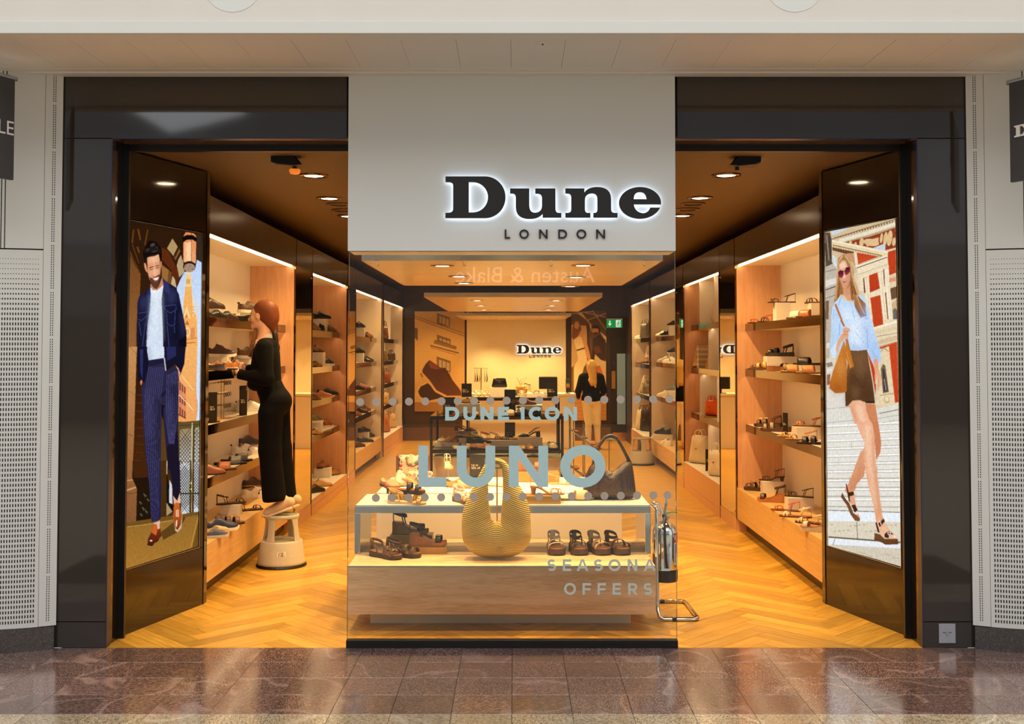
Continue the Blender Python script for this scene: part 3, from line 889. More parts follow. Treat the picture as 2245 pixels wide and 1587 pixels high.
for px, py, lit, lb in ((688, 384, True, 'lit downlight next to the orange detector'), (722, 434, True, 'lit downlight midway between detector and sign edge'), (742, 447, False, 'unlit round ceiling ring beside the sign edge, nearer one'), (752, 460, False, 'unlit round ceiling ring touching the sign edge, lower one'), (764, 473, True, 'lit downlight half hidden by the sign, man poster aisle'),
                        (1592, 383, True, 'lit downlight below the camera bracket over the woman poster aisle'), (1535, 433, True, 'second lit downlight over the woman poster aisle'), (1519, 446, False, 'unlit pale ring over the woman poster aisle, nearer one'), (1508, 458, False, 'unlit dark ring over the woman poster aisle, further one'), (1496, 472, True, 'lit downlight near the sign edge, woman poster aisle')):
    v = at_z(px, py, 3.09)
    downlight(v.x, v.y, lb, lit)
for sx, side in ((-1, 'man'), (1, 'woman')):
    for y, w in ((8.6, 'third'), (11.2, 'furthest'), (13.6, 'very last')):  # hidden from view; the rearmost pair is added to brighten the far wall
        downlight(sx * 1.55, y, f'small unseen downlight before the {w} bay on the {side} poster side', True, 150)

# ceiling sensors
def sensor(px, py, label, mirrored, lamp):
    v = at_z(px, py, 3.06)
    s = -1 if mirrored else 1
    t = thing('ceiling_speaker', label, 'speaker', (v.x, v.y, 3.09))
    prof = [(-.10, 0), (.06, 0), (.10, -.05), (.12, -.055), (.05, -.065), (-.06, -.055), (-.10, -.04)]
    MB().prism([[[(s * a, b) for a, b in prof]]], -.06, .06, lambda a, b, d: (a, d, b)).build('housing', M_BLACK, t, bevel=.006)
    MB().box(s * .05 - .012, s * .05 + .012, -.012, .012, -.085, -.05).build('mount', M_BLACK, t)
    if lamp:
        MB().lathe([(.0, -.115), (.03, -.11), (.038, -.09), (.036, -.08), (0, -.08)], 18, (s * .05, 0, 0)).build('detector_dome', mat('orange_lens', (230, 110, 30), .2, emit=(1, .25, .03), estr=.6), t, smooth=True)
    return t


sensor(630, 355, 'black curved ceiling speaker with orange detector dome', False, True)
sensor(1632, 356, 'black curved ceiling speaker over the woman poster aisle', True, False)
# ------------------------------------------------------------------ shoes: toe towards +X, sole on z = 0, heel at -L/2
def interp(t, xs, ys):
    for i in range(len(xs) - 1):
        if t <= xs[i + 1]:
            k = (t - xs[i]) / (xs[i + 1] - xs[i]); k = k * k * (3 - 2 * k)
            return ys[i] + (ys[i + 1] - ys[i]) * k
    return ys[-1]


HWX = (0, .04, .14, .30, .46, .68, .84, .94, 1.0)
HWY = (.22, .54, .72, .70, .68, .96, .98, .72, .22)


def hw(t, W): return W / 2 * interp(t, HWX, HWY)


def sole_mb(L, W, z0, z1, grow=1.0, n=22, t0=0.0, t1=1.0):
    """foot-shaped slab between height functions z0(t), z1(t)"""
    ts = [t0 + (t1 - t0) * i / n for i in range(n + 1)]
    rings = []
    for t in ts:
        x = (t - .5) * L * (1 + (grow - 1) * .4); h = hw(t, W) * grow
        a, b = z0(t), z1(t)
        rings.append([(x, -h, a + .002), (x, -h * 1.0, b), (x, 0, b), (x, h, b), (x, h, a + .002), (x, h * .94, a), (x, -h * .94, a)])
    return MB().loft(rings)


S_ROW = (-1, -.97, -.9, -.8, -.68, -.58, -.5, -.40, -.2, 0, .2, .40, .5, .58, .68, .8, .9, .97, 1)


def upper_mb(L, W, zs, hfun, ofun, n=20, fat=1.03, floor=.012):
    """returns (upper, lining): one continuous lofted upper, hollow where ofun(t) > |s|"""
    up, li = MB(), MB()
    rows = []; flags = []
    for i in range(n + 1):
        t = .005 + .985 * i / n
        x = (t - .5) * L; w = hw(t, W) * fat; h = hfun(t); o = ofun(t)
        row = []; fl = []
        for s in S_ROW:
            ang = s * math.pi / 2
            y = w * math.copysign(abs(math.sin(ang)) ** .75, s) * (1 - .10 * (1 - abs(s)))
            z = zs(t) + (h - zs(t)) * max(0, math.cos(ang)) ** .55
            inside = abs(s) < o
            if inside:
                z = zs(t) + floor; y *= .94
            row.append((x, y, z)); fl.append(inside)
        rows.append(row); flags.append(fl)
    m = len(S_ROW)
    for i in range(n):
        for j in range(m - 1):
            q = [rows[i][j], rows[i + 1][j], rows[i + 1][j + 1], rows[i][j + 1]]
            ins = flags[i][j] or flags[i + 1][j] or flags[i + 1][j + 1] or flags[i][j + 1]
            (li if ins else up).add(q, [[0, 1, 2, 3]])
    up.add(rows[0], [list(range(m))]); up.add(rows[-1], [list(range(m - 1, -1, -1))])
    return up, li


def weld(mb, name, m, parent, smooth=True, angle=45):
    me = bpy.data.meshes.new(name); me.from_pydata(mb.v, [], mb.f)
    bm = bmesh.new(); bm.from_mesh(me)
    bmesh.ops.remove_doubles(bm, verts=bm.verts, dist=1e-5)
    bmesh.ops.recalc_face_normals(bm, faces=bm.faces)
    for f in bm.faces: f.smooth = smooth
    for e in bm.edges:
        if len(e.link_faces) == 2 and e.calc_face_angle(0) > math.radians(angle): e.smooth = False
    bm.to_mesh(me); bm.free()
    me.materials.append(m)
    o = bpy.data.objects.new(name, me); COL.objects.link(o); o.parent = parent
    return o


def band(mb, path, wdt, th, up):
    """flat strap along a path; wdt across (direction `up`), th thick"""
    mb.tube(path, th / 2, 8, up=up, rb=wdt / 2)
    return mb


def arch(x0, hwid, z0, h, n=10, lean=0.0, skew=0.0):
    pts = []
    for i in range(n + 1):
        a = math.pi * i / n
        y = -hwid * math.cos(a)
        pts.append((x0 + lean * math.sin(a) + skew * math.cos(a), y, z0 + h * math.sin(a) ** .7))
    return pts


def ankle_loop(xc, yw, zc_, rx, tilt=.25, n=20):
    return [(xc + rx * math.cos(2 * math.pi * k / n), yw * math.sin(2 * math.pi * k / n), zc_ + tilt * rx * math.cos(2 * math.pi * k / n)) for k in range(n)]


def heel_ankle(t, L, W, zt, m, w, h, heel_w=None, xf=-.30, metal=None, rad=None):
    """ankle loop carried by a heel counter and two short side straps"""
    z = zt(.1) + h * .80; hwa = hw(.16, W) * .98; x0 = -.30 * L
    lp = [(x0 + .050 * math.cos(2 * math.pi * k / 20), hwa * math.sin(2 * math.pi * k / 20), z - .014 * math.cos(2 * math.pi * k / 20)) for k in range(20)]
    mb = MB()
    if rad: mb.tube(lp, rad, 6, closed=True)
    else: band(mb, lp + [lp[0]], w, .004, (0, 0, 1))
    mb.build('ankle_strap', m, t, smooth=True)
    band(MB(), [(-.475 * L, 0, zt(0) - .003), (-.487 * L, 0, zt(0) + h * .35), (x0 - .048, 0, z + .012)], (rad or w * .35) * 5, .004, (0, 1, 0)).build('heel_counter', m, t, smooth=True)
    for s in (-1, 1):
        MB().tube([(-.16 * L, s * hw(.34, W), zt(.34) - .004), (x0 + .02, s * hwa * .96, z - .010)], rad or w * .22, 6).build('side_strap', m, t, smooth=True)
    buckle(t, (x0 + .012, -hwa * 1.02, z - .004), .010, metal)


LEA = {}


def leather(c, rough=.38, kind='leather'):
    key = f'{kind}_{c[0]}_{c[1]}_{c[2]}_{int(rough * 100)}'
    return mat(key, c, rough, vary=.16, vscale=45, spec=.5)


def buckle(parent, p, r=.010, m=None, ax='y'):
    mb = MB(); x, y, z = p
    pts = [(x - r, y, z - r * .8), (x + r, y, z - r * .8), (x + r, y, z + r * .8), (x - r, y, z + r * .8)]
    if ax == 'z': pts = [(x - r, y - r * .8, z), (x + r, y - r * .8, z), (x + r, y + r * .8, z), (x - r, y + r * .8, z)]
    mb.tube(pts, .0018, 6, closed=True)
    return mb.build('buckle', m or M_GOLD, parent)


BLACKC, BROWN, TAN, DKBR, WHITEC, NAVY, GREY, GOLDC, CREAM = (15, 13, 13), (96, 54, 30), (178, 112, 56), (58, 34, 22), (230, 224, 212), (44, 50, 78), (128, 122, 112), (196, 150, 74), (222, 200, 164)
RUB = (232, 224, 208)


def k_derby(t, c, c2=DKBR, L=.285, W=.102):
    zs = lambda q: interp(q, (0, .2, .3, .42, .7, 1), (.026, .026, .02, .014, .011, .018))
    sole_mb(L, W, lambda q: interp(q, (0, .28, .30, .9, 1), (.012, .012, .006, 0, .006)), zs, 1.07).build('sole', leather(c2), t)
    sole_mb(L, W, lambda q: 0, lambda q: .0125, 1.03, 8, 0, .27).build('heel', leather(BLACKC), t)
    h = lambda q: interp(q, (0, .1, .26, .42, .52, .72, .9, 1), (.078, .082, .066, .094, .084, .060, .046, .024))
    u, l = upper_mb(L, W, zs, h, lambda q: .5 if .03 < q < .36 else 0)
    weld(u, 'upper', leather(c), t); weld(l, 'lining', leather((150, 112, 78), .7), t)
    for i in range(4):
        q = .42 + .045 * i; x = (q - .5) * L; z = h(q) + .001
        MB().tube([(x, -.018, z - .006), (x + .002, 0, z + .002), (x, .018, z - .006)], .0022, 5).build('lace', leather(BLACKC, .7), t)
    MB().tube(arch(.22 * L, hw(.72, W) * .95, zs(.7) + .006, h(.72) - zs(.7) - .004, 12, -.004), .0012, 5).build('toe_seam', leather(tuple(int(v * .6) for v in c)), t)


def k_loafer(t, c, c2=DKBR, L=.28, W=.10):
    zs = lambda q: interp(q, (0, .25, .35, .7, 1), (.022, .022, .014, .009, .014))
    sole_mb(L, W, lambda q: interp(q, (0, .26, .28, .9, 1), (.01, .01, .004, 0, .005)), zs, 1.05).build('sole', leather(c2), t)
    sole_mb(L, W, lambda q: 0, lambda q: .0105, 1.02, 8, 0, .25).build('heel', leather(BLACKC), t)
    h = lambda q: interp(q, (0, .1, .3, .48, .6, .75, .92, 1), (.066, .07, .05, .066, .068, .05, .036, .018))
    u, l = upper_mb(L, W, zs, h, lambda q: .58 if .03 < q < .50 else 0)
    weld(u, 'upper', leather(c), t); weld(l, 'lining', leather((120, 104, 88), .7), t)
    band(MB(), arch(.10 * L, hw(.6, W) * 1.0, zs(.6) + .012, h(.6) - zs(.6) - .008, 12), .022, .004, (1, 0, 0)).build('saddle_strap', leather(tuple(int(v * .8) for v in c)), t)


def k_sneaker(t, c, c2=RUB, stripe=None, lace=None, L=.29, W=.106, th=.030):
    zs = lambda q: interp(q, (0, .4, .8, 1), (th, th * .86, th * .8, th * 1.05))
    sole_mb(L, W, lambda q: interp(q, (0, .06, .85, 1), (.006, 0, 0, .010)), zs, 1.09).build('sole', leather(c2, .6), t)
    h = lambda q: interp(q, (0, .1, .26, .38, .50, .72, .9, 1), (.092, .094, .074, .108, .100, .070, .056, .030))
    u, l = upper_mb(L, W, zs, h, lambda q: .46 if .04 < q < .35 else 0)
    weld(u, 'upper', leather(c, .5), t); weld(l, 'lining', leather((196, 176, 150), .8), t)
    lc = lace or tuple(min(255, int(v * 1.05)) for v in c)
    for i in range(5):
        q = .39 + .05 * i; x = (q - .5) * L; z = h(q)
        MB().tube([(x - .003, -.022, z - .010), (x + .003, 0, z + .003), (x - .003, .022, z - .010)], .0027, 5).build('lace', leather(lc, .8), t)
    MB().tube([(-L * .5, -.014, .088), (-L * .505, 0, .094), (-L * .5, .014, .088)], .006, 6).build('heel_tab', leather(stripe or lc, .6), t)
    if stripe:
        for s in (-1, 1):
            x0 = .02 * L; y = s * hw(.54, W) * 1.06
            MB().add([(x0 - .012, y, .036), (x0 + .012, y, .036), (x0 + .034, y * .86, .076), (x0 + .010, y * .9, .078)], [[0, 1, 2, 3]]).build('side_stripe', leather(stripe, .5), t)


def k_espadrille(t, c, c2=(206, 176, 128), L=.275, W=.10):
    zs = lambda q: interp(q, (0, .5, 1), (.024, .02, .022))
    sole_mb(L, W, lambda q: 0, zs, 1.08).build('sole', leather(c2, .85), t)
    h = lambda q: interp(q, (0, .1, .3, .5, .62, .8, 1), (.062, .066, .052, .058, .064, .05, .028))
    u, l = upper_mb(L, W, zs, h, lambda q: .6 if .04 < q < .52 else 0)
    weld(u, 'upper', leather(c, .8), t); weld(l, 'lining', leather((180, 156, 120), .8), t)


def k_flat(t, c, c2=TAN, L=.245, W=.084):
    zs = lambda q: interp(q, (0, .5, 1), (.012, .008, .009))
    sole_mb(L, W, lambda q: 0, zs, 1.03).build('sole', leather(c2), t)
    h = lambda q: interp(q, (0, .08, .3, .62, .70, .86, 1), (.052, .052, .034, .030, .040, .034, .016))
    u, l = upper_mb(L, W, zs, h, lambda q: .72 if .03 < q < .66 else 0)
    weld(u, 'upper', leather(c), t); weld(l, 'lining', leather((216, 184, 140), .7), t)
    MB().ball((.20 * L, -.007, .040), .008, .006, .004, 8, 6).ball((.20 * L, .007, .040), .008, .006, .004, 8, 6).build('bow', leather(tuple(int(v * .8) for v in c)), t)


def k_slide(t, c, c2=None, L=.27, W=.10, two=False, th=.018):
    c2 = c2 or tuple(int(v * .7) for v in c)
    top = lambda q: interp(q, (0, .2, .5, .8, 1), (th + .006, th + .002, th, th - .002, th))
    sole_mb(L, W, lambda q: 0, lambda q: top(q) * .72, 1.05).build('sole', leather(tuple(int(v * .45) for v in c2)), t)
    sole_mb(L, W, lambda q: top(q) * .72, top, 1.0).build('footbed', leather(c2), t)
    if two:
        for xx in (.00, .24):
            band(MB(), arch(xx * L, hw(.5 + xx, W) * 1.03, .008, .058 - .03 * xx, 14, .004, .004), .038, .004, (1, 0, 0)).build('strap', leather(c), t, smooth=True)
    else:
        band(MB(), arch(.13 * L, hw(.63, W) * 1.04, .008, .060, 14, .008), .095, .004, (1, 0, .0)).build('strap', leather(c), t, smooth=True)


def k_sandal(t, c, c2=TAN, L=.26, W=.09, th=.014, heel=0.0, metal=None, ankle=True):
    top = lambda q: th + heel * interp(q, (0, .2, .62, 1), (1, .92, .0, .0))
    sole_mb(L, W, (lambda q: 0) if heel == 0 else (lambda q: interp(q, (0, .24, .26, 1), (0, 0, .0, 0)) if heel < .03 else max(0, top(q) - .014) if .26 < q < .60 else 0), lambda q: top(q) - .004, 1.04).build('sole', leather(tuple(int(v * .5) for v in c2)), t)
    sole_mb(L, W, lambda q: top(q) - .0045, top, 1.0).build('footbed', leather(c2), t)
    for q, skew, hh in ((.80, .018, .034), (.76, -.020, .036)):
        band(MB(), arch((q - .5) * L, hw(q, W) * 1.03, top(q) - .004, hh, 12, .0, skew), .013, .0035, (1, 0, 0)).build('strap', leather(c), t, smooth=True)
    if ankle: heel_ankle(t, L, W, top, leather(c), .014, .072, metal=metal)


def k_strappy(t, c, c2=None, L=.25, W=.084, heel=0.0):
    c2 = c2 or DKBR; th = .010
    top = lambda q: th + heel * interp(q, (0, .2, .62, 1), (1, .92, .0, .0))
    sole_mb(L, W, lambda q: 0 if heel == 0 else max(0, top(q) - .012), top, 1.02).build('sole', leather(c2), t)
    if heel:
        MB().cyl((-.41 * L, 0, 0), (-.40 * L, 0, heel), .014, .022, 10).build('heel', leather(c2), t)
    for q, sk in ((.86, .010), (.72, -.025), (.70, .028)):
        MB().tube(arch((q - .5) * L, hw(q, W), top(q) - .003, .034, 12, 0, sk), .0032, 6).build('strap', leather(c), t, smooth=True)
    heel_ankle(t, L, W, top, leather(c), .01, .075, rad=.003)


def k_buckle_sandal(t, c, c2=TAN, L=.27, W=.10, th=.032, foot=None, sling=True, metal=None):
    foot = foot or c2
    top = lambda q: th + interp(q, (0, .2, .5, 1), (.010, .006, .002, 0))
    sole_mb(L, W, lambda q: interp(q, (0, .86, 1), (0, 0, .008)), lambda q: top(q) - .006, 1.06).build('sole', leather(c2, .6), t)
    sole_mb(L, W, lambda q: top(q) - .0065, top, 1.0).build('footbed', leather(foot), t)
    for q in (.60, .82):
        band(MB(), arch((q - .5) * L, hw(q, W) * 1.04, top(q) - .008, .054 - .05 * (q - .6), 14, .004, .004), .034 if q < .7 else .030, .004, (1, 0, 0)).build('strap', leather(c), t, smooth=True)
        buckle(t, ((q - .5) * L, -hw(q, W) * .72, top(q) + .040), .012, metal)
    if sling: heel_ankle(t, L, W, top, leather(c), .020, .070, .022, metal=metal)


def k_wedge(t, c, c2=(186, 148, 104), L=.255, W=.092, hh=.085, th=.032, sling=True):
    top = lambda q: interp(q, (0, .18, .62, .85, 1), (hh, hh * .96, th + .006, th, th + .008))
    sole_mb(L, W, lambda q: interp(q, (0, .88, 1), (0, 0, .012)), lambda q: top(q) - .005, 1.05, 26).build('wedge_sole', mat(f'cork_{c2[0]}', c2, .85, vary=.28, vscale=60), t)
    sole_mb(L, W, lambda q: top(q) - .0055, top, 1.0, 26).build('footbed', leather((170, 104, 58)), t)
    band(MB(), arch(.30 * L, hw(.8, W) * 1.03, top(.8) - .006, .046, 14, .0), .040, .004, (1, 0, 0)).build('strap', leather(c), t, smooth=True)
    buckle(t, (.30 * L, -.014, top(.8) + .040), .012, ax='z')
    if sling: heel_ankle(t, L, W, top, leather(c), .020, .068)


def k_slingback(t, c, c2=BLACKC, L=.25, W=.082, heel=.055):
    top = lambda q: .008 + heel * interp(q, (0, .2, .62, 1), (1, .93, .0, .0))
    sole_mb(L, W, lambda q: max(0, top(q) - .010), top, 1.02).build('sole', leather(c2), t)
    MB().box(-.5 * L, -.5 * L + .046, -.026, .026, 0, heel).build('heel', leather(c), t, bevel=.004)
    h = lambda q: interp(q, (.5, .64, .8, 1), (top(.5) + .03, .044, .036, .014))
    u, l = upper_mb(L, W, top, lambda q: h(q) if q > .5 else top(q) + .002, lambda q: .7 if q < .66 else 0)
    weld(u, 'upper', leather(c), t)
    MB().tube([(.02 * L, -hw(.5, W), top(.5) + .02), (-.3 * L, -hw(.2, W), top(.1) + .034), (-.48 * L, 0, top(0) + .044), (-.3 * L, hw(.2, W), top(.1) + .034), (.02 * L, hw(.5, W), top(.5) + .02)], .0035, 6).build('sling_strap', leather(c), t, smooth=True)


KINDS = dict(derby=k_derby, loafer=k_loafer, sneaker=k_sneaker, espadrille=k_espadrille, flat=k_flat, slide=k_slide, sandal=k_sandal, strappy=k_strappy, buckle=k_buckle_sandal, wedge=k_wedge, slingback=k_slingback)
CATS = dict(derby='shoe', loafer='shoe', sneaker='trainer', espadrille='espadrille', flat='flat shoe', slide='slide', sandal='sandal', strappy='sandal', buckle='sandal', wedge='wedge sandal', slingback='heeled shoe')
NAMES = dict(derby='derby_shoe', loafer='loafer', sneaker='trainer', espadrille='espadrille', flat='ballet_flat', slide='slide_sandal', sandal='ankle_sandal', strappy='strappy_sandal', buckle='buckle_sandal', wedge='wedge_sandal', slingback='slingback_shoe')
PROTO = {}
ALL_LABELS = {}


def shoe(kind, loc, rz, label, group='shoes on display', scale=1.0, **kw):
    key = (kind, tuple(sorted((k, str(v)) for k, v in kw.items())))
    if key not in PROTO:
        t = thing(NAMES[kind], label, CATS[kind], loc, rz, group)
        KINDS[kind](t, **kw)
        PROTO[key] = t
    else:
        t = copy_tree(PROTO[key]); t.location = loc; t.rotation_euler = (0, 0, rz)
        t['label'] = label; t['group'] = group
    t.scale = (scale,) * 3
    ALL_LABELS.setdefault(label, []).append(t.name)
    return t


M_BLOCK = mat('white_display_block', (226, 214, 198), .4, vary=.02)
M_GOLDBLOCK = mat('gold_display_riser', (176, 138, 70), .35, metal=.55, vary=.06)


def block(name, x, y, z, w, d, h, label, m=None, rz=0.0, cat='display block'):
    t = tag(MB().box(-w / 2, w / 2, -d / 2, d / 2, 0, h).build(name, m or M_BLOCK, bevel=.0015), label, cat, 'display blocks')
    t.location = (x, y, z); t.rotation_euler = (0, 0, rz)
    return t


def small_text(body, size, loc, m, parent, rx=math.pi / 2, rz=0.0, name='print'):
    fc = bpy.data.curves.new(name, 'FONT'); fc.body = body; fc.size = size; fc.extrude = .0002
    fo = bpy.data.objects.new(name, fc); COL.objects.link(fo)
    me = bpy.data.meshes.new_from_object(fo); bpy.data.objects.remove(fo); bpy.data.curves.remove(fc)
    me.materials.append(m)
    o = bpy.data.objects.new(name, me); COL.objects.link(o); o.parent = parent
    o.location = loc; o.rotation_euler = (rx, 0, rz)
    return o


M_CARD = mat('black_sign_card', (26, 22, 20), .3)
M_PRINT = mat('pale_print', (226, 206, 176), .5)
M_ACRYL = thin_glass('clear_acrylic', (.96, .97, .95), 1.3)


def offer_sign(x, y, z, w, h, label, rz=0.0, foot=True):
    t = thing('offer_sign', label, 'sign', (x, y, z), rz, 'black offer sign cards')
    MB().box(-w / 2, w / 2, -.004, .004, .004, h).build('card', M_CARD, t)
    MB().box(-w / 2 - .002, w / 2 + .002, -.03, .03, 0, .004).build('foot', M_ACRYL, t)
    small_text('Up to\n50% off', w * .20, (-w * .40, -.0045, h * .50), M_PRINT, t)
    return t


# ------------------------------------------------------------------ shelf placing
def shelf_xy(bay_key, px, inset, z):
    B = BAYS[bay_key]; x = B['sx'] * (B['x'] + inset)
    return x, min(max(depth_for(px, x, z), B['y0'] + .16), B['y1'] - .16)


ORD = {1: 'lowest', 2: 'second', 3: 'third', 4: 'fourth', 5: 'top'}
# ------------------------------------------------------------------ shoes on the wall shelving
PHR = dict(L1='nearest bay past man poster', L2='second bay past man poster', L3='third bay past man poster', L4='furthest bay past man poster', R1='nearest bay past woman poster', R2='second bay past woman poster', R3='third bay past woman poster', R4='furthest bay past woman poster')


def shelf_phrase(key, i):
    n = len(BAYS[key]['sh'])
    if i == 0: return 'base ledge'
    return ('top shelf', 'second shelf', 'third shelf', 'fourth shelf')[n - i]


def put(key, i, px, inset, lift, kind, rot, desc, **kw):
    B = BAYS[key]; z0 = B['base'] if i == 0 else B['sh'][i - 1]
    x, y = shelf_xy(key, px, inset, z0)
    where = f"on {shelf_phrase(key, i)} of {PHR[key]}"
    bl = kw.pop('blk', (.16, .12)); sc_ = kw.pop('scale', 1.0)
    if lift:
        block('display_block', x, y, z0, bl[0], bl[1], lift, f"riser under {desc} {where}")
    rot = 90 - rot if 0 <= rot <= 90 else {200: 60, -80: 172, -78: 165, -70: 160, 170: 55, 150: 60, 165: 60, 130: 35, 235: 150}.get(rot, rot)
    ang = math.radians(rot if B['sx'] < 0 else 180 - rot)
    return shoe(kind, (x, y, z0 + lift), ang, f"{desc} {where}", f"footwear in {PHR[key]}", sc_, **kw)


def card(key, i, px, inset, w, h, desc, rz=None):
    B = BAYS[key]; z0 = B['base'] if i == 0 else B['sh'][i - 1]
    x, y = shelf_xy(key, px, inset, z0)
    offer_sign(x, y, z0, w, h, f"{desc} on {shelf_phrase(key, i)} of {PHR[key]}", math.radians(-68 if B['sx'] > 0 else 68) if rz is None else rz)


# nearest bay past the man poster
put('L1', 4, 462, .30, .09, 'derby', 200, 'dark laced shoe', c=DKBR)
put('L1', 4, 470, .18, 0, 'loafer', 25, 'near black loafer', c=BLACKC)
put('L1', 4, 492, .18, 0, 'loafer', 30, 'middle oxblood loafer', c=(52, 24, 20))
put('L1', 4, 522, .17, 0, 'espadrille', -80, 'long black slip-on', c=(18, 16, 16), c2=(40, 34, 30))
put('L1', 4, 549, .28, .10, 'sneaker', 170, 'brown and black trainer', c=(92, 62, 40), stripe=BLACKC)
put('L1', 3, 482, .32, .10, 'sneaker', 60, 'dark brown trainer', c=(72, 42, 28), L=.27)
put('L1', 3, 486, .165, 0, 'loafer', -78, 'long tan loafer', c=(190, 116, 58), c2=CREAM)
put('L1', 3, 513, .27, 0, 'derby', 150, 'small brown laced shoe', c=(84, 44, 26))
put('L1', 3, 458, .17, 0, 'espadrille', -70, 'dark blue slip-on', c=(44, 48, 66), c2=(90, 70, 50))
put('L1', 3, 546, .30, .08, 'sneaker', 165, 'brown suede trainer', c=(104, 66, 40))
put('L1', 2, 457, .18, 0, 'loafer', 10, 'tan woven loafer', c=(196, 128, 66))
put('L1', 2, 553, .22, 0, 'sneaker', 75, 'white trainer with black laces', c=WHITEC, lace=BLACKC)
put('L1', 2, 531, .33, 0, 'sneaker', 80, 'plain white trainer', c=WHITEC)
put('L1', 1, 480, .165, 0, 'slide', 68, 'tan leather slide', c=(190, 112, 56))
put('L1', 1, 505, .19, 0, 'slide', 66, 'near grey slide', c=(118, 110, 100), c2=(60, 54, 48))
put('L1', 1, 519, .20, 0, 'slide', 66, 'far grey slide', c=(106, 98, 90), c2=(60, 54, 48))
put('L1', 1, 541, .27, 0, 'sneaker', 62, 'white trainer with black stripe', c=WHITEC, stripe=BLACKC, lace=BLACKC)
put('L1', 1, 546, .38, .04, 'derby', 170, 'navy and tan shoe', c=(52, 52, 64), c2=TAN)
put('L1', 1, 454, .17, 0, 'derby', 60, 'chestnut laced shoe', c=(150, 84, 44))
put('L1', 0, 507, .20, .085, 'sandal', 130, 'dark brown loop sandal', c=(62, 38, 26), c2=(84, 56, 38))
put('L1', 0, 499, .085, 0, 'slide', 66, 'brown two-strap slide', c=(104, 70, 44), c2=(86, 58, 38), two=True)
put('L1', 0, 545, .10, 0, 'sandal', 130, 'dark brown ankle sandal', c=(58, 38, 26), c2=(84, 56, 38))
put('L1', 0, 482, .065, 0, 'sneaker', 62, 'navy deck shoe', c=NAVY, lace=(30, 34, 60))
put('L1', 0, 470, .06, 0, 'espadrille', 30, 'beige espadrille', c=(202, 172, 126), c2=(206, 184, 146))
put('L1', 0, 460, .055, 0, 'espadrille', 60, 'blue slip-on', c=(82, 88, 108), c2=(206, 196, 176))
put('L1', 0, 565, .22, 0, 'sneaker', 68, 'cream trainer', c=(236, 226, 206), stripe=(60, 60, 66))
put('L1', 0, 564, .36, .05, 'derby', 165, 'dark suede shoe', c=(58, 44, 40), c2=TAN)
# second bay past the man poster
put('L2', 4, 703, .22, .16, 'derby', 50, 'black laced shoe', c=BLACKC)
put('L2', 4, 688, .20, 0, 'derby', 10, 'tan shoe', c=(150, 92, 50))
put('L2', 4, 711, .18, 0, 'sneaker', 10, 'black trainer', c=(34, 30, 30), c2=(60, 54, 50))
put('L2', 4, 724, .18, 0, 'derby', 20, 'brown shoe', c=(110, 62, 36))
put('L2', 3, 693, .27, .17, 'derby', 20, 'chestnut shoe', c=(120, 68, 38), blk=(.2, .2))
put('L2', 3, 687, .15, 0, 'loafer', 30, 'gold brown loafer', c=(170, 124, 66))
put('L2', 3, 717, .19, 0, 'sneaker', 15, 'black white-soled trainer', c=(30, 28, 30))
put('L2', 2, 705, .17, 0, 'derby', 72, 'tan derby', c=(200, 124, 58), c2=(222, 196, 150))
put('L2', 2, 725, .22, 0, 'derby', 75, 'black derby', c=BLACKC)
put('L2', 2, 686, .15, 0, 'loafer', 20, 'brown loafer', c=(130, 76, 42))
put('L2', 1, 692, .22, .10, 'sneaker', 15, 'olive trainer', c=(104, 92, 62))
put('L2', 1, 716, .19, 0, 'sneaker', 15, 'red brown trainer', c=(140, 70, 36))
put('L2', 1, 686, .14, 0, 'loafer', 40, 'golden loafer', c=(196, 150, 84))
put('L2', 0, 708, .24, .12, 'derby', 15, 'russet shoe', c=(140, 72, 40), blk=(.2, .18))
put('L2', 0, 703, .10, 0, 'derby', 70, 'sand suede derby', c=(198, 150, 86), c2=(150, 100, 56))
put('L2', 0, 733, .15, 0, 'derby', 20, 'caramel shoe', c=(170, 110, 58))
put('L2', 0, 692, .06, 0, 'derby', 30, 'black shoe', c=(36, 28, 24))
# third bay past the man poster
put('L3', 4, 788, .2, .15, 'derby', 20, 'black shoe', c=BLACKC)
put('L3', 4, 795, .18, 0, 'derby', 20, 'dark brown shoe', c=(50, 36, 28))
put('L3', 4, 806, .18, 0, 'derby', 20, 'conker brown shoe', c=(130, 66, 36))
put('L3', 3, 786, .24, .14, 'derby', 30, 'black shoe', c=BLACKC)
put('L3', 3, 797, .18, 0, 'loafer', 60, 'dark loafer', c=(54, 44, 38))
put('L3', 3, 805, .18, 0, 'derby', 30, 'dark brown shoe', c=(60, 40, 28))
put('L3', 2, 793, .17, 0, 'derby', 68, 'polished orange brown brogue', c=(170, 84, 40))
put('L3', 2, 784, .16, 0, 'derby', 40, 'black brogue', c=BLACKC)
put('L3', 1, 789, .2, .0, 'derby', 60, 'black shoe', c=BLACKC)
put('L3', 1, 780, .15, .0, 'derby', 20, 'red brown shoe', c=(140, 76, 44))
put('L3', 1, 801, .2, .0, 'derby', 20, 'conker shoe', c=(130, 66, 36))
put('L3', 0, 798, .24, .10, 'derby', 30, 'black shoe on riser', c=BLACKC)
put('L3', 0, 800, .12, 0, 'derby', 65, 'long black shoe', c=(36, 34, 36))
put('L3', 0, 815, .18, 0, 'derby', 20, 'dark brown shoe', c=(54, 36, 28))
put('L3', 0, 785, .10, 0, 'derby', 30, 'oxblood shoe', c=(74, 44, 34))
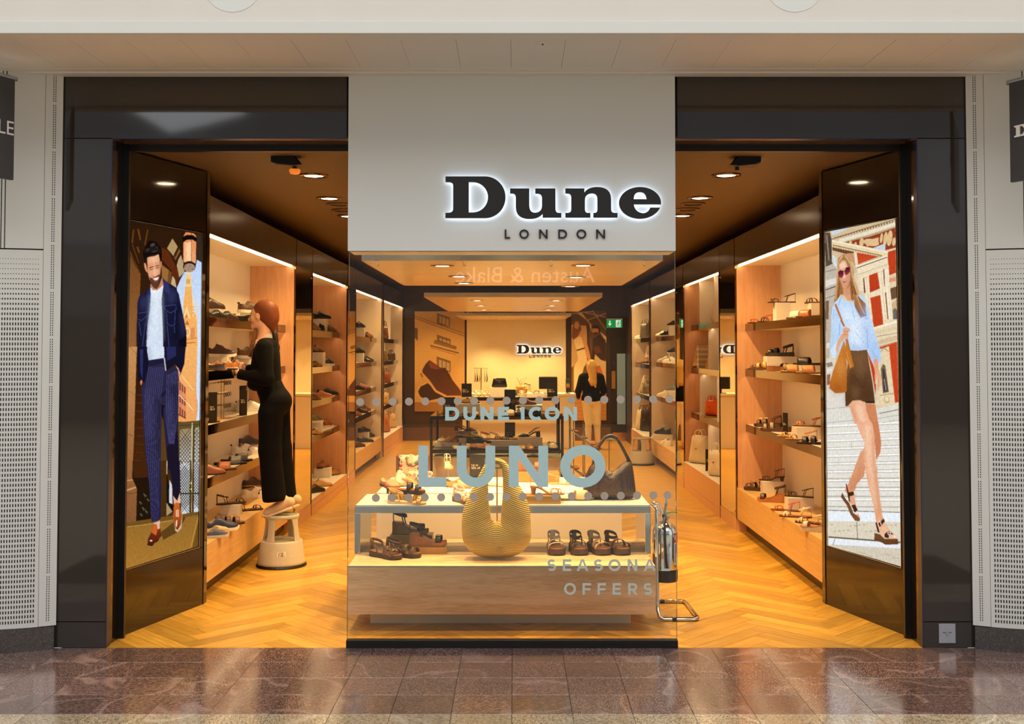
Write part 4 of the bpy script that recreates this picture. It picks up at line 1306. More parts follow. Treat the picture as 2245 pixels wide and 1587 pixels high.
# nearest bay past the woman poster
put('R1', 3, 1666, .17, 0, 'strappy', 55, 'red strappy sandal', c=(200, 52, 30))
put('R1', 3, 1690, .17, 0, 'strappy', 60, 'low black strappy sandal', c=BLACKC)
put('R1', 3, 1714, .22, .17, 'strappy', 70, 'black strappy sandal', c=(30, 22, 20), blk=(.13, .13))
put('R1', 3, 1756, .18, 0, 'slide', 40, 'white slide', c=(226, 210, 188), c2=(190, 150, 110))
put('R1', 3, 1778, .18, 0, 'slide', 40, 'tan slide', c=(178, 104, 62), c2=(150, 96, 60))
put('R1', 3, 1796, .26, .12, 'sandal', 40, 'dark sandal', c=(60, 40, 30))
put('R1', 2, 1710, .28, .13, 'buckle', 55, 'black chunky buckle sandal', c=(30, 26, 22), c2=(48, 36, 28), foot=(60, 44, 32), blk=(.28, .16))
put('R1', 2, 1668, .17, 0, 'sandal', 60, 'bronze sandal', c=(96, 62, 40))
put('R1', 2, 1684, .16, 0, 'buckle', 62, 'gold buckle sandal', c=(206, 154, 74), c2=(96, 60, 36), sling=False)
put('R1', 2, 1707, .15, 0, 'wedge', 235, 'brown suede mule', c=(112, 64, 36), c2=(150, 96, 54), hh=.05, sling=False)
put('R1', 2, 1746, .22, 0, 'sandal', 60, 'black and gold sandal', c=(30, 26, 24), c2=(206, 160, 92))
put('R1', 2, 1748, .13, 0, 'slide', 72, 'tan low mule', c=(188, 124, 64), c2=(206, 158, 96))
put('R1', 2, 1774, .30, .06, 'slide', 60, 'black slide', c=(34, 28, 26), blk=(.26, .14))
put('R1', 2, 1784, .15, 0, 'slide', 70, 'caramel slide', c=(176, 112, 58), c2=(206, 150, 86))
put('R1', 1, 1684, .22, 0, 'buckle', 60, 'metallic brown buckle sandal', c=(104, 70, 48), c2=(78, 48, 32))
put('R1', 1, 1700, .15, 0, 'buckle', 65, 'pewter chunky sandal', c=(150, 128, 100), c2=(86, 50, 34), sling=False)
card('R1', 1, 1722, .15, .06, .19, 'narrow dark offer card')
put('R1', 1, 1773, .24, .10, 'sandal', 60, 'tan strap sandal', c=(180, 108, 48), blk=(.24, .16))
put('R1', 1, 1738, .13, 0, 'sandal', 65, 'mustard ankle sandal', c=(206, 150, 74), c2=(214, 168, 98))
put('R1', 1, 1757, .13, 0, 'sandal', 62, 'caramel woven sandal', c=(190, 132, 66), c2=(206, 156, 88))
put('R1', 1, 1784, .13, 0, 'slide', 60, 'dark brown flat slide', c=(50, 34, 26), c2=(60, 44, 34), two=True)
put('R1', 0, 1692, .26, .11, 'strappy', 60, 'bronze strappy sandal', c=(70, 44, 30), blk=(.2, .14), heel=.04)
put('R1', 0, 1692, .10, 0, 'wedge', 66, 'brown cork wedge', c=(74, 48, 36), c2=(176, 112, 60))
put('R1', 0, 1659, .14, 0, 'buckle', 45, 'dark buckle sandal', c=(92, 70, 54), c2=(70, 44, 30))
put('R1', 0, 1722, .09, 0, 'strappy', 62, 'orange red strappy sandal', c=(206, 66, 36), c2=(110, 64, 36))
put('R1', 0, 1752, .24, .10, 'strappy', 60, 'black strappy sandal', c=(30, 28, 22), blk=(.22, .14))
put('R1', 0, 1744, .085, 0, 'sandal', 66, 'white strap sandal', c=(226, 208, 178), c2=(160, 96, 56))
put('R1', 0, 1778, .12, 0, 'sandal', 50, 'cream and brown sandal', c=(220, 196, 160), c2=(120, 74, 46))
put('R1', 0, 1790, .06, 0, 'wedge', 60, 'beige sequin wedge', c=(200, 180, 148), c2=(206, 182, 146), hh=.06)
# trainers and shoes further in
put('R3', 3, 1452, .18, 0, 'sneaker', 40, 'white trainer', c=WHITEC, c2=(150, 100, 60))
put('R3', 3, 1463, .17, 0, 'sneaker', 40, 'black trainer', c=(28, 26, 26))
put('R3', 3, 1478, .2, .14, 'sneaker', 30, 'dark trainer', c=(40, 40, 40))
put('R3', 2, 1460, .17, 0, 'sneaker', 60, 'cream trainer', c=(232, 220, 196), c2=(226, 206, 170))
put('R3', 2, 1472, .16, 0, 'sneaker', 60, 'white and black trainer', c=WHITEC, stripe=BLACKC)
put('R3', 2, 1478, .3, .14, 'sneaker', 30, 'black trainer', c=(34, 32, 32))
put('R3', 1, 1459, .17, 0, 'sneaker', 55, 'ivory trainer', c=(236, 226, 206))
put('R3', 1, 1476, .2, .1, 'sneaker', 40, 'grey trainer', c=(110, 112, 116))
put('R3', 0, 1441, .12, 0, 'sneaker', 62, 'cream trainer', c=(232, 220, 196), stripe=(90, 70, 50))
put('R3', 0, 1453, .16, .08, 'sneaker', 50, 'black trainer', c=(30, 28, 28), c2=(50, 46, 44), blk=(.3, .2))
put('R3', 0, 1462, .07, 0, 'sneaker', 20, 'white low trainer', c=WHITEC)
put('R4', 3, 1399, .17, 0, 'sneaker', 50, 'white and brown trainer', c=WHITEC, stripe=(70, 46, 30))
put('R4', 2, 1401, .16, 0, 'sandal', 40, 'nude sandal', c=(214, 176, 130))
put('R4', 2, 1410, .16, 0, 'sandal', 40, 'blush sandal', c=(206, 156, 120), heel=.03)

# ------------------------------------------------------------------ bags
def pillow(outline, depth, c=None, flat=0.0, ks=(1, .95, .85, .65, .35)):
    """star-shaped (x, z) outline inflated to `depth` either side"""
    if c is None: c = (sum(p[0] for p in outline) / len(outline), sum(p[1] for p in outline) / len(outline))
    mb = MB(); rings = []
    for sgn, kk in ((-1, ks[::-1]), (1, ks[1:])):
        for k in kk:
            y = sgn * depth * math.sqrt(max(0, 1 - k ** 2.6))
            rings.append([(c[0] + (p[0] - c[0]) * k, y, c[1] + (p[1] - c[1]) * k) for p in outline])
    n = len(outline); vs = [p for r in rings for p in r]; fs_ = []
    for i in range(len(rings) - 1):
        for j in range(n):
            fs_.append([i * n + j, i * n + (j + 1) % n, (i + 1) * n + (j + 1) % n, (i + 1) * n + j])
    a = len(vs); vs += [(c[0], -depth, c[1]), (c[0], depth, c[1])]
    for j in range(n):
        fs_.append([a, (j + 1) % n, j]); m = (len(rings) - 1) * n; fs_.append([a + 1, m + j, m + (j + 1) % n])
    return mb.add(vs, fs_)


def rounded(w0, w1, h, r=.02, n=5):
    """trapezoid outline, bottom width w0, top width w1, rounded corners"""
    pts = []
    for cx_, cz, a0 in ((w0 / 2 - r, r, -90), (w1 / 2 - r, h - r, 0), (-w1 / 2 + r, h - r, 90), (-w0 / 2 + r, r, 180)):
        pts += [(cx_ + r * math.cos(math.radians(a0 + 90 * i / n)), cz + r * math.sin(math.radians(a0 + 90 * i / n))) for i in range(n + 1)]
    out = []
    for i in range(len(pts)):
        a_, b_ = pts[i], pts[(i + 1) % len(pts)]
        d = math.hypot(a_[0] - b_[0], a_[1] - b_[1]); m = max(1, int(d / .05))
        out += [(a_[0] + (b_[0] - a_[0]) * q / m, a_[1] + (b_[1] - a_[1]) * q / m) for q in range(m)]
    return out


def bag(name, loc, rz, label, w0, w1, h, d, m, hm=None, hh=.1, group='handbags on the shelving', gus=None, flap=None, cat='handbag', clasp=True):
    t = thing(name, label, cat, loc, rz, group)
    b = pillow(rounded(w0, w1, h), d).build('bag_body', m, t, smooth=True)
    hm = hm or m
    if hh:
        for y in (-d * .55, d * .55):
            mb = MB().tube([(-w1 * .26, y, h - .02)] + [(-w1 * .26 * math.cos(math.pi * i / 10), y * .8, h + hh * math.sin(math.pi * i / 10)) for i in range(1, 10)] + [(w1 * .26, y, h - .02)], .006, 6)
            mb.build('handle', hm, t, smooth=True)
    if flap:
        pillow([(a * 1.02, h * .55 + bb * .46) for a, bb in rounded(w0 * .96, w1, h)], d * 1.06).build('flap', flap, t, smooth=True)
    if clasp:
        MB().box(-.012, .012, -d - .005, -d + .004, h * .52, h * .52 + .014).build('clasp', M_GOLD, t)
    return t


def shelf_bag(key, i, px, inset, name, desc, w0, w1, h, d, m, hm=None, hh=.1, rot=40, **kw):
    B = BAYS[key]; z0 = B['base'] if i == 0 else B['sh'][i - 1]
    x, y = shelf_xy(key, px, inset, z0)
    if key == 'L4': y = depth_for(px, -2.12, z0) if False else {845: 12.15, 846: 12.1, 847: 12.2, 850: 12.35, 852: 12.2, 860: 13.25, 862: 13.0, 868: 13.1, 869: 13.4, 878: 14.3, 879: 14.4}.get(px, y)
    if key == 'R4': y = min(y, 13.55)
    ang = math.radians(90 - rot) * (1 if B['sx'] < 0 else -1)
    return bag(name, (x, y, z0), ang, f"{desc} on {shelf_phrase(key, i)} of {PHR[key]}", w0, w1, h, d, m, hm, hh, f"handbags in {PHR[key]}", **kw)


M_CANVAS = mat('cream_canvas', (222, 204, 172), .8, vary=.08, bump=.2)
M_IVORY = leather((228, 212, 184), .5)
M_TANL = leather((176, 106, 54), .45); M_BRL = leather((112, 60, 30), .45); M_OLIVE = leather((126, 104, 50), .5)
shelf_bag('L4', 4, 852, .15, 'shoulder_bag', 'small snakeskin bag', .26, .18, .30, .05, leather((134, 104, 74), .4), hh=.08)
shelf_bag('L4', 4, 868, .15, 'shoulder_bag', 'small brown bag', .22, .16, .24, .05, M_BRL, hh=.08)
shelf_bag('L4', 3, 846, .15, 'shoulder_bag', 'rounded ivory bag', .24, .20, .26, .06, M_IVORY, hh=.10)
shelf_bag('L4', 3, 862, .15, 'hobo_bag', 'olive hobo bag with long strap', .24, .16, .22, .05, M_OLIVE, hh=.26)
shelf_bag('L4', 3, 878, .15, 'shoulder_bag', 'little dark bag', .2, .18, .14, .05, leather((60, 40, 28)), hh=.06)
shelf_bag('L4', 2, 850, .15, 'hobo_bag', 'chestnut hobo bag', .28, .18, .26, .06, M_BRL, hh=.16)
shelf_bag('L4', 2, 869, .15, 'shoulder_bag', 'red brown boxy bag', .24, .22, .20, .06, leather((146, 74, 40)), hh=.08)
shelf_bag('L4', 1, 847, .15, 'tote_bag', 'tan tote', .28, .24, .24, .07, M_TANL, hh=.10)
shelf_bag('L4', 1, 868, .15, 'tote_bag', 'sand coloured tote', .26, .22, .22, .06, leather((206, 168, 116)), hh=.08)
shelf_bag('L4', 0, 847, .16, 'tote_bag', 'dark olive tote', .30, .24, .30, .07, leather((62, 56, 40)), hh=.10)
shelf_bag('L4', 0, 860, .16, 'tote_bag', 'tall tan bucket bag', .28, .16, .34, .08, M_TANL, hh=.08)
shelf_bag('L4', 0, 879, .16, 'tote_bag', 'beige slouchy bag', .26, .18, .28, .08, leather((206, 172, 124)), hh=.08)
shelf_bag('R2', 3, 1560, .22, 'shoulder_bag', 'cream quilted bag', .30, .2, .30, .07, M_CANVAS, hh=.18, rot=30)
shelf_bag('R2', 3, 1566, .3, 'tote_bag', 'black and cream striped tote', .3, .26, .42, .06, leather((70, 54, 42)), M_IVORY, .16, 20)
shelf_bag('R2', 2, 1533, .18, 'evening_bag', 'silver beaded evening bag', .24, .16, .22, .06, mat('sequin_fabric', (206, 176, 140), .25, metal=.4, vary=.5, vscale=90), M_CHROME, .06)
shelf_bag('R2', 2, 1571, .18, 'pouch_bag', 'mustard pleated pouch bag', .30, .16, .26, .08, mat('mustard_pleats', (206, 146, 36), .5, vary=.25, vscale=14, stretch=(.4, .4, 4)), hh=.03)
x_, y_ = shelf_xy('R2', 1547, .22, BAYS['R2']['sh'][1])
for k in range(9):
    block('jewellery_box', x_, y_, BAYS['R2']['sh'][1] + k * .032, .20, .15, .030, ('lowest', 'second', 'third', 'fourth', 'fifth', 'sixth', 'seventh', 'eighth', 'topmost')[k] + ' striped cream box of the stack beside silver evening bag', mat(f'cream_box_{k % 2}', (206, 186, 150) if k % 2 else (176, 146, 108), .6), cat='box')
x_, y_ = shelf_xy('R2', 1561, .16, BAYS['R2']['sh'][0])
block('display_tray', x_, y_, BAYS['R2']['sh'][0], .24, .26, .018, 'gold tray under the orange bag', M_GOLDBLOCK, cat='tray')
bag('box_bag', (x_, y_, BAYS['R2']['sh'][0] + .018), -.9, 'small bright orange box bag on gold tray', .2, .18, .19, .05, leather((232, 92, 26), .4), None, .05)
bag('box_bag', (x_ + .06, y_ + .22, BAYS['R2']['sh'][0]), -.9, 'small white bag just behind the orange box bag', .2, .14, .17, .05, M_IVORY, M_GOLD, .05)
shelf_bag('R2', 0, 1536, .16, 'tote_bag', 'large cream canvas tote', .36, .24, .36, .09, M_CANVAS, M_IVORY, .07)
shelf_bag('R2', 0, 1574, .12, 'backpack', 'ivory backpack', .26, .22, .30, .08, M_IVORY, hh=.08)
B_ = BAYS['R2']; x_, y_ = shelf_xy('R2', 1556, .12, B_['base'])
offer_sign(x_, y_, B_['base'], .10, .26, 'clear framed offer card beside the cream canvas tote')
shelf_bag('R4', 3, 1415, .2, 'backpack', 'grey buckled backpack', .24, .2, .30, .07, leather((96, 84, 70)), hh=.06)
shelf_bag('R4', 2, 1414, .3, 'backpack', 'cream knotted bag', .26, .14, .34, .07, M_CANVAS, hh=.10)
shelf_bag('R4', 1, 1403, .2, 'pouch_bag', 'white peaked pouch', .28, .06, .34, .06, M_IVORY, hh=0)
shelf_bag('R4', 1, 1418, .2, 'shoulder_bag', 'small grey bag', .2, .16, .18, .05, leather((120, 108, 92)), hh=.06)
shelf_bag('R4', 0, 1404, .18, 'tote_bag', 'cream tote with brown rope handles', .40, .30, .38, .10, M_CANVAS, M_BRL, .08)
shelf_bag('R4', 0, 1419, .2, 'tote_bag', 'black and white tote', .34, .26, .40, .08, leather((44, 36, 32)), M_BRL, .08)

# sunglasses rack on the third shelf, behind the step-stool woman's hand
zr = BAYS['L1']['sh'][1]; x_, y_ = shelf_xy('L1', 487, .22, zr)
t = thing('sunglasses_rack', 'gold wire rack holding sunglasses on third shelf by the woman', 'display rack', (x_, y_, zr))
MB().box(-.09, .09, -.12, .12, 0, .006).build('base_plate', M_GOLD, t)
for yy in (-.04, .05):
    MB().cyl((0, yy, .006), (0, yy, .335), .0035, n=8).build('upright', M_GOLD, t)
for k in range(3):
    MB().tube([(0, -.12, .12 + .095 * k), (0, .14, .12 + .095 * k)], .0025, 6).build('bar', M_GOLD, t)
for k in range(3):
    for q in range(2):
        g = thing('sunglasses', ('lower', 'middle', 'upper')[k] + (' near' if q == 0 else ' far') + ' pair of tortoiseshell sunglasses on the gold wire rack', 'sunglasses', (x_ + .02, y_ - .05 + .12 * q, zr + .125 + .095 * k), 0, 'sunglasses on the gold rack')
        mfr = leather((92, 58, 34), .2)
        for s in (-1, 1):
            MB().tube([(.02, s * .032 + .022 * math.cos(a_), -.02 + .018 * math.sin(a_)) for a_ in [2 * math.pi * i / 14 for i in range(14)]], .003, 5, closed=True).build('rim', mfr, g)
            MB().cyl((.019, s * .032, -.02), (.021, s * .032, -.02), .021, n=14).build('lens', mat('smoky_lens', (60, 40, 36), .1), g)
            MB().tube([(.02, s * .056, -.014), (-.06, s * .06, -.012), (-.10, s * .06, -.028)], .002, 5).build('temple', mfr, g)
        MB().tube([(.021, -.010, -.016), (.023, 0, -.013), (.021, .010, -.016)], .002, 5).build('bridge', mfr, g)
card('L1', 2, 466, .14, .10, .24, 'dark offer card near the poster')
card('L1', 2, 533, .14, .10, .26, 'tall offer card beside the sunglasses')

# ------------------------------------------------------------------ window plinth, steel table and rear block
pl = thing('display_plinth', 'low oak display plinth just inside the shop window', 'plinth', (-.083, .9, 0))
MB().box(-.99, .99, -.5, .51, .103, .411).build('oak_box', M_OAKX, pl, bevel=.002)
MB().box(-.868, .85, -.307, .45, 0, .103).build('toe_box', mat('pale_green_toe', (238, 234, 208), .3, vary=.05), pl)
MB().box(-.992, .992, -.502, -.498, .406, .4125).build('edge_trim', M_STEEL, pl)
tb = thing('steel_table', 'brushed steel bridge table with white top standing on the oak plinth', 'table', (-.08, 1.11, .411))
MB().box(-1.01, 1.01, -.29, .29, .276, .323).build('top_frame', M_STEEL, tb, bevel=.001)
MB().box(-1.004, 1.004, -.285, .285, .323, .331).build('white_top', mat('white_glass_top', (232, 228, 220), .2), tb)
M_POL = mat('polished_steel', (200, 202, 200), .06, metal=1.0, vary=.02)
for sx in (-1, 1):
    MB().box(sx * 1.01, sx * .972, -.29, .29, 0, .276).build('side_panel', M_STEEL if sx < 0 else M_POL, tb, bevel=.001)
tag(MB().box(-.93, .92, -.5, .5, 0, .725).build('display_block_large', M_CREAM, bevel=.003), 'large white display block behind the steel table', 'display block').location = (-.11, 2.10, 0)

PZ, TZ, BZ = .411, .742, .725


def zshoe(kind, px, py, z, rot, label, lift=0, **kw):
    v = at_z(px, py, z)
    return shoe(kind, (v.x, v.y, z + lift), math.radians(rot), label, 'window display footwear', **kw)


def riser(px, py, z, w, d, h, label, rz=0.0, m=None):
    v = at_z(px, py, z)
    return block('gold_riser', v.x, v.y, z, w, d, h, label, m or M_GOLDBLOCK, rz, 'riser')


# on the plinth, in front of the steel table
riser(903, 1196, PZ, .30, .13, .085, 'taller gold riser under the black wedge sandal')
zshoe('wedge', 900, 1196, PZ, -6, 'black strapped cork wedge sandal on the taller gold riser', .085, c=(34, 30, 28))
riser(940, 1211, PZ, .25, .12, .045, 'low gold riser under the front cork wedge', .06)
zshoe('wedge', 938, 1210, PZ, -4, 'front cork wedge sandal with black straps on low riser', .045, c=(36, 30, 28), c2=(176, 136, 96))
zshoe('buckle', 845, 1222, PZ, -38, 'brown chunky buckle sandal lying nearest the plinth corner', c=(108, 78, 52), c2=(70, 56, 44), foot=(140, 96, 62))
zshoe('buckle', 884, 1219, PZ, -30, 'brown chunky buckle sandal next to the low riser', c=(96, 68, 46), c2=(66, 54, 42), foot=(136, 92, 58))
for px, c_, lb, rr in ((1217, (214, 196, 166), 'cream buckled platform sandal, first of four in the row', -84), (1266, (70, 56, 44), 'black buckled platform sandal, second of four in the row', -82), (1311, (196, 164, 116), 'tan buckled platform sandal, third of four in the row', -70), (1351, (82, 56, 40), 'brown buckled platform sandal, last of four in the row', -64)):
    zshoe('buckle', px, 1211, PZ, rr, lb, c=c_, c2=(78, 62, 50), foot=(170, 104, 54), L=.25, W=.115, th=.048)
# on the steel table
riser(893, 1099, TZ, .26, .12, .05, 'gold riser under the black buckle sandal on steel table')
zshoe('buckle', 890, 1098, TZ, -10, 'black two-buckle sandal with gold buckles on gold riser', .05, c=(32, 28, 26), c2=(40, 34, 30), foot=(170, 96, 44), sling=False)
zshoe('buckle', 893, 1104, TZ, -12, 'gold metallic sandal lying in front of black buckle sandal', c=(206, 164, 88), c2=(206, 176, 128), foot=(214, 180, 130), sling=True, th=.014)
zshoe('buckle', 1018, 1102, TZ, -58, 'white buckle sandal beside the straw bag', c=(226, 206, 176), c2=(96, 60, 36), foot=(176, 104, 54))
riser(1178, 1102, TZ, .32, .14, .055, 'gold riser under the tan heeled sandal')
zshoe('strappy', 1200, 1101, TZ, -4, 'tan cross-strap heeled sandal on gold riser', .055, c=(190, 120, 58), c2=(190, 124, 64), heel=.05, L=.24)
zshoe('slide', 1262, 1096, TZ, 10, 'pale raffia flat slide beside the woven bag', c=(206, 176, 130), c2=(220, 194, 150))
# on the white block behind
zshoe('sneaker', 878, 1062, BZ, -80, 'floral laced trainer on the white block', c=(214, 180, 150), c2=(200, 160, 120), lace=(236, 226, 210))
zshoe('espadrille', 853, 1068, BZ, -62, 'floral slip-on shoe on the white block', c=(196, 128, 96), c2=(120, 76, 50))
zshoe('slingback', 915, 1066, BZ, -10, 'floral heeled sandal beside the floral trainer', c=(176, 136, 100), c2=(206, 160, 110))
zshoe('loafer', 1000, 1068, BZ, -30, 'tan suede flat beneath the letter U', c=(196, 140, 80), c2=(170, 116, 64))
zshoe('flat', 1092, 1066, BZ, -20, 'ivory ballet flat seen behind the straw bag', c=(232, 212, 178))
riser(1180, 1054, BZ, .34, .2, .075, 'gold riser holding the tan wedge on the white block')
zshoe('wedge', 1160, 1052, BZ, -8, 'tan suede wedge sandal on the rear gold riser', .075, c=(170, 108, 54), c2=(170, 108, 60), L=.23)
zshoe('strappy', 1235, 1062, BZ, -12, 'nude strappy sandal beneath the letter O', c=(206, 150, 100), c2=(206, 160, 110))
v = at_z(1046, 1046, BZ); offer_sign(v.x, v.y, BZ, .125, .19, 'black offer card inside the letter U on the white block')

# floral bags
M_FLOR = bpy.data.materials.new('floral_print'); M_FLOR.use_nodes = True
nt = M_FLOR.node_tree; b = nt.nodes['Principled BSDF']; L = nt.links.new
tc = nd(nt, 'ShaderNodeTexCoord'); vo = nd(nt, 'ShaderNodeTexVoronoi'); vo.inputs['Scale'].default_value = 26
n1 = nd(nt, 'ShaderNodeTexNoise'); n1.inputs['Scale'].default_value = 30; ad = nd(nt, 'ShaderNodeMixRGB', blend_type='ADD'); ad.inputs[0].default_value = .04
L(tc.outputs['Object'], ad.inputs[1]); L(n1.outputs['Color'], ad.inputs[2]); L(tc.outputs['Object'], n1.inputs['Vector']); L(ad.outputs[0], vo.inputs['Vector'])
cr = nd(nt, 'ShaderNodeValToRGB'); cr.color_ramp.interpolation = 'CONSTANT'; e = cr.color_ramp.elements
e[0].color = (*lin((190, 60, 70)), 1); e[1].position = .22; e[1].color = (*lin((84, 124, 70)), 1)
for p_, c_ in ((.4, (214, 120, 120)), (.55, (70, 104, 140)), (.68, (206, 140, 60)), (.82, (150, 60, 90))):
    q = e.new(p_); q.color = (*lin(c_), 1)
sp = nd(nt, 'ShaderNodeSeparateColor'); L(vo.outputs['Color'], sp.inputs[0]); L(sp.outputs[0], cr.inputs[0])
ms = nd(nt, 'ShaderNodeMath', operation='LESS_THAN'); ms.inputs[1].default_value = .44; L(vo.outputs['Distance'], ms.inputs[0])
mx = nd(nt, 'ShaderNodeMix'); mx.data_type = 'RGBA'; mx.inputs[6].default_value = (*lin((226, 200, 160)), 1); L(ms.outputs[0], mx.inputs[0]); L(cr.outputs[0], mx.inputs[7])
L(mx.outputs[2], b.inputs['Base Color']); b.inputs['Roughness'].default_value = .5
v = at_z(906, 1050, BZ)
t = bag('tote_bag', (v.x, v.y, BZ), 0, 'floral printed handbag with brown leather edges on the white block', .26, .255, .20, .06, M_FLOR, M_BRL, .0, 'window display bags', clasp=False)
for s in (-1, 1): MB().box(s * .118, s * .138, -.05, .05, .005, .198).build('side_gusset', M_BRL, t, bevel=.006)
MB().tube([(-.05, -.062, .19), (-.045, -.07, .13), (0, -.074, .11), (.045, -.07, .13), (.05, -.062, .19)], .006, 6).build('handle', M_BRL, t, smooth=True)
MB().box(-.03, .0, -.07, -.05, .14, .21).build('tag', M_IVORY, t)
v = at_z(922, 1060, BZ)
t = bag('clutch_bag', (v.x, v.y, BZ + .0), 0, 'floral ruffled clutch leaning on the floral handbag', .19, .20, .10, .03, M_FLOR, M_GOLD, 0, 'window display bags', clasp=False)
mr_ = mat('gold_ruffle', (206, 158, 78), .5, vary=.3, vscale=60)
for k in range(12):
    a_ = math.radians(200 + 140 * k / 11); cxr, czr = .108 * math.cos(a_), .065 + .075 * math.sin(a_)
    MB().ball((cxr, -.01, czr), .022, .014, .016, 8, 6).build('ruffle', mr_, t, smooth=True)

# small sandal on a steel stand
v = at_z(982, 1062, BZ)
t = thing('shoe_stand', 'slim steel stand holding a small white sandal', 'shoe stand', (v.x, v.y, BZ))
MB().cyl((0, 0, 0), (0, 0, .006), .035, n=18).build('base', M_STEEL, t); MB().cyl((0, 0, .006), (0, 0, .125), .004, n=8).build('pole', M_STEEL, t)
MB().box(-.02, .02, -.035, .03, .125, .13).build('plate', M_STEEL, t)
shoe('strappy', (v.x, v.y, BZ + .130), math.radians(-80), 'small white heeled sandal raised on slim steel stand', 'window display footwear', .8, c=(232, 210, 180), c2=(206, 150, 110), heel=.05)

# ------------------------------------------------------------------ straw hobo bag
M_STRAW = bpy.data.materials.new('woven_straw'); M_STRAW.use_nodes = True
nt = M_STRAW.node_tree; b = nt.nodes['Principled BSDF']; L = nt.links.new
tc = nd(nt, 'ShaderNodeUVMap'); wv = nd(nt, 'ShaderNodeTexWave'); wv.bands_direction = 'Y'; wv.inputs['Scale'].default_value = 7.2; wv.inputs['Distortion'].default_value = .6; wv.inputs['Detail'].default_value = 2
n1 = nd(nt, 'ShaderNodeTexNoise'); n1.inputs['Scale'].default_value = 130; L(tc.outputs[0], n1.inputs['Vector'])
L(tc.outputs[0], wv.inputs['Vector'])
cr = nd(nt, 'ShaderNodeValToRGB'); e = cr.color_ramp.elements
e[0].position = .03; e[0].color = (*lin((150, 124, 52)), 1); e[1].position = .20; e[1].color = (*lin((240, 210, 112)), 1)
L(wv.outputs['Fac'], cr.inputs[0])
mx = nd(nt, 'ShaderNodeMixRGB', blend_type='MULTIPLY'); mx.inputs[0].default_value = .45; L(cr.outputs[0], mx.inputs[1]); L(n1.outputs['Color'], mx.inputs[2])
L(mx.outputs[0], b.inputs['Base Color']); b.inputs['Roughness'].default_value = .75
bp = nd(nt, 'ShaderNodeBump'); bp.inputs['Strength'].default_value = .6; bp.inputs['Distance'].default_value = .004
L(wv.outputs['Fac'], bp.inputs['Height']); L(bp.outputs[0], b.inputs['Normal'])
yb = .665
org = at_y(1088, 1219, yb)
t = thing('straw_bag', 'large yellow woven straw hobo bag on the oak plinth', 'handbag', (org.x, yb, PZ))
RP = [(1087, 1006, 6), (1101, 1011, 7), (1111, 1028, 10), (1118, 1055, 16), (1126, 1085, 25), (1130, 1115, 31), (1130, 1145, 34), (1121, 1170, 42), (1088, 1179, 39), (1057, 1170, 42), (1046, 1145, 34), (1045, 1115, 29), (1050, 1085, 22), (1058, 1050, 13), (1067, 1024, 9), (1076, 1010, 7)]
pp = []
for i in range(len(RP)):  # smooth the ring
    a_, b_, c_, d_ = RP[i - 1], RP[i], RP[(i + 1) % len(RP)], RP[(i + 2) % len(RP)]
    for q in range(6):
        u = q / 6.0
        pp.append(tuple(.5 * ((2 * b_[k]) + (-a_[k] + c_[k]) * u + (2 * a_[k] - 5 * b_[k] + 4 * c_[k] - d_[k]) * u * u + (-a_[k] + 3 * b_[k] - 3 * c_[k] + d_[k]) * u ** 3) for k in range(3)))
path = []; rad = []; rdp = []
for x, y, w in pp:
    v = at_y(x, y, yb); path.append((v.x - org.x, 0, v.z - org.z)); r_ = w / 326.0; rad.append(r_); rdp.append(min(.105, r_ * .95))
zmin = min(p[2] - r_ for p, r_ in zip(path, rad))
mb = MB().tube(path, rad, 28, closed=True, up=(0, 1, 0), rb=rdp)
mb.v = [(x, y, z - min(0, zmin) + .002) for x, y, z in mb.v]
o = mb.build('bag_body', M_STRAW, t, smooth=True, fix=False)
uv = o.data.uv_layers.new(name='UVMap'); nring = 28
for poly in o.data.polygons:
    for li_, vi in zip(poly.loop_indices, poly.vertices):
        i, j = divmod(vi, nring)
        p = mb.v[vi]
        # braids run round the bag: follow height in the body and lean along the limbs
        w_ = min(1.0, max(0.0, (p[2] - .05) / .20)); w_ = w_ * w_ * (3 - 2 * w_)
        uv.data[li_].uv = (p[0] * 3, p[2] * 3.3 + math.sqrt(p[0] * p[0] + .0009) * (.30 + 1.0 * w_))
MB().prism([[[(-.022, 0), (-.01, .004), (.0, -.002), (.016, 0), (.02, .012), (.012, .03), (-.004, .034), (-.016, .026), (-.024, .014)]]], 0, .003, lambda a_, b_, d: (a_ + .035, -.1075 - d, b_ + .055)).build('logo_patch', leather((190, 150, 84)), t)
t = thing('bag_stand', 'thin brass stand inside the straw bag handle', 'bag stand', (org.x + .005, yb + .0, PZ + .235))
MB().cyl((0, 0, 0), (0, 0, .365), .005, n=10).build('pole', M_GOLD, t)
MB().box(-.028, .028, -.02, .02, .36, .378).build('hook', mat('olive_hook', (150, 138, 84), .4), t, bevel=.005)

# ------------------------------------------------------------------ brown woven hobo bag
M_WOV = bpy.data.materials.new('woven_brown_leather'); M_WOV.use_nodes = True
nt = M_WOV.node_tree; b = nt.nodes['Principled BSDF']; L = nt.links.new
tc = nd(nt, 'ShaderNodeTexCoord'); mp = nd(nt, 'ShaderNodeMapping'); mp.inputs['Rotation'].default_value = (0, .6, 0); mp.inputs['Scale'].default_value = (1, 1, 1)
L(tc.outputs['Object'], mp.inputs['Vector'])
vo = nd(nt, 'ShaderNodeTexVoronoi'); vo.inputs['Scale'].default_value = 95; vo.inputs['Randomness'].default_value = .25; L(mp.outputs[0], vo.inputs['Vector'])
cr = nd(nt, 'ShaderNodeValToRGB'); e = cr.color_ramp.elements
e[0].position = .2; e[0].color = (*lin((92, 54, 32)), 1); e[1].position = .55; e[1].color = (*lin((20, 12, 8)), 1)
L(vo.outputs['Distance'], cr.inputs[0]); L(cr.outputs[0], b.inputs['Base Color']); b.inputs['Roughness'].default_value = .35
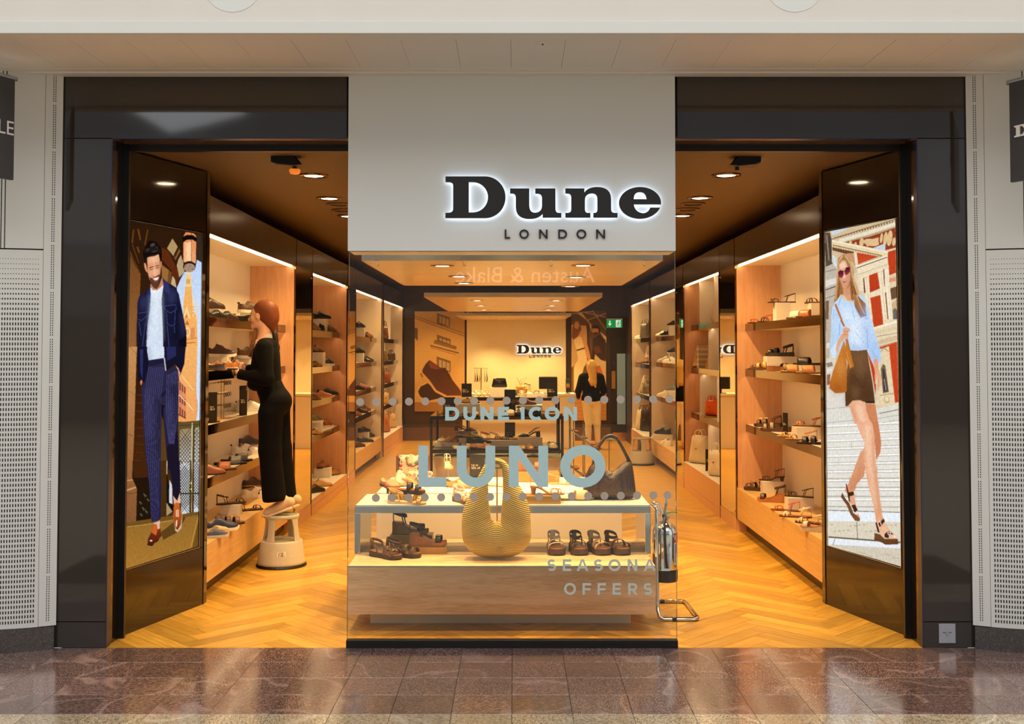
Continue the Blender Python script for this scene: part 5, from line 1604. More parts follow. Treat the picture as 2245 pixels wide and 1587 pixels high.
bp = nd(nt, 'ShaderNodeBump'); bp.inputs['Strength'].default_value = .8; bp.inputs['Distance'].default_value = .004; bp.invert = True
L(vo.outputs['Distance'], bp.inputs['Height']); L(bp.outputs[0], b.inputs['Normal'])
yb2 = 1.12; org = at_y(1336, 1102, yb2)
t = thing('woven_bag', 'dark brown woven leather hobo bag on the steel table', 'handbag', (org.x, yb2, TZ))
ol = [(1279, 1099), (1278, 1080), (1283, 1052), (1292, 1032), (1304, 1018), (1315, 1024), (1330, 1040), (1345, 1041), (1360, 1028), (1374, 1018), (1385, 1020), (1389, 1042), (1393, 1072), (1395, 1096), (1386, 1101), (1362, 1102), (1336, 1102), (1310, 1102), (1288, 1102)]
oo = []
for x, y in ol:
    v = at_y(x, y, yb2); oo.append((v.x - org.x, v.z - org.z + .002))
pillow(oo, .085, (0, .10)).build('bag_body', M_WOV, t, smooth=True)
sp_ = []
for x, y in ((1300, 1026), (1306, 1002), (1315, 982), (1327, 967), (1339, 962), (1351, 967), (1362, 985), (1372, 1004), (1382, 1024)):
    v = at_y(x, y, yb2); sp_.append((v.x - org.x, 0, v.z - org.z))
MB().tube(sp_, .0125, 10).build('strap', M_WOV, t, smooth=True)
MB().ball((.005, -.055, .185), .008, .006, .008).build('stud', M_GOLD, t)
t = thing('bag_stand', 'thin brass stand holding up the woven bag strap', 'bag stand', (org.x - .0, yb2 + .1, TZ))
MB().cyl((0, -.01, 0), (0, -.1, .424), .005, n=8).build('pole', M_GOLD, t)
MB().tube([(-.035, -.1, .416), (-.015, -.1, .427), (.015, -.1, .427), (.035, -.1, .416)], .008, 8).build('hook', MATS['olive_hook'], t)
MB().cyl((0, -.01, 0), (0, -.01, .004), .05, n=20).build('base', M_GOLD, t)
# ------------------------------------------------------------------ fire extinguisher and its stand
ex = 1.035; ey = .86
t = thing('extinguisher_stand', 'chrome tube stand with looped base beside the plinth', 'stand', (ex, ey, 0))
def lp(pts): return [(p[0] - ex, p[1] - ey, p[2]) for p in pts]
MB().tube(lp([(.94, .715, .752), (.953, .70, .735), (.955, .70, .60), (.955, .70, .12), (.957, .68, .06), (.965, .655, .025), (.99, .645, .014), (1.19, .645, .014), (1.215, .66, .014), (1.222, .70, .014), (1.213, 1.10, .014), (1.205, 1.145, .014), (1.18, 1.16, .014), (.97, 1.16, .014)]), .0135, 12).build('tube_frame', M_CHROME, t, smooth=True)
MB().tube(lp([(.955, .70, .72), (.95, .715, .745), (.905 + .03, .73, .755), (.925, .74, .765)]), .004, 6).build('hook_rod', M_CHROME, t)
MB().tube(lp([(.935, .78, .765), (.975, .78, .755), (1.0, .78, .70), (1.0, .78, .60)]), .011, 10).build('hanging_arm', M_CHROME, t, smooth=True)
for p in ((1.06, .645), (1.05, 1.16)):
    MB().cyl(lp([(p[0] - .014, p[1], .014)])[0], lp([(p[0] + .014, p[1], .014)])[0], .0155, n=12).build('rubber_clip', M_BLACK, t)
MB().cyl(lp([(1.214, .678, .014)])[0], lp([(1.221, .70, .014)])[0], .0155, n=12).build('rubber_clip', M_BLACK, t)
bx_, by_ = 1.022, .80
bz = at_y(1460, 1278, .72).z
t = thing('fire_extinguisher', 'polished steel fire extinguisher hanging on chrome stand', 'extinguisher', (bx_, by_, bz), 0)
R_ = .084
MB().lathe([(.0, .0), (R_ * .98, .0), (R_ * 1.02, .01), (R_ * 1.02, .075), (0, .075)], 32).build('black_base', M_BLACK, t, smooth=False)
MB().lathe([(R_ * .97, .075), (R_, .09), (R_, .32), (R_ * .96, .345), (R_ * .80, .372), (R_ * .5, .39), (.024, .40), (.022, .42), (0, .42)], 36).build('cylinder', M_CHROME, t, smooth=True)
MB().cyl((0, 0, .415), (0, 0, .46), .018, .016, 14).build('valve', M_STEEL, t)
MB().tube([(.0, -.005, .45), (-.05, 0, .475), (-.10, .0, .51)], [.009, .008, .007], 8).build('carry_handle', M_CHROME, t)
MB().tube([(.0, -.005, .46), (.012, 0, .52), (.008, 0, .56)], [.009, .010, .008], 8).build('lever', M_STEEL, t)
MB().tube([(.01, -.01, .455), (.05, -.01, .465), (.085, -.015, .46)], .004, 6).build('safety_tag', mat('green_tag', (44, 150, 62), .4), t)
MB().tube([(-.045 + .016 * math.cos(q), -.01, .455 + .016 * math.sin(q)) for q in [2 * math.pi * i / 14 for i in range(14)]], .002, 5, closed=True).build('pull_ring', M_STEEL, t)
MB().tube([(.0, -.02, .44), (-.008, -.06, .43), (-.014, -.094, .38), (-.012, -.098, .26), (-.006, -.098, .15), (.004, -.098, .09)], .0095, 10).build('hose', M_BLACK, t, smooth=True)
MB().box(.0, .03, -.02, .0, .42, .436).build('gauge', M_STEEL, t)
def curved(a0, a1, z0, z1, r, m, name):
    mb = MB(); n = 8
    rings = [[(r * math.cos(math.radians(a0 + (a1 - a0) * i / n)), r * math.sin(math.radians(a0 + (a1 - a0) * i / n)), z) for z in (z0, z1)] for i in range(n + 1)]
    for i in range(n): mb.add([rings[i][0], rings[i + 1][0], rings[i + 1][1], rings[i][1]], [[0, 1, 2, 3]])
    return mb.build(name, m, t)
curved(-52, 0, .265, .33, R_ + .001, mat('red_label', (190, 32, 30), .4), 'red_label')
curved(-52, 0, .115, .265, R_ + .001, mat('white_label', (214, 208, 200), .4), 'white_label')
curved(-46, -30, .13, .255, R_ + .0015, mat('grey_label_text', (120, 116, 112), .5), 'label_text')
for q in range(2): curved(-48 + 13 * q, -42 + 13 * q, .285, .315, R_ + .0015, mat('white_mark', (230, 226, 220), .4), 'label_mark')

# ------------------------------------------------------------------ kick step stools
M_STOOL = mat('speckled_cream_plastic', (184, 176, 154), .5, vary=.12, vscale=60)


def step_stool(x, y, label, sticker, rz=0.0):
    t = thing('step_stool', label, 'step stool', (x, y, 0), rz, 'round kick step stools')
    MB().lathe([(.175, 0), (.208, 0), (.210, .008), (.204, .022), (.175, .022)], 40).build('rubber_ring', M_BLACK, t)
    MB().lathe([(.200, .018), (.196, .04), (.172, .205), (.168, .214), (.160, .216), (0, .216)], 40).build('base_drum', M_STOOL, t, smooth=True)
    MB().cyl((0, 0, .2165), (0, 0, .2185), .158, n=36).build('lower_tread', mat('grey_tread', (150, 140, 116), .8), t)
    for k in range(4):
        a = math.radians(45 + 22 + 90 * k); rings = []
        for z, r, w in ((.214, .160, .042), (.26, .152, .034), (.33, .142, .032), (.385, .135, .040), (.405, .132, .055)):
            ux, uy = math.cos(a), math.sin(a); vx, vy = -uy, ux
            rings.append([(ux * (r + dd) + vx * w * s, uy * (r + dd) + vy * w * s, z) for dd, s in ((0, -1), (.006, -.5), (.007, 0), (.006, .5), (0, 1), (-.016, .8), (-.016, -.8))])
        MB().loft(rings).build('leg', M_STOOL, t, smooth=False)
    MB().lathe([(0, .398), (.138, .398), (.146, .404), (.146, .420), (.140, .427), (0, .427)], 36).build('top_step', M_STOOL, t, smooth=False)
    MB().cyl((0, 0, .4272), (0, 0, .429), .128, n=36).build('top_tread', MATS['grey_tread'], t)
    if sticker:
        rr = .186
        s = MB().add([(rr * math.sin(.02) + .0, -rr * math.cos(.02) - .002, .10), (rr * math.sin(.42), -rr * math.cos(.42) - .002, .105), (rr * math.sin(.42) - .001, -rr * math.cos(.42) * .975 - .002, .145), (rr * math.sin(.02), -rr * math.cos(.02) * .975 - .002, .14)], [[0, 1, 2, 3]]).build('paper_sticker', mat('white_paper', (226, 214, 196), .7), t)
        small_text('/ 2', .04, (.012, -.190, .108), mat('pen_ink', (40, 36, 40), .6), s, rz=.2)
    return t


step_stool(-1.95, 2.52, 'cream kick step stool under the woman in black', True)
step_stool(2.0, 10.55, 'cream kick step stool in front of the furthest bay', False, .5)

# ------------------------------------------------------------------ black framed display tables
M_TGLASS = thin_glass('table_glass', (.86, .88, .82), 1.5)


def frame_table(x0, x1, y0, y1, ztop, zlow, label):
    cx_, cy_ = (x0 + x1) / 2, (y0 + y1) / 2
    t = thing('display_table', label, 'table', (cx_, cy_, 0), 0, 'black framed display tables')
    hx, hy = (x1 - x0) / 2, (y1 - y0) / 2; w = .03
    for sx in (-1, 1):
        for sy in (-1, 1):
            MB().box(sx * hx, sx * (hx - w), sy * hy, sy * (hy - w), 0, ztop).build('leg', M_BLACK, t)
    for z in (ztop, zlow):
        if z is None: continue
        for sx in (-1, 1): MB().box(sx * hx, sx * (hx - w), -hy + w, hy - w, z - w, z - .001).build('rail', M_BLACK, t)
        for sy in (-1, 1): MB().box(-hx + w, hx - w, sy * hy, sy * (hy - w), z - w, z - .001).build('rail', M_BLACK, t)
        MB().box(-hx, hx, -hy, hy, z, z + .008).build('glass_top', M_TGLASS, t)
    return t


frame_table(-.93, .54, 5.35, 6.35, 1.065, .695, 'black framed glass display table behind the letters')
frame_table(-.66, .62, 8.3, 9.2, 1.135, None, 'further black framed table in front of the cash desk')
tag(MB().box(-.72, .72, -.3, .3, 0, .60).build('display_block_low', M_CREAM, bevel=.003), 'low white block beneath the nearer black table', 'display block').location = (-.2, 5.85, 0)
tag(MB().box(-.6, .6, -.3, .3, 0, .9).build('display_block_tall', M_CREAM, bevel=.003), 'tall white block beneath the further black table', 'display block').location = (-.02, 8.75, 0)


def tshoe(kind, px, y, z, rot, label, lift=0.0, **kw):
    p = at_y(px, 900, y)
    s = kw.pop('scale', 1.0)
    return shoe(kind, (p.x, y, z + lift), math.radians(rot), label, 'footwear on the black tables', s, **kw)


Z1, Z2, Z3 = 1.074, .704, 1.144
def tb_block(px, y, z, w, d, h, label): p = at_y(px, 900, y); block('display_block', p.x, y, z, w, d, h, label)
# top of the nearer table
p = at_y(985, 900, 5.5); offer_sign(p.x, 5.5, Z1, .135, .20, 'black offer card standing at the end of the nearer table')
p = at_y(1118, 900, 6.2); offer_sign(p.x, 6.2, Z1, .13, .26, 'tall black offer card mid nearer table top')
tb_block(1028, 5.95, Z1, .26, .2, .11, 'white riser behind letters N and U on nearer table')
tshoe('loafer', 1025, 5.95, Z1, 6, 'gold flat loafer on riser of nearer table', .11, c=(196, 150, 80))
tshoe('flat', 1000, 5.55, Z1, -90, 'brown ballet flat on nearer table top', c=(130, 76, 42))
tshoe('flat', 1022, 5.55, Z1, -90, 'black ballet flat on nearer table top', c=(36, 30, 28))
tshoe('flat', 1042, 5.55, Z1, -90, 'gold ballet flat on nearer table top', c=(206, 164, 96))
tshoe('espadrille', 1119, 5.55, Z1, -90, 'cream shoe seen behind letter E', c=(226, 206, 170))
tshoe('derby', 1137, 5.55, Z1, -90, 'black patent shoe seen before letter I', c=(40, 30, 24))
tb_block(1160, 6.0, Z1, .3, .2, .09, 'white riser behind letter C on nearer table')
tshoe('loafer', 1150, 6.0, Z1, 8, 'dark brown moccasin on riser behind letter C', .09, c=(96, 52, 32))
tshoe('loafer', 1172, 5.7, Z1, 5, 'black slip-on between letters C and I', c=(36, 32, 32))
tshoe('flat', 1210, 5.6, Z1, 10, 'cream pump seen through letter O of ICON', c=(232, 206, 160))
# lower glass shelf of the nearer table
for px, c_, nm in ((968, (228, 208, 176), 'cream'), (983, (206, 164, 92), 'gold'), (998, (214, 150, 70), 'orange tan')):
    tshoe('flat', px, 5.85, Z2, -90, f'{nm} ballet flat in the row of three on lower glass', .05, c=c_)
tb_block(983, 5.85, Z2, .30, .28, .05, 'white riser under the row of three ballet flats')
tshoe('flat', 1000, 5.5, Z2, -80, 'ivory ballet flat at the front of lower glass', c=(232, 214, 180))
tshoe('flat', 1018, 5.5, Z2, -82, 'straw coloured ballet flat at front of lower glass', c=(214, 176, 110))
tb_block(1027, 5.98, Z2, .22, .18, .16, 'white tall riser under the brown wedge pump')
tshoe('slingback', 1020, 5.98, Z2, -6, 'brown wedge pump on tall riser of lower glass', .16, c=(150, 84, 40), c2=(96, 56, 32), heel=.045)
tb_block(1030, 5.78, Z2, .24, .14, .10, 'grey riser under the metallic loafer')
tshoe('loafer', 1026, 5.78, Z2, -6, 'pale gold metallic loafer with bow', .10, c=(206, 186, 132))
tshoe('loafer', 1050, 5.62, Z2, -6, 'black loafer with tassel on lower glass', .05, c=(26, 24, 24))
tb_block(1048, 5.62, Z2, .26, .13, .05, 'thin riser under the black tassel loafer')
tshoe('loafer', 1058, 5.47, Z2, -4, 'tan suede flat at the front edge of lower glass', c=(184, 120, 62))
tb_block(1100, 5.8, Z2, .40, .2, .075, 'wide cream riser in the middle of lower glass')
tshoe('sandal', 1078, 5.82, Z2, -10, 'coral beaded flat sandal on wide riser', .075, c=(206, 110, 70))
tshoe('strappy', 1097, 5.8, Z2, -10, 'bronze strappy sandal on wide riser', .075, c=(110, 70, 40))
tshoe('flat', 1118, 5.78, Z2, -12, 'gold pointed flat on wide riser', .075, c=(206, 166, 96))
p = at_y(1118, 900, 6.1); offer_sign(p.x, 6.1, Z2, .12, .25, 'black offer card standing on the lower glass')
tb_block(1162, 5.75, Z2, .28, .16, .11, 'cream riser under the black slingback')
tshoe('slingback', 1160, 5.75, Z2, 186, 'black slingback with block heel on cream riser', .11, c=(24, 22, 22))
for px, c_, nm in ((1144, (190, 158, 92), 'olive gold'), (1162, (176, 120, 60), 'caramel'), (1180, (40, 26, 22), 'dark brown')):
    tshoe('flat', px, 5.5, Z2, -88, f'{nm} ballet flat in front of the black slingback riser', c=c_)
tshoe('loafer', 1210, 5.55, Z2, -80, 'cream knotted moccasin at the end of lower glass', c=(222, 196, 150))
# top of the further table
p = at_y(1023, 900, 8.5); offer_sign(p.x, 8.5, Z3, .14, .19, 'black offer card on the further table by the shoe mural')
p = at_y(1211, 900, 8.45); offer_sign(p.x, 8.45, Z3, .14, .20, 'black offer card on the further table beside the monitor')
for px, c_, nm in ((1044, (232, 214, 184), 'white'), (1056, (226, 200, 160), 'cream black-edged'), (1068, (214, 176, 120), 'champagne')):
    tshoe('sandal', px, 8.5, Z3, -90, f'{nm} sandal in the first trio on further table', c=c_, c2=(236, 214, 176))
tb_block(1095, 8.7, Z3, .26, .2, .13, 'cream riser under the black handbag')
for px, c_, nm in ((1119, (222, 190, 140), 'nude'), (1132, (50, 36, 28), 'black'), (1144, (226, 206, 170), 'ivory')):
    tshoe('sandal', px, 8.5, Z3, -90, f'{nm} sandal in the second trio on further table', c=c_, c2=(230, 200, 150))
tb_block(1174, 8.55, Z3, .24, .16, .05, 'tan riser under the black strappy heel')
tshoe('strappy', 1168, 8.55, Z3, -20, 'black and gold strappy heel on tan riser', .05, c=(40, 32, 26), c2=(206, 150, 80), heel=.06)
p = at_y(1095, 900, 8.7); bag('box_bag', (p.x, 8.7, Z3 + .13), 0, 'black glossy handbag on the cream riser', .22, .18, .13, .05, leather((28, 22, 20), .15), None, 0)
p = at_y(1047, 900, 8.95)
t = thing('jewellery_stand', 'brass T-shaped stand hung with coloured charms', 'stand', (p.x + .05, 8.95, Z3))
MB().cyl((0, 0, 0), (0, 0, .012), .06, n=18).build('base', M_GOLD, t); MB().cyl((0, 0, .01), (0, 0, .40), .007, n=8).build('pole', M_GOLD, t)
MB().tube([(-.10, 0, .395), (.10, 0, .395)], .005, 8).build('crossbar', M_GOLD, t)
for k, (xx, c_) in enumerate(((-.09, (214, 100, 40)), (-.06, (30, 26, 60)), (-.03, (206, 170, 60)), (.05, (214, 170, 150)), (.08, (90, 150, 80)))):
    MB().tube([(xx, 0, .395), (xx, 0, .33), (xx + .008, 0, .24), (xx, 0, .20)], [.002, .003, .011, .008], 7).build('charm', leather(c_, .4), t)

# slanted sandal rack beside the tables
p = at_y(1262, 900, 5.3)
t = thing('sandal_rack', 'slim steel rack with slanted shelves beside the black table', 'display rack', (p.x, 5.3, 0))
for xx, yy in ((-.075, -.12), (-.03, -.12), (.09, -.12), (-.05, .15), (.09, .15)):
    MB().cyl((xx, yy, 0), (xx, yy, 1.12 if xx < .05 else 1.02), .006, n=8).build('upright', M_STEEL, t)
SL = []
for k, z in enumerate((.84, .44)):
    MB().add([(-.06, -.15, z + .10), (.24, -.15, z - .13), (.24, .15, z - .13), (-.06, .15, z + .10), (-.06, -.15, z + .088), (.24, -.15, z - .142), (.24, .15, z - .142), (-.06, .15, z + .088)], [[0, 1, 2, 3], [7, 6, 5, 4], [0, 4, 5, 1], [1, 5, 6, 2], [2, 6, 7, 3], [3, 7, 4, 0]]).build('slanted_shelf', M_STEEL, t)
    MB().box(.225, .245, -.15, .15, z - .14, z - .11).build('shelf_lip', M_STEEL, t)
for k, z in enumerate((.84, .44)):
    for q, (xx, nm, c_) in enumerate((((.0), 'upper', (60, 44, 30)), ((.09), 'middle', (196, 160, 110)), ((.18), 'lower', (232, 206, 164)))):
        s = shoe('sandal', (p.x + xx, 5.3, z + .10 - (xx + .06) * .767 + .012), math.radians(-90), f"{nm} sandal on the {'top' if k == 0 else 'bottom'} slanted shelf of the steel rack", 'sandals on the steel rack', .8, c=c_, ankle=False)
        s.rotation_euler = (0, 0, math.radians(-90)); s.rotation_euler.x = 0
        s.rotation_mode = 'XYZ'; s.rotation_euler = (0.0, 0.0, math.radians(-90))
v = at_y(1262, 862, 5.3)

# ------------------------------------------------------------------ cash desk and far wall
cd = thing('cash_desk', 'white cash desk in front of the cream feature wall', 'counter', (.05, 13.6, 0))
MB().box(-1.0, 1.05, -.35, .35, 0, .96).build('desk_body', M_CREAM, cd, bevel=.004)
MB().box(-1.02, 1.07, -.37, .37, .96, 1.0).build('desk_top', M_CREAM, cd, bevel=.004)
t = thing('monitor', 'dark till monitor on the cash desk', 'monitor', (.62, 13.45, 1.0))
MB().box(-.17, .17, -.015, .015, .08, .31).build('screen_back', M_BLACK, t, bevel=.004); MB().box(-.165, .165, .015, .017, .085, .305).build('screen', mat('dim_screen', (30, 30, 34), .15), t)
MB().cyl((0, 0, .01), (0, 0, .1), .02, n=10).build('neck', M_BLACK, t); MB().box(-.09, .09, -.07, .07, 0, .012).build('foot', M_BLACK, t)
MB().box(-.172, .172, -.016, -.012, .30, .315).build('top_edge', M_GREYV, t)
t = thing('card_reader', 'grey card reader on a stand at the desk end', 'card reader', (.98, 13.4, 1.0))
MB().cyl((0, 0, 0), (0, 0, .012), .05, n=16).build('base', M_BLACK, t); MB().cyl((0, 0, .01), (0, 0, .1), .01, n=8).build('stem', M_BLACK, t)
MB().box(-.04, .04, -.02, .02, .1, .27).build('body', mat('grey_plastic', (86, 90, 92), .4), t, bevel=.006); MB().box(-.03, .03, -.022, -.02, .2, .26).build('display', mat('blue_display', (60, 84, 96), .2), t)
MB().box(-.03, .03, -.023, -.02, .12, .18).build('keypad', mat('yellow_keys', (190, 150, 60), .5), t)
t = thing('pot', 'small cream pot with dried stems on cash desk', 'pot', (.12, 13.4, 1.0))
MB().lathe([(0, 0), (.09, 0), (.11, .10), (.10, .15), (.09, .15), (.09, .02), (0, .02)], 20).build('pot_body', leather((206, 160, 90)), t, smooth=True)
for k in range(7): MB().tube([(0, 0, .12), (.04 * math.cos(k), .04 * math.sin(k), .22), (.10 * math.cos(k * 1.3), .08 * math.sin(k * 1.3), .30)], .006, 5).build('stem', M_CANVAS, t)

fsn = thing('wall_sign', 'black halo-lit shop name on the cream feature wall', 'sign', (.49, 14.98, 1.75))
a = at_y(1133, 775, 14.98); b = at_y(1231, 775, 14.98)
slab_name(fsn, (.49, 14.98, 1.75), 14.98, a.x, a.z, (b.x - a.x) / (2040 - 723), (.03, .055), M_LETTER, emitter('halo_led_far', (.70, .78, 1.0), 5.0))
sans_on_plane('LONDON', [(1160 + 8.4 * k, 1165 + 8.4 * k) for k in range(6)], 778, 783.5, 14.98, .01, 1.0, 'letter', M_LETTER, fsn, (.49, 14.98, 1.75))

# staff door
dr = thing('door_1', 'dark staff door with narrow glass panel', 'door', (2.0, 14.99, 0), kind='structure')
def dbox(px0, py0, px1, py1, y0, y1, nm, m):
    a_, b_ = at_y(px0, py1, 14.99), at_y(px1, py0, 14.99)
    return MB().box(a_.x - 2.0, b_.x - 2.0, y0, y1, max(0, a_.z), b_.z).build(nm, m, dr)
dbox(1340, 735, 1384, 972, 0, .06, 'door_leaf', mat('dark_door', (40, 30, 22), .35))
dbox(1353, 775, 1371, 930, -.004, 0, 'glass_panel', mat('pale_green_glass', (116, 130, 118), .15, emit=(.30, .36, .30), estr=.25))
dbox(1343, 948, 1383, 966, -.004, 0, 'kick_plate', M_GOLD)
dbox(1341, 813, 1349, 852, -.006, 0, 'push_plate', M_GOLD)
dbox(1343, 793, 1347, 799, -.005, 0, 'door_notice', mat('blue_notice', (44, 44, 90), .5))
# hanging exit sign
es = thing('exit_sign', 'green emergency exit sign with arrow and running figure', 'sign', (1.62, 11.0, 2.16))
gm = emitter('green_sign', lin((30, 140, 60)), 1.0); wm = emitter('white_sign', lin((220, 232, 214)), 1.0)
MB().box(-.127, .127, -.012, .012, 0, .145).build('sign_panel', gm, es)
MB().box(-.13, .13, -.018, .018, .132, .15).build('top_rail', M_STEEL, es)
for sx in (-1, 1): MB().cyl((sx * .08, 0, .15), (sx * .08, 0, .93), .003, n=6).build('hanger', M_BLACK, es)
MB().prism([[[(-.085, .115), (-.065, .115), (-.065, .07), (-.045, .07), (-.075, .025), (-.105, .07), (-.085, .07)]]], 0, .003, lambda a_, b_, d: (a_, -.012 - d, b_)).build('arrow', wm, es)
MB().box(.022, .10, -.015, -.012, .01, .125).build('door_mark', wm, es)
mb = MB()
for path_ in (((.070, .09), (.060, .055)), ((.060, .055), (.080, .040), (.078, .015)), ((.060, .055), (.050, .035), (.028, .030)), ((.068, .085), (.085, .070), (.098, .078)), ((.068, .085), (.048, .075), (.040, .058))):
    mb.tube([(a_, -.0165, b_) for a_, b_ in path_], .0052, 6)
mb.ball((.074, -.0165, .104), .009, .002, .009).build('running_figure', gm, es)

# ------------------------------------------------------------------ key switch plate on the pier
kp = at_y(2076, 1388, 0)
t = thing('key_switch', 'square grey steel key switch plate on the dark pier', 'switch plate', (kp.x, -.0, kp.z))
MB().box(-.050, .050, -.006, 0, -.058, .058).build('plate', mat('satin_plate', (168, 168, 174), .4, metal=.3), t, bevel=.001)
MB().cyl((0, -.006, .004), (0, -.012, .004), .008, n=14).build('lock_ring', M_CHROME, t); MB().box(-.004, .004, -.010, -.006, -.016, .004).build('lock_barrel', M_CHROME, t)
for sx in (-1, 1): MB().box(sx * .012, sx * .026, -.0065, -.006, .004, .008).build('marking', M_BLACK, t)

# ------------------------------------------------------------------ hanging blade signs at the columns
def blade(sx, px_edge, top, bot, body, tx, label):
    y0 = -.42; p = at_y(px_edge, (top + bot) / 2, y0)
    zt, zb = at_y(px_edge, top, y0).z, at_y(px_edge, bot, y0).z
    u = Vector((sx * .42, -.90, 0)).normalized()
    t = thing('blade_sign', label, 'sign', (p.x, y0, zb))
    H_ = zt - zb
    n = Vector((u.y, -u.x, 0)) * (1 if sx > 0 else -1)
    def bx3(u0, u1, d0, d1, z0, z1):
        vs = [u * uu + n * dd + Vector((0, 0, z)) for z in (z0, z1) for dd in (d0, d1) for uu in (u0, u1)]
        return MB().add(vs, [[0, 2, 3, 1], [4, 5, 7, 6], [0, 1, 5, 4], [2, 6, 7, 3], [0, 4, 6, 2], [1, 3, 7, 5]])
    bx3(0, .60, -.012, .012, 0, H_).build('sign_board', mat('dark_grey_board', (58, 58, 60) if sx < 0 else (72, 66, 58), .5), t)
    MB().tube([u * -.02 + Vector((0, 0, H_ + .008)), u * .6 + Vector((0, 0, H_ + .008))], .014, 10).build('top_rail', M_STEEL, t)
    for uu in (.1, .5): MB().cyl(u * uu + Vector((0, 0, H_)), u * uu + Vector((0, 0, 3.6 - zb)), .003, n=6).build('hanger', M_STEEL, t)
    return t, u, n, H_


t, u, n, H_ = blade(-1, 28, 175, 395, '', None, 'dark hanging blade sign beside the man poster column')
fc = small_text('SALE', .115, (0, 0, 0), mat('white_lettering', (226, 224, 220), .5), t, name='lettering')
# text runs from the walkway end towards the shop, facing the aisle
xa = -u; za = Vector((0, 0, 1)); na = xa.cross(za)
fc.matrix_local = Matrix(((xa.x, za.x, na.x, (u * .245).x + na.x * .014), (xa.y, za.y, na.y, (u * .245).y + na.y * .014), (0, 1, 0, H_ * .44), (0, 0, 0, 1)))
t, u, n, H_ = blade(1, 2217, 183, 400, '', None, 'dark hanging blade sign beside the woman poster column')
k = .00026; xa = u; na = xa.cross(za)
for G in (G_D, G_U, G_N, G_E):
    MB().prism([G], .012, .018, lambda p_, q_, d: xa * ((p_ - 723) * k + .035) + na * d + Vector((0, 0, H_ * .44 - (q_ - 1347) * k))).build('letter', MATS['white_lettering'], t)
# ------------------------------------------------------------------ printed posters (flat prints with their own pictures)
def print_material(name, lit, gain=1.0):
    m = bpy.data.materials.new(name); m.use_nodes = True
    nt = m.node_tree; L = nt.links.new
    at = nd(nt, 'ShaderNodeVertexColor'); at.layer_name = 'print'
    tc = nd(nt, 'ShaderNodeTexCoord'); no = nd(nt, 'ShaderNodeTexNoise'); no.inputs['Scale'].default_value = 55; no.inputs['Detail'].default_value = 3
    L(tc.outputs['Object'], no.inputs['Vector'])
    mr = nd(nt, 'ShaderNodeMapRange'); mr.inputs[1].default_value = .25; mr.inputs[2].default_value = .75; mr.inputs[3].default_value = .86 * gain; mr.inputs[4].default_value = 1.12 * gain
    L(no.outputs['Fac'], mr.inputs[0])
    mx = nd(nt, 'ShaderNodeVectorMath', operation='SCALE'); L(at.outputs[0], mx.inputs[0]); L(mr.outputs[0], mx.inputs['Scale'])
    if lit:
        b = nt.nodes['Principled BSDF']; nt.nodes.remove(b)
        e = nd(nt, 'ShaderNodeEmission'); L(mx.outputs[0], e.inputs['Color']); L(e.outputs[0], nt.nodes['Material Output'].inputs[0])
    else:
        b = nt.nodes['Principled BSDF']; b.inputs['Roughness'].default_value = .35; L(mx.outputs[0], b.inputs['Base Color'])
    return m


def gblur(a, sg):
    r = max(1, int(sg * 3)); k = np.exp(-.5 * (np.arange(-r, r + 1) / sg) ** 2); k /= k.sum()
    for ax in (0, 1):
        pad = [(0, 0)] * a.ndim; pad[ax] = (r, r)
        b = np.pad(a, pad, mode='edge'); o = np.zeros_like(a)
        for q in range(2 * r + 1):
            sl = [slice(None)] * a.ndim; sl[ax] = slice(q, q + a.shape[ax]); o += b[tuple(sl)] * k[q]
        a = o
    return a


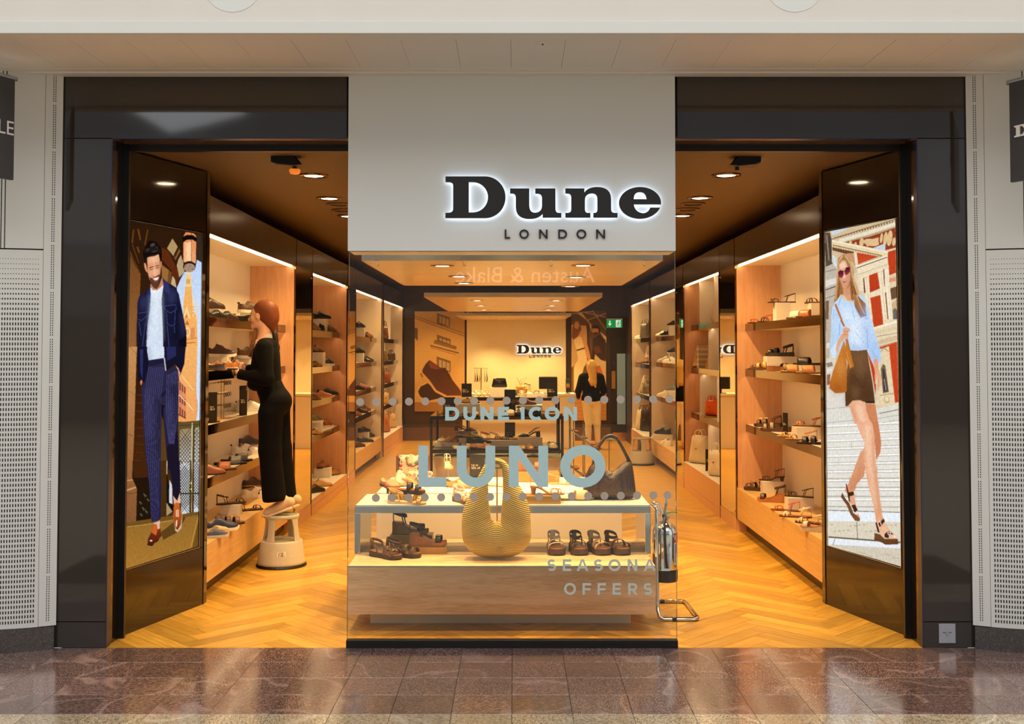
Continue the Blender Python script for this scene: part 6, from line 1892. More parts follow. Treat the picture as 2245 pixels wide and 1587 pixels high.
class Art:
    """a flat print: patches are laid down in order, softened like ink on film and carried as point colours"""
    SS = 2.0

    def __init__(s, p0, n, org):
        s.p0, s.n, s.org = Vector(p0), Vector(n).normalized(), Vector(org)
        s.ops = []; s.frame(0, 0, 1)

    def frame(s, ox, oy, k): s.ox, s.oy, s.sc = ox, oy, k; return s

    def poly(s, col, pts, col2=None, ax=1, alpha=1.0, soft=0.0):
        s.ops.append((np.array([(s.ox + x / s.sc, s.oy + y / s.sc) for x, y in pts]), lin(col), lin(col2 or col), ax, alpha, soft))
        return s

    def shade(s, col, pts, alpha=.5, soft=3.0): return s.poly(col, pts, None, 1, alpha, soft)

    def line(s, col, pts, w, alpha=1.0, soft=0.0):
        for i in range(len(pts) - 1):
            (x0, y0), (x1, y1) = pts[i], pts[i + 1]
            d = math.hypot(x1 - x0, y1 - y0) or 1; nx, ny = -(y1 - y0) / d * w / 2, (x1 - x0) / d * w / 2
            s.poly(col, [(x0 + nx, y0 + ny), (x1 + nx, y1 + ny), (x1 - nx, y1 - ny), (x0 - nx, y0 - ny)], None, 1, alpha, soft)
        return s

    def oval(s, col, cx, cy, rx, ry, rot=0, n=18, col2=None, alpha=1.0, soft=0.0):
        c, d = math.cos(math.radians(rot)), math.sin(math.radians(rot))
        return s.poly(col, [(cx + rx * math.cos(2 * math.pi * i / n) * c - ry * math.sin(2 * math.pi * i / n) * d, cy + rx * math.cos(2 * math.pi * i / n) * d + ry * math.sin(2 * math.pi * i / n) * c) for i in range(n)], col2, 1, alpha, soft)

    def build(s, name, m, parent, corners, sharp=.8):
        C = np.array(corners, float)
        x0, y0 = C.min(0) - 3; x1, y1 = C.max(0) + 3; S = s.SS
        w, h = int((x1 - x0) * S), int((y1 - y0) * S)
        img = np.zeros((h, w, 3))
        for P, ca, cb, ax, alpha, soft in s.ops:
            Q = (P - (x0, y0)) * S; pad = int(soft * S * 3 + 1)
            a = np.clip(np.floor(Q.min(0)).astype(int) - pad, 0, (w, h)); b = np.clip(np.ceil(Q.max(0)).astype(int) + pad + 1, 0, (w, h))
            if b[0] <= a[0] or b[1] <= a[1]: continue
            gx, gy = np.meshgrid(np.arange(a[0], b[0]) + .5, np.arange(a[1], b[1]) + .5)
            ins = np.zeros(gx.shape, bool)
            n = len(Q)
            for i in range(n):
                xa, ya = Q[i]; xb, yb = Q[(i + 1) % n]
                if ya == yb: continue
                cr = ((ya > gy) != (yb > gy)) & (gx < (xb - xa) * (gy - ya) / (yb - ya) + xa)
                ins ^= cr
            mk = ins.astype(float)
            if soft: mk = gblur(mk, soft * S)
            mk = (mk * alpha)[..., None]
            g = (gx, gy)[ax]; lo, hi = Q[:, ax].min(), Q[:, ax].max()
            t = np.clip((g - lo) / (hi - lo + 1e-9), 0, 1)[..., None]
            col = np.array(ca) * (1 - t) + np.array(cb) * t
            sl = (slice(a[1], b[1]), slice(a[0], b[0]))
            img[sl] = img[sl] * (1 - mk) + col * mk
        img = gblur(img, sharp * S * .6)
        nu, nv = int(max(abs(C[1] - C[0])) * 1.4) + 1, int(max(abs(C[3] - C[0])) * 1.4) + 1
        u, v = np.meshgrid(np.linspace(0, 1, nu), np.linspace(0, 1, nv))
        px = (C[0, 0] * (1 - u) + C[1, 0] * u) * (1 - v) + (C[3, 0] * (1 - u) + C[2, 0] * u) * v
        py = (C[0, 1] * (1 - u) + C[1, 1] * u) * (1 - v) + (C[3, 1] * (1 - u) + C[2, 1] * u) * v
        ix = np.clip(((px - x0) * S).astype(int), 0, w - 1); iy = np.clip(((py - y0) * S).astype(int), 0, h - 1)
        col = img[iy, ix].reshape(-1, 3)
        # place of every print point on the poster plane
        uu = (px - CX) / F_PX; vv = (CY - py) / F_PX
        R = np.stack([uu, _c - vv * _s, _s + vv * _c], -1).reshape(-1, 3)
        o = np.array((0, -DIST, EYE)); nn = np.array(s.n)
        t = (np.array(s.p0) - o).dot(nn) / R.dot(nn)
        V = o + R * t[:, None] - np.array(s.org)
        idx = np.arange(nu * nv).reshape(nv, nu)
        Fc = np.stack([idx[:-1, :-1], idx[1:, :-1], idx[1:, 1:], idx[:-1, 1:]], -1).reshape(-1, 4)
        me = bpy.data.meshes.new(name)
        me.vertices.add(len(V)); me.vertices.foreach_set('co', V.astype(np.float32).ravel())
        me.loops.add(Fc.size); me.loops.foreach_set('vertex_index', Fc.astype(np.int32).ravel())
        me.polygons.add(len(Fc)); me.polygons.foreach_set('loop_start', np.arange(0, Fc.size, 4, dtype=np.int32))
        me.update(calc_edges=True); me.validate()
        cat = me.color_attributes.new('print', 'FLOAT_COLOR', 'POINT')
        cat.data.foreach_set('color', np.concatenate([col, np.ones((len(col), 1))], 1).astype(np.float32).ravel())
        me.materials.append(m)
        ob = bpy.data.objects.new(name, me); COL.objects.link(ob); ob.parent = parent
        return ob


def light_box(PAN, sx, corners, label):
    t_, a, u, n, L_ = PAN
    p = [at_plane(*q, a, n) for q in corners]   # TL TR BR BL
    t = thing('light_box', label, 'poster', a)
    us = [(q - a).dot(u) for q in p]
    zt = max(p[0].z, p[1].z); zb = min(p[2].z, p[3].z); u0, u1 = min(us), max(us)
    def bx(ua, ub, d0, d1, z0, z1):
        vs = [u * uu + n * dd + Vector((0, 0, z)) for z in (z0, z1) for dd in (d0, d1) for uu in (ua, ub)]
        return MB().add(vs, [[0, 2, 3, 1], [4, 5, 7, 6], [0, 1, 5, 4], [2, 6, 7, 3], [0, 4, 6, 2], [1, 3, 7, 5]])
    bx(u0, u1, -.018, -.002, zb, zt).build('box_body', M_BLACK, t)
    for (ua, ub, z0, z1) in ((u0 - .006, u0, zb - .006, zt + .006), (u1, u1 + .006, zb - .006, zt + .006), (u0, u1, zt, zt + .006), (u0, u1, zb - .006, zb)):
        bx(ua, ub, -.018, .004, z0, z1).build('frame', M_STEEL, t)
    return t, Art(a - n * .0015, n, a)


# ---- man poster
box, A = light_box(PANEL_L, -1, ((287, 484), (442, 515), (434, 1199), (273, 1249)), 'tall backlit poster of a bearded man in navy jacket')
A.frame(270, 500, 6.105)
A.poly((44, 24, 10), [(100, -98), (1052, 90), (1040, 1640), (60, 1640)])
A.frame(0, 0, 1).poly((44, 24, 10), [(287, 484), (442, 515), (434, 1199), (273, 1249)], (70, 40, 18))
A.frame(270, 500, 6.105)
# vault, arch and pillar
A.poly((110, 66, 28), [(95, 300), (140, 420), (235, 600), (222, 900), (200, 960), (180, 1300), (175, 1640), (62, 1640), (85, 800)], (146, 96, 52))
for x0, y0, x1, y1, w in ((140, 20, 120, 200, 18), (200, 10, 230, 160, 22), (190, 250, 215, 330, 24), (330, 20, 290, 230, 16), (120, 210, 210, 470, 10)): A.line((104, 60, 20), [(x0, y0), (x1, y1)], w)
A.line((70, 36, 12), [(90, 340), (150, 470), (240, 620)], 12)
A.poly((92, 40, 14), [(520, 260), (600, 300), (760, 620), (745, 700), (700, 790), (640, 560), (520, 420)])
A.poly((176, 146, 98), [(660, 140), (730, 250), (670, 370), (588, 270)])
A.poly((128, 84, 44), [(745, 265), (765, 310), (700, 430), (672, 380)])
A.poly((60, 34, 16), [(735, 262), (750, 280), (690, 400), (675, 385)])
A.poly((182, 156, 116), [(775, 360), (805, 470), (820, 590), (752, 660), (718, 500), (740, 420)])
A.poly((150, 104, 50), [(515, 490), (610, 560), (590, 740), (520, 660)])
A.poly((110, 70, 34), [(610, 560), (650, 600), (640, 750), (590, 730)])
A.poly((196, 170, 128), [(660, 640), (690, 680), (715, 800), (640, 750)])
A.poly((52, 40, 30), [(980, 70), (1058, 90), (1052, 470), (990, 430)])
# sky and tower
A.poly((186, 208, 240), [(990, 425), (1052, 462), (1040, 1640), (700, 1640), (720, 800), (770, 680), (820, 590), (960, 560)], (214, 228, 246))
A.poly((246, 206, 138), [(848, 600), (905, 598), (918, 700), (915, 800), (830, 800), (838, 690)])
A.poly((240, 176, 92), [(832, 785), (915, 785), (925, 1000), (955, 1140), (985, 1170), (1000, 1640), (790, 1640), (805, 1040)], (244, 172, 96))
for x in (852, 870, 886): A.line((150, 90, 34), [(x, 680), (x, 750)], 9)
A.poly((252, 220, 160), [(808, 1190), (850, 1040), (900, 1210), (880, 1200), (850, 1110), (826, 1210)])
A.poly((206, 110, 50), [(822, 1200), (846, 1150), (862, 1200)]); A.poly((200, 104, 50), [(824, 1290), (858, 1230), (888, 1300)])
A.line((250, 214, 150), [(938, 900), (940, 1180)], 14); A.line((250, 206, 140), [(975, 1000), (985, 1250)], 16)
for y in (1060, 1100, 1140): A.line((206, 130, 66), [(918, y), (956, y - 10)], 7)
A.oval((252, 226, 170), 862, 1390, 34, 62); A.oval((230, 176, 110), 862, 1390, 26, 50)
A.poly((222, 140, 84), [(900, 1340), (960, 1330), (960, 1480), (900, 1490)])
A.line((206, 120, 64), [(800, 1500), (990, 1470)], 10); A.line((176, 96, 46), [(850, 1540), (970, 1530)], 12)
# lantern
A.poly((226, 132, 78), [(838, 55), (940, 60), (978, 110), (972, 470), (805, 455), (808, 110)], (236, 160, 110))
A.poly((250, 204, 158), [(850, 200), (915, 180), (915, 440), (850, 440)])
A.poly((244, 176, 128), [(820, 190), (850, 190), (850, 440), (815, 440)])
A.poly((16, 12, 10), [(792, 120), (850, 90), (930, 92), (985, 130), (984, 190), (930, 155), (850, 158), (795, 200)])
A.line((20, 14, 12), [(912, 60), (912, 460)], 7)
A.oval((24, 20, 18), 886, 515, 86, 74); A.oval((164, 134, 112), 888, 530, 76, 58)
for q in ((840, 520, 815, 512), (905, 495, 895, 515), (870, 565, 880, 548), (915, 545, 945, 552)): A.line((60, 44, 36), [q[:2], q[2:]], 7)
# head
A.poly((18, 13, 11), [(262, 330), (300, 240), (350, 165), (400, 170), (450, 190), (500, 260), (520, 380), (505, 470), (480, 420), (330, 400), (325, 480), (290, 470), (278, 430)])
A.oval((74, 62, 54), 395, 225, 34, 22, -25); A.oval((60, 50, 44), 330, 290, 30, 16, -40); A.oval((50, 42, 38), 450, 260, 24, 16, 30); A.oval((56, 46, 40), 420, 310, 40, 14, -15)
for k in range(9): A.line((66, 54, 48), [(300 + k * 22, 250 - abs(4 - k) * -6), (285 + k * 26, 330)], 5, .7, .6); A.line((8, 6, 5), [(312 + k * 22, 250), (298 + k * 26, 345)], 5, .8, .6)
A.poly((214, 146, 106), [(280, 468), (300, 470), (325, 560), (330, 600), (300, 570), (284, 520)])
A.poly((206, 132, 92), [(498, 450), (516, 450), (514, 520), (500, 545)])
A.poly((228, 164, 124), [(322, 400), (350, 385), (420, 375), (475, 350), (490, 430), (500, 540), (490, 660), (470, 740), (430, 790), (390, 760), (350, 680), (330, 590)], (214, 144, 104))
A.poly((232, 170, 130), [(335, 400), (400, 385), (465, 360), (480, 440), (400, 460), (335, 480)])
A.poly((90, 58, 38), [(332, 600), (352, 660), (395, 670), (420, 655), (480, 620), (500, 610), (488, 700), (470, 780), (440, 815), (405, 790), (370, 730)])
A.poly((58, 34, 24), [(345, 530), (400, 508), (410, 516), (352, 542)]); A.poly((58, 34, 24), [(430, 506), (482, 492), (486, 502), (436, 516)])
A.line((40, 24, 18), [(352, 560), (400, 548)], 9); A.line((40, 24, 18), [(438, 538), (482, 522)], 9)
A.poly((236, 178, 140), [(405, 540), (430, 535), (450, 620), (440, 650), (412, 650), (398, 625)]); A.line((150, 80, 56), [(400, 640), (425, 656), (452, 640)], 9)
A.poly((168, 70, 62), [(392, 672), (485, 645), (470, 700), (435, 722), (408, 705)])
A.poly((246, 238, 230), [(398, 676), (476, 655), (462, 690), (430, 700)])
A.poly((200, 128, 90), [(365, 740), (405, 795), (445, 818), (478, 780), (520, 660), (540, 760), (460, 830), (400, 830), (366, 800)])
# shirt and jacket
A.shade((150, 84, 54), [(322, 400), (340, 400), (352, 640), (335, 600)], .4, 3); A.shade((150, 84, 54), [(480, 430), (505, 450), (500, 640), (470, 620)], .5, 3); A.shade((250, 200, 165), [(440, 560), (480, 550), (480, 610), (450, 610)], .5, 2); A.shade((240, 180, 140), [(350, 575), (395, 570), (390, 620), (355, 610)], .5, 2.5); A.shade((250, 205, 170), [(385, 400), (440, 390), (430, 450), (390, 460)], .5, 3)
A.poly((226, 234, 244), [(366, 790), (400, 832), (460, 830), (540, 760), (520, 900), (535, 1640), (310, 1640), (330, 1300), (358, 1000)], (206, 218, 236))
A.poly((24, 24, 52), [(362, 760), (370, 900), (360, 1100), (330, 1300), (312, 1640), (190, 1640), (186, 1250), (190, 1000), (220, 910), (300, 860)], (28, 26, 50))
A.poly((24, 24, 54), [(520, 660), (620, 750), (700, 800), (745, 880), (790, 1100), (850, 1400), (848, 1640), (535, 1640), (525, 1200), (512, 1000), (520, 900), (545, 800)], (22, 20, 42))
A.poly((46, 48, 96), [(520, 660), (615, 760), (622, 890), (545, 840), (535, 740)]); A.poly((40, 42, 88), [(362, 760), (368, 880), (305, 1000), (318, 870)])
A.shade((56, 58, 104), [(590, 800), (690, 830), (720, 1000), (600, 1010)], .6, 5); A.shade((8, 8, 22), [(690, 900), (720, 1000), (740, 1500), (690, 1500)], .7, 4); A.shade((60, 62, 108), [(760, 1150), (790, 1140), (820, 1400), (800, 1450)], .5, 4); A.shade((54, 56, 100), [(230, 930), (330, 900), (330, 1080), (230, 1090)], .55, 5); A.shade((8, 8, 22), [(190, 1260), (215, 1260), (240, 1600), (195, 1600)], .7, 4); A.shade((8, 8, 20), [(320, 1200), (345, 1180), (320, 1500), (300, 1500)], .7, 3); A.shade((170, 184, 214), [(366, 900), (400, 900), (380, 1300), (340, 1300)], .6, 4); A.shade((180, 192, 216), [(480, 860), (520, 860), (525, 1500), (490, 1500)], .5, 4)
for pts in (((555, 1040), (706, 1026), (708, 1090), (634, 1138), (555, 1090), (555, 1040)), ((205, 1140), (355, 1115)), ((200, 1215), (240, 1240), (325, 1170)), ((580, 1130), (590, 1280), (640, 1310), (690, 1290), (696, 1110)), ((525, 1050), (560, 1045)), ((210, 1250), (240, 1440)), ((590, 1300), (620, 1640)), ((684, 1310), (690, 1400)), ((300, 1260), (250, 1640))): A.line((70, 82, 150), list(pts), 5)
A.line((150, 150, 170), [(360, 1000), (318, 1380), (312, 1640)], 5); A.line((150, 140, 150), [(514, 930), (530, 1300), (536, 1640)], 5)
A.poly((14, 12, 26), [(745, 1500), (848, 1440), (846, 1640), (730, 1640)])
A.frame(260, 760, 6.105)
# street facade at mid height, gate, brick
A.poly((196, 140, 84), [(118, 0), (248, 0), (240, 120), (228, 500), (205, 1300), (185, 1640), (92, 1640), (110, 800)], (150, 96, 56))
A.line((110, 66, 36), [(150, 0), (245, 110)], 5); A.line((110, 66, 36), [(112, 1165), (200, 1200)], 6); A.line((120, 76, 42), [(120, 580), (225, 655)], 4)
A.poly((46, 22, 8), [(245, 110), (330, 520), (350, 1200), (380, 1640), (186, 1640), (205, 1250), (228, 500)], (70, 36, 12))
for k in range(9): A.line((92, 48, 18), [(225 + k % 2 * 20, 640 + k * 110), (330, 650 + k * 110)], 8)
A.poly((240, 176, 100), [(900, 0), (1055, 0), (1040, 540), (1055, 790), (1040, 1000), (800, 1005), (805, 420), (840, 330)], (236, 160, 92))
A.poly((226, 138, 96), [(806, 430), (905, 560), (905, 960), (800, 920)])
for k in range(3):
    for j in range(3): A.poly((120, 62, 50), [(815 + j * 30, 470 + k * 165 + j * 26), (834 + j * 30, 488 + k * 165 + j * 26), (834 + j * 30, 590 + k * 165 + j * 22), (815 + j * 30, 574 + k * 165 + j * 22)])
A.line((252, 214, 160), [(806, 640), (905, 740), (1000, 850)], 12); A.line((252, 210, 150), [(840, 380), (1000, 580)], 12); A.line((110, 60, 44), [(800, 905), (900, 960)], 16)
A.poly((206, 222, 244), [(1055, 0), (1098, 0), (1090, 985), (1040, 990), (1058, 800), (1040, 560)])
A.poly((96, 78, 40), [(800, 1012), (1088, 985), (1080, 1640), (800, 1640)])
A.poly((150, 126, 84), [(820, 1105), (970, 1090), (965, 1640), (815, 1640)], (206, 206, 206)); A.poly((170, 160, 130), [(1020, 1090), (1082, 1075), (1076, 1640), (1014, 1640)], (214, 214, 214))
A.line((226, 214, 176), [(985, 1020), (978, 1640)], 12); A.line((60, 48, 24), [(800, 1060), (1088, 1035)], 8); A.line((70, 56, 28), [(1010, 1060), (1000, 1640)], 14)
for k in range(15):
    y = 1090 + k * 52
    A.line((74, 60, 30), [(818, y), (965, y + 190)], 9); A.line((74, 60, 30), [(965, y), (818, y + 190)], 9)
    A.line((74, 60, 30), [(1016, y), (1078, y + 80)], 8); A.line((74, 60, 30), [(1078, y), (1016, y + 80)], 8)
A.poly((92, 62, 20), [(590, 780), (660, 1000), (650, 1300), (660, 1640), (560, 1640), (575, 1100)])
# shirt tail, trousers and hands
A.poly((216, 226, 240), [(375, 0), (612, 0), (612, 165), (405, 192)], (206, 216, 234)); A.shade((150, 160, 190), [(380, 0), (430, 0), (440, 180), (405, 190)], .5, 3)
TR = (42, 38, 66); TRD = (26, 20, 38)
A.poly(TR, [(402, 180), (610, 150), (640, 330), (780, 250), (808, 420), (800, 900), (790, 1090), (680, 1640), (660, 1640), (600, 1000), (590, 780), (570, 740), (560, 1000), (570, 1640), (380, 1640), (340, 1200), (305, 560), (330, 480)], (36, 30, 56))
A.poly(TRD, [(700, 1280), (780, 1130), (800, 1200), (812, 1640), (660, 1640), (640, 1350)])
A.poly((24, 20, 34), [(545, 660), (655, 570), (600, 660), (560, 690)]); A.poly((20, 16, 28), [(560, 770), (640, 790), (600, 820), (600, 990), (570, 900)])
A.poly((30, 28, 52), [(400, 190), (610, 150), (612, 215), (440, 262), (410, 250)])
for k in range(9):
    x = 330 + k * 28; A.line((86, 88, 146), [(410 + k * 25, 270), (x + 28 - k * 2, 620), (x + 20 - k * 1, 1000), (x + 60 - k * 6, 1640)], 4)
for k in range(7): A.line((92, 92, 150), [(650 + k * 22, 380 - k * 10), (640 + k * 27, 700), (640 + k * 22, 1000), (680 + k * 10, 1300)], 4)
A.shade((20, 14, 30), [(690, 560), (790, 480), (800, 900), (740, 1080), (760, 760)], .65, 5); A.shade((70, 66, 110), [(350, 560), (430, 560), (450, 1200), (380, 1200)], .45, 6); A.shade((16, 12, 26), [(500, 700), (560, 720), (560, 1500), (520, 1500)], .6, 5); A.shade((72, 70, 112), [(640, 700), (690, 690), (700, 1000), (660, 1000)], .45, 5)
A.poly((20, 18, 40), [(250, 0), (385, 0), (380, 60), (405, 240), (345, 490), (300, 430), (270, 500), (262, 460)]); A.poly((42, 46, 92), [(285, 40), (330, 30), (320, 430), (290, 330)])
A.poly((20, 18, 38), [(608, 0), (900, 0), (880, 230), (820, 400), (800, 310), (760, 230), (640, 325), (615, 200)]); A.poly((38, 40, 84), [(640, 0), (770, 0), (770, 120), (650, 190)])
A.line((206, 206, 220), [(612, 150), (632, 320)], 12)
A.poly((226, 160, 130), [(765, 255), (800, 290), (825, 350), (815, 430), (805, 400), (798, 320)]); A.poly((206, 120, 80), [(285, 470), (310, 440), (318, 480), (300, 520)])
A.frame(260, 1010, 6.105)
# column base, plant, paving, shoes
A.poly((150, 98, 58), [(100, 0), (185, 0), (180, 230), (245, 370), (243, 450), (235, 810), (85, 830)], (128, 84, 46))
A.line((196, 140, 92), [(100, 270), (185, 255)], 18); A.line((196, 144, 96), [(98, 400), (245, 350)], 22); A.line((96, 58, 30), [(98, 445), (245, 425)], 8)
A.poly((34, 20, 8), [(187, 0), (420, 0), (440, 800), (235, 810), (245, 380), (190, 240)])
A.poly((66, 34, 12), [(187, 0), (400, 0), (400, 220), (200, 230)])
for x, y, r in ((350, 460, 30), (330, 640, 28), (390, 520, 18), (290, 560, 20), (370, 680, 22), (300, 720, 18)): A.oval((86, 96, 78), x, y, r, 8, 50); A.oval((60, 74, 50), x + 14, y + 16, r * .8, 7, -40)
A.poly((70, 44, 16), [(560, 0), (650, 0), (650, 200), (730, 740), (560, 780)]); A.poly((24, 18, 14), [(640, 150), (740, 640), (720, 700), (640, 560)])
A.line((206, 176, 140), [(648, 0), (645, 180)], 10); A.poly((170, 140, 110), [(640, 560), (720, 680), (640, 740)])
A.poly((206, 210, 214), [(820, 40), (950, 30), (945, 700), (840, 720)]); A.poly((206, 210, 214), [(1012, 20), (1080, 20), (1072, 680), (1008, 690)]); A.poly((206, 208, 210), [(680, 250), (715, 330), (720, 580), (678, 560)])
for k in range(20):
    y = 0 + k * 40
    if y < 600:
        A.line((52, 44, 26), [(820, y), (945, y + 160)], 9); A.line((52, 44, 26), [(945, y), (820, y + 160)], 9)
        A.line((52, 44, 26), [(1012, y), (1076, y + 80)], 8); A.line((52, 44, 26), [(1076, y), (1012, y + 80)], 8)
A.line((70, 58, 30), [(965, 0), (960, 700)], 26); A.line((190, 170, 120), [(985, 0), (978, 690)], 8); A.line((60, 48, 26), [(825, 440), (1078, 435)], 18)
A.oval((236, 206, 120), 972, 300, 9, 12); A.oval((236, 206, 120), 972, 380, 9, 12)
A.poly((142, 102, 40), [(88, 830), (440, 790), (730, 745), (1070, 680), (1072, 1140), (82, 1450)], (168, 118, 48))
A.poly((112, 78, 30), [(88, 830), (1070, 680), (1070, 725), (88, 890)]); A.line((196, 158, 84), [(92, 885), (450, 845), (720, 800)], 6)
A.poly((92, 64, 24), [(560, 960), (740, 820), (860, 740), (900, 760), (780, 960), (600, 1060)])
A.line((206, 160, 70), [(1060, 760), (970, 1150)], 6); A.poly((110, 78, 28), [(1066, 800), (1072, 1140), (985, 1170)])
A.poly(TR, [(375, 0), (560, 0), (570, 350), (560, 780), (520, 805), (440, 820), (415, 400)], (30, 22, 50)); A.poly(TRD, [(660, 0), (820, 0), (820, 440), (785, 535), (735, 470), (710, 260)])
for k in range(6): A.line((80, 80, 140), [(395 + 28 * k, 0), (425 + 22 * k, 400), (445 + 19 * k, 810)], 4)
A.poly((226, 176, 150), [(470, 835), (552, 800), (550, 900), (520, 940), (480, 880)]); A.poly((226, 178, 150), [(730, 470), (785, 540), (820, 430), (832, 560), (745, 600)])
A.poly((128, 52, 18), [(468, 850), (505, 850), (525, 920), (560, 900), (570, 990), (530, 1070), (440, 1130), (385, 1120), (392, 1050), (440, 950)], (70, 24, 12)); A.poly((200, 96, 36), [(468, 855), (500, 855), (520, 930), (500, 1000), (440, 960)]); A.oval((236, 206, 190), 435, 1070, 16, 12)
A.poly((40, 22, 12), [(385, 1115), (440, 1130), (530, 1075), (572, 980), (570, 1010), (450, 1142), (388, 1132)])
A.poly((206, 176, 140), [(725, 690), (760, 940), (790, 955), (840, 900), (856, 700), (835, 660), (850, 720), (830, 860), (790, 930), (765, 900)])
A.poly((206, 100, 36), [(750, 570), (780, 555), (815, 570), (820, 640), (845, 700), (835, 840), (790, 930), (760, 900), (735, 760), (735, 640)], (120, 44, 16)); A.oval((246, 200, 170), 775, 840, 10, 50, 4)
A.poly((236, 190, 150), [(770, 660), (800, 650), (806, 750), (765, 752)]); A.line((150, 70, 26), [(785, 660), (785, 750)], 5)
A.build('printed_picture', print_material('backlit_print_man', True, 1.05), box, ((287, 484), (442, 515), (434, 1199), (273, 1249)))

# ---- woman poster
box, A = light_box(PANEL_R, 1, ((1808, 509), (1963, 478.5), (1976, 1242), (1815, 1195)), 'tall backlit poster of a woman in blue shirt and sunglasses')
A.poly((226, 206, 172), [(1808, 509), (1963, 478.5), (1976, 1242), (1815, 1195)])
A.frame(1800, 470, 6.347)
ST = (236, 222, 194); RED = (196, 66, 30); DB = (120, 76, 48)
A.poly((214, 190, 150), [(52, 250), (1035, 55), (1048, 700), (60, 900)])
A.poly((206, 214, 222), [(130, 230), (400, 180), (170, 300)])
A.poly((150, 60, 34), [(340, 390), (700, 300), (1035, 185), (1040, 470), (880, 500)])
for k in range(22): A.poly((92, 60, 40), [(190 + k * 38, 318 - k * 10.6), (206 + k * 38, 313 - k * 10.6), (204 + k * 38, 336 - k * 10.6), (188 + k * 38, 341 - k * 10.6)])
A.line((120, 92, 64), [(140, 350), (520, 225), (1030, 70)], 12); A.line((236, 226, 204), [(250, 370), (640, 260), (1032, 130)], 46); A.line((150, 120, 88), [(330, 390), (700, 285), (1034, 182)], 8)
for x, y, w, h in ((410, 395, 20, 30), (480, 410, 16, 26), (565, 390, 30, 60), (700, 390, 110, 50), (840, 330, 20, 70), (895, 340, 26, 100), (955, 330, 36, 110), (1015, 380, 24, 60)): A.oval((226, 194, 140), x, y, w, h, 8)
A.poly((226, 190, 140), [(605, 370), (800, 320), (800, 400), (640, 445)]); A.poly((232, 206, 160), [(900, 500), (1040, 462), (1040, 490), (900, 520)])
A.poly((206, 212, 218), [(720, 470), (895, 400), (895, 520)])
A.poly((236, 214, 170), [(150, 350), (900, 520), (940, 560), (830, 585), (500, 530), (150, 450)]); A.line((246, 234, 206), [(150, 365), (935, 530)], 22); A.line((120, 80, 44), [(160, 425), (850, 575)], 12)
for k in range(20): A.line((150, 110, 66), [(175 + k * 34, 440 + k * 7.4), (180 + k * 34, 456 + k * 7.4)], 9)
A.poly((110, 70, 44), [(155, 455), (460, 520), (470, 720), (380, 560), (160, 500)]); A.poly((206, 150, 110), [(360, 540), (460, 540), (480, 720), (400, 620)])
A.poly(ST, [(455, 520), (495, 530), (520, 720), (480, 740)])
A.poly(RED, [(497, 530), (800, 585), (515, 695)], (206, 84, 44)); A.poly(RED, [(935, 520), (1040, 488), (1046, 810), (945, 850), (925, 600)])
A.poly((240, 224, 192), [(490, 720), (925, 575), (935, 700), (510, 850)]); A.line((90, 60, 36), [(500, 745), (920, 595)], 12); A.line((206, 176, 130), [(510, 840), (935, 690)], 10); A.line((250, 238, 214), [(495, 722), (925, 572)], 14)
A.poly((238, 220, 186), [(510, 850), (940, 700), (985, 1500), (1000, 1540), (700, 1640), (600, 1100), (530, 1050)])
A.poly(RED, [(665, 850), (785, 805), (820, 1030), (680, 1090)], (186, 58, 30)); A.poly((196, 68, 34), [(685, 1160), (825, 1120), (870, 1540), (735, 1580)]); A.poly((120, 50, 26), [(585, 890), (600, 885), (620, 1080), (600, 1110)]); A.poly((130, 56, 30), [(865, 760), (880, 760), (890, 1000), (875, 1010)]); A.poly((140, 60, 32), [(890, 1090), (905, 1080), (945, 1530), (930, 1540)])
A.poly((244, 230, 202), [(590, 860), (660, 840), (662, 880), (700, 1500), (640, 1400), (608, 890)]); A.poly((244, 230, 200), [(790, 785), (860, 765), (862, 800), (930, 1530), (875, 1540), (800, 810)]); A.poly((246, 234, 208), [(885, 770), (940, 760), (1000, 1510), (950, 1520)])
A.line((206, 176, 128), [(630, 880), (680, 1400)], 6); A.line((206, 176, 128), [(835, 820), (905, 1520)], 6); A.line((214, 186, 140), [(920, 800), (975, 1500)], 5); A.line((190, 150, 100), [(795, 808), (862, 790)], 7); A.line((190, 150, 100), [(594, 884), (660, 866)], 7)
A.poly((232, 206, 164), [(945, 870), (1045, 815), (1048, 990), (955, 1010)])
for k in range(5): A.line(RED, [(955 + k * 19, 880 - k * 4), (958 + k * 19, 945 - k * 4)], 9)
A.poly((110, 80, 56), [(960, 1030), (1050, 1000), (1055, 1160), (980, 1190)]); A.poly((210, 176, 130), [(985, 1250), (1050, 1180), (1056, 1500), (1000, 1500)]); A.poly((110, 104, 100), [(1000, 1330), (1030, 1300), (1056, 1330), (1056, 1470), (1005, 1480)])
# statue and pedestal
A.poly((92, 76, 64), [(55, 250), (125, 250), (150, 360), (150, 660), (165, 690), (65, 730), (55, 500)]); A.line((150, 130, 112), [(80, 290), (110, 640)], 16); A.line((46, 38, 32), [(110, 300), (140, 620)], 10); A.line((46, 38, 32), [(70, 400), (80, 640)], 8)
A.poly((214, 220, 226), [(155, 560), (215, 600), (225, 760), (165, 690)])
A.poly((196, 184, 168), [(62, 740), (150, 690), (215, 760), (205, 1160), (135, 1640), (66, 1640)]); A.poly((226, 222, 214), [(64, 920), (210, 880), (210, 960), (66, 1010)]); A.line((80, 66, 54), [(66, 1050), (205, 1000)], 14); A.line((96, 80, 66), [(64, 800), (210, 760)], 8); A.line((110, 94, 78), [(66, 1170), (200, 1120)], 8); A.poly((120, 92, 70), [(66, 1200), (110, 1200), (100, 1640), (66, 1640)])
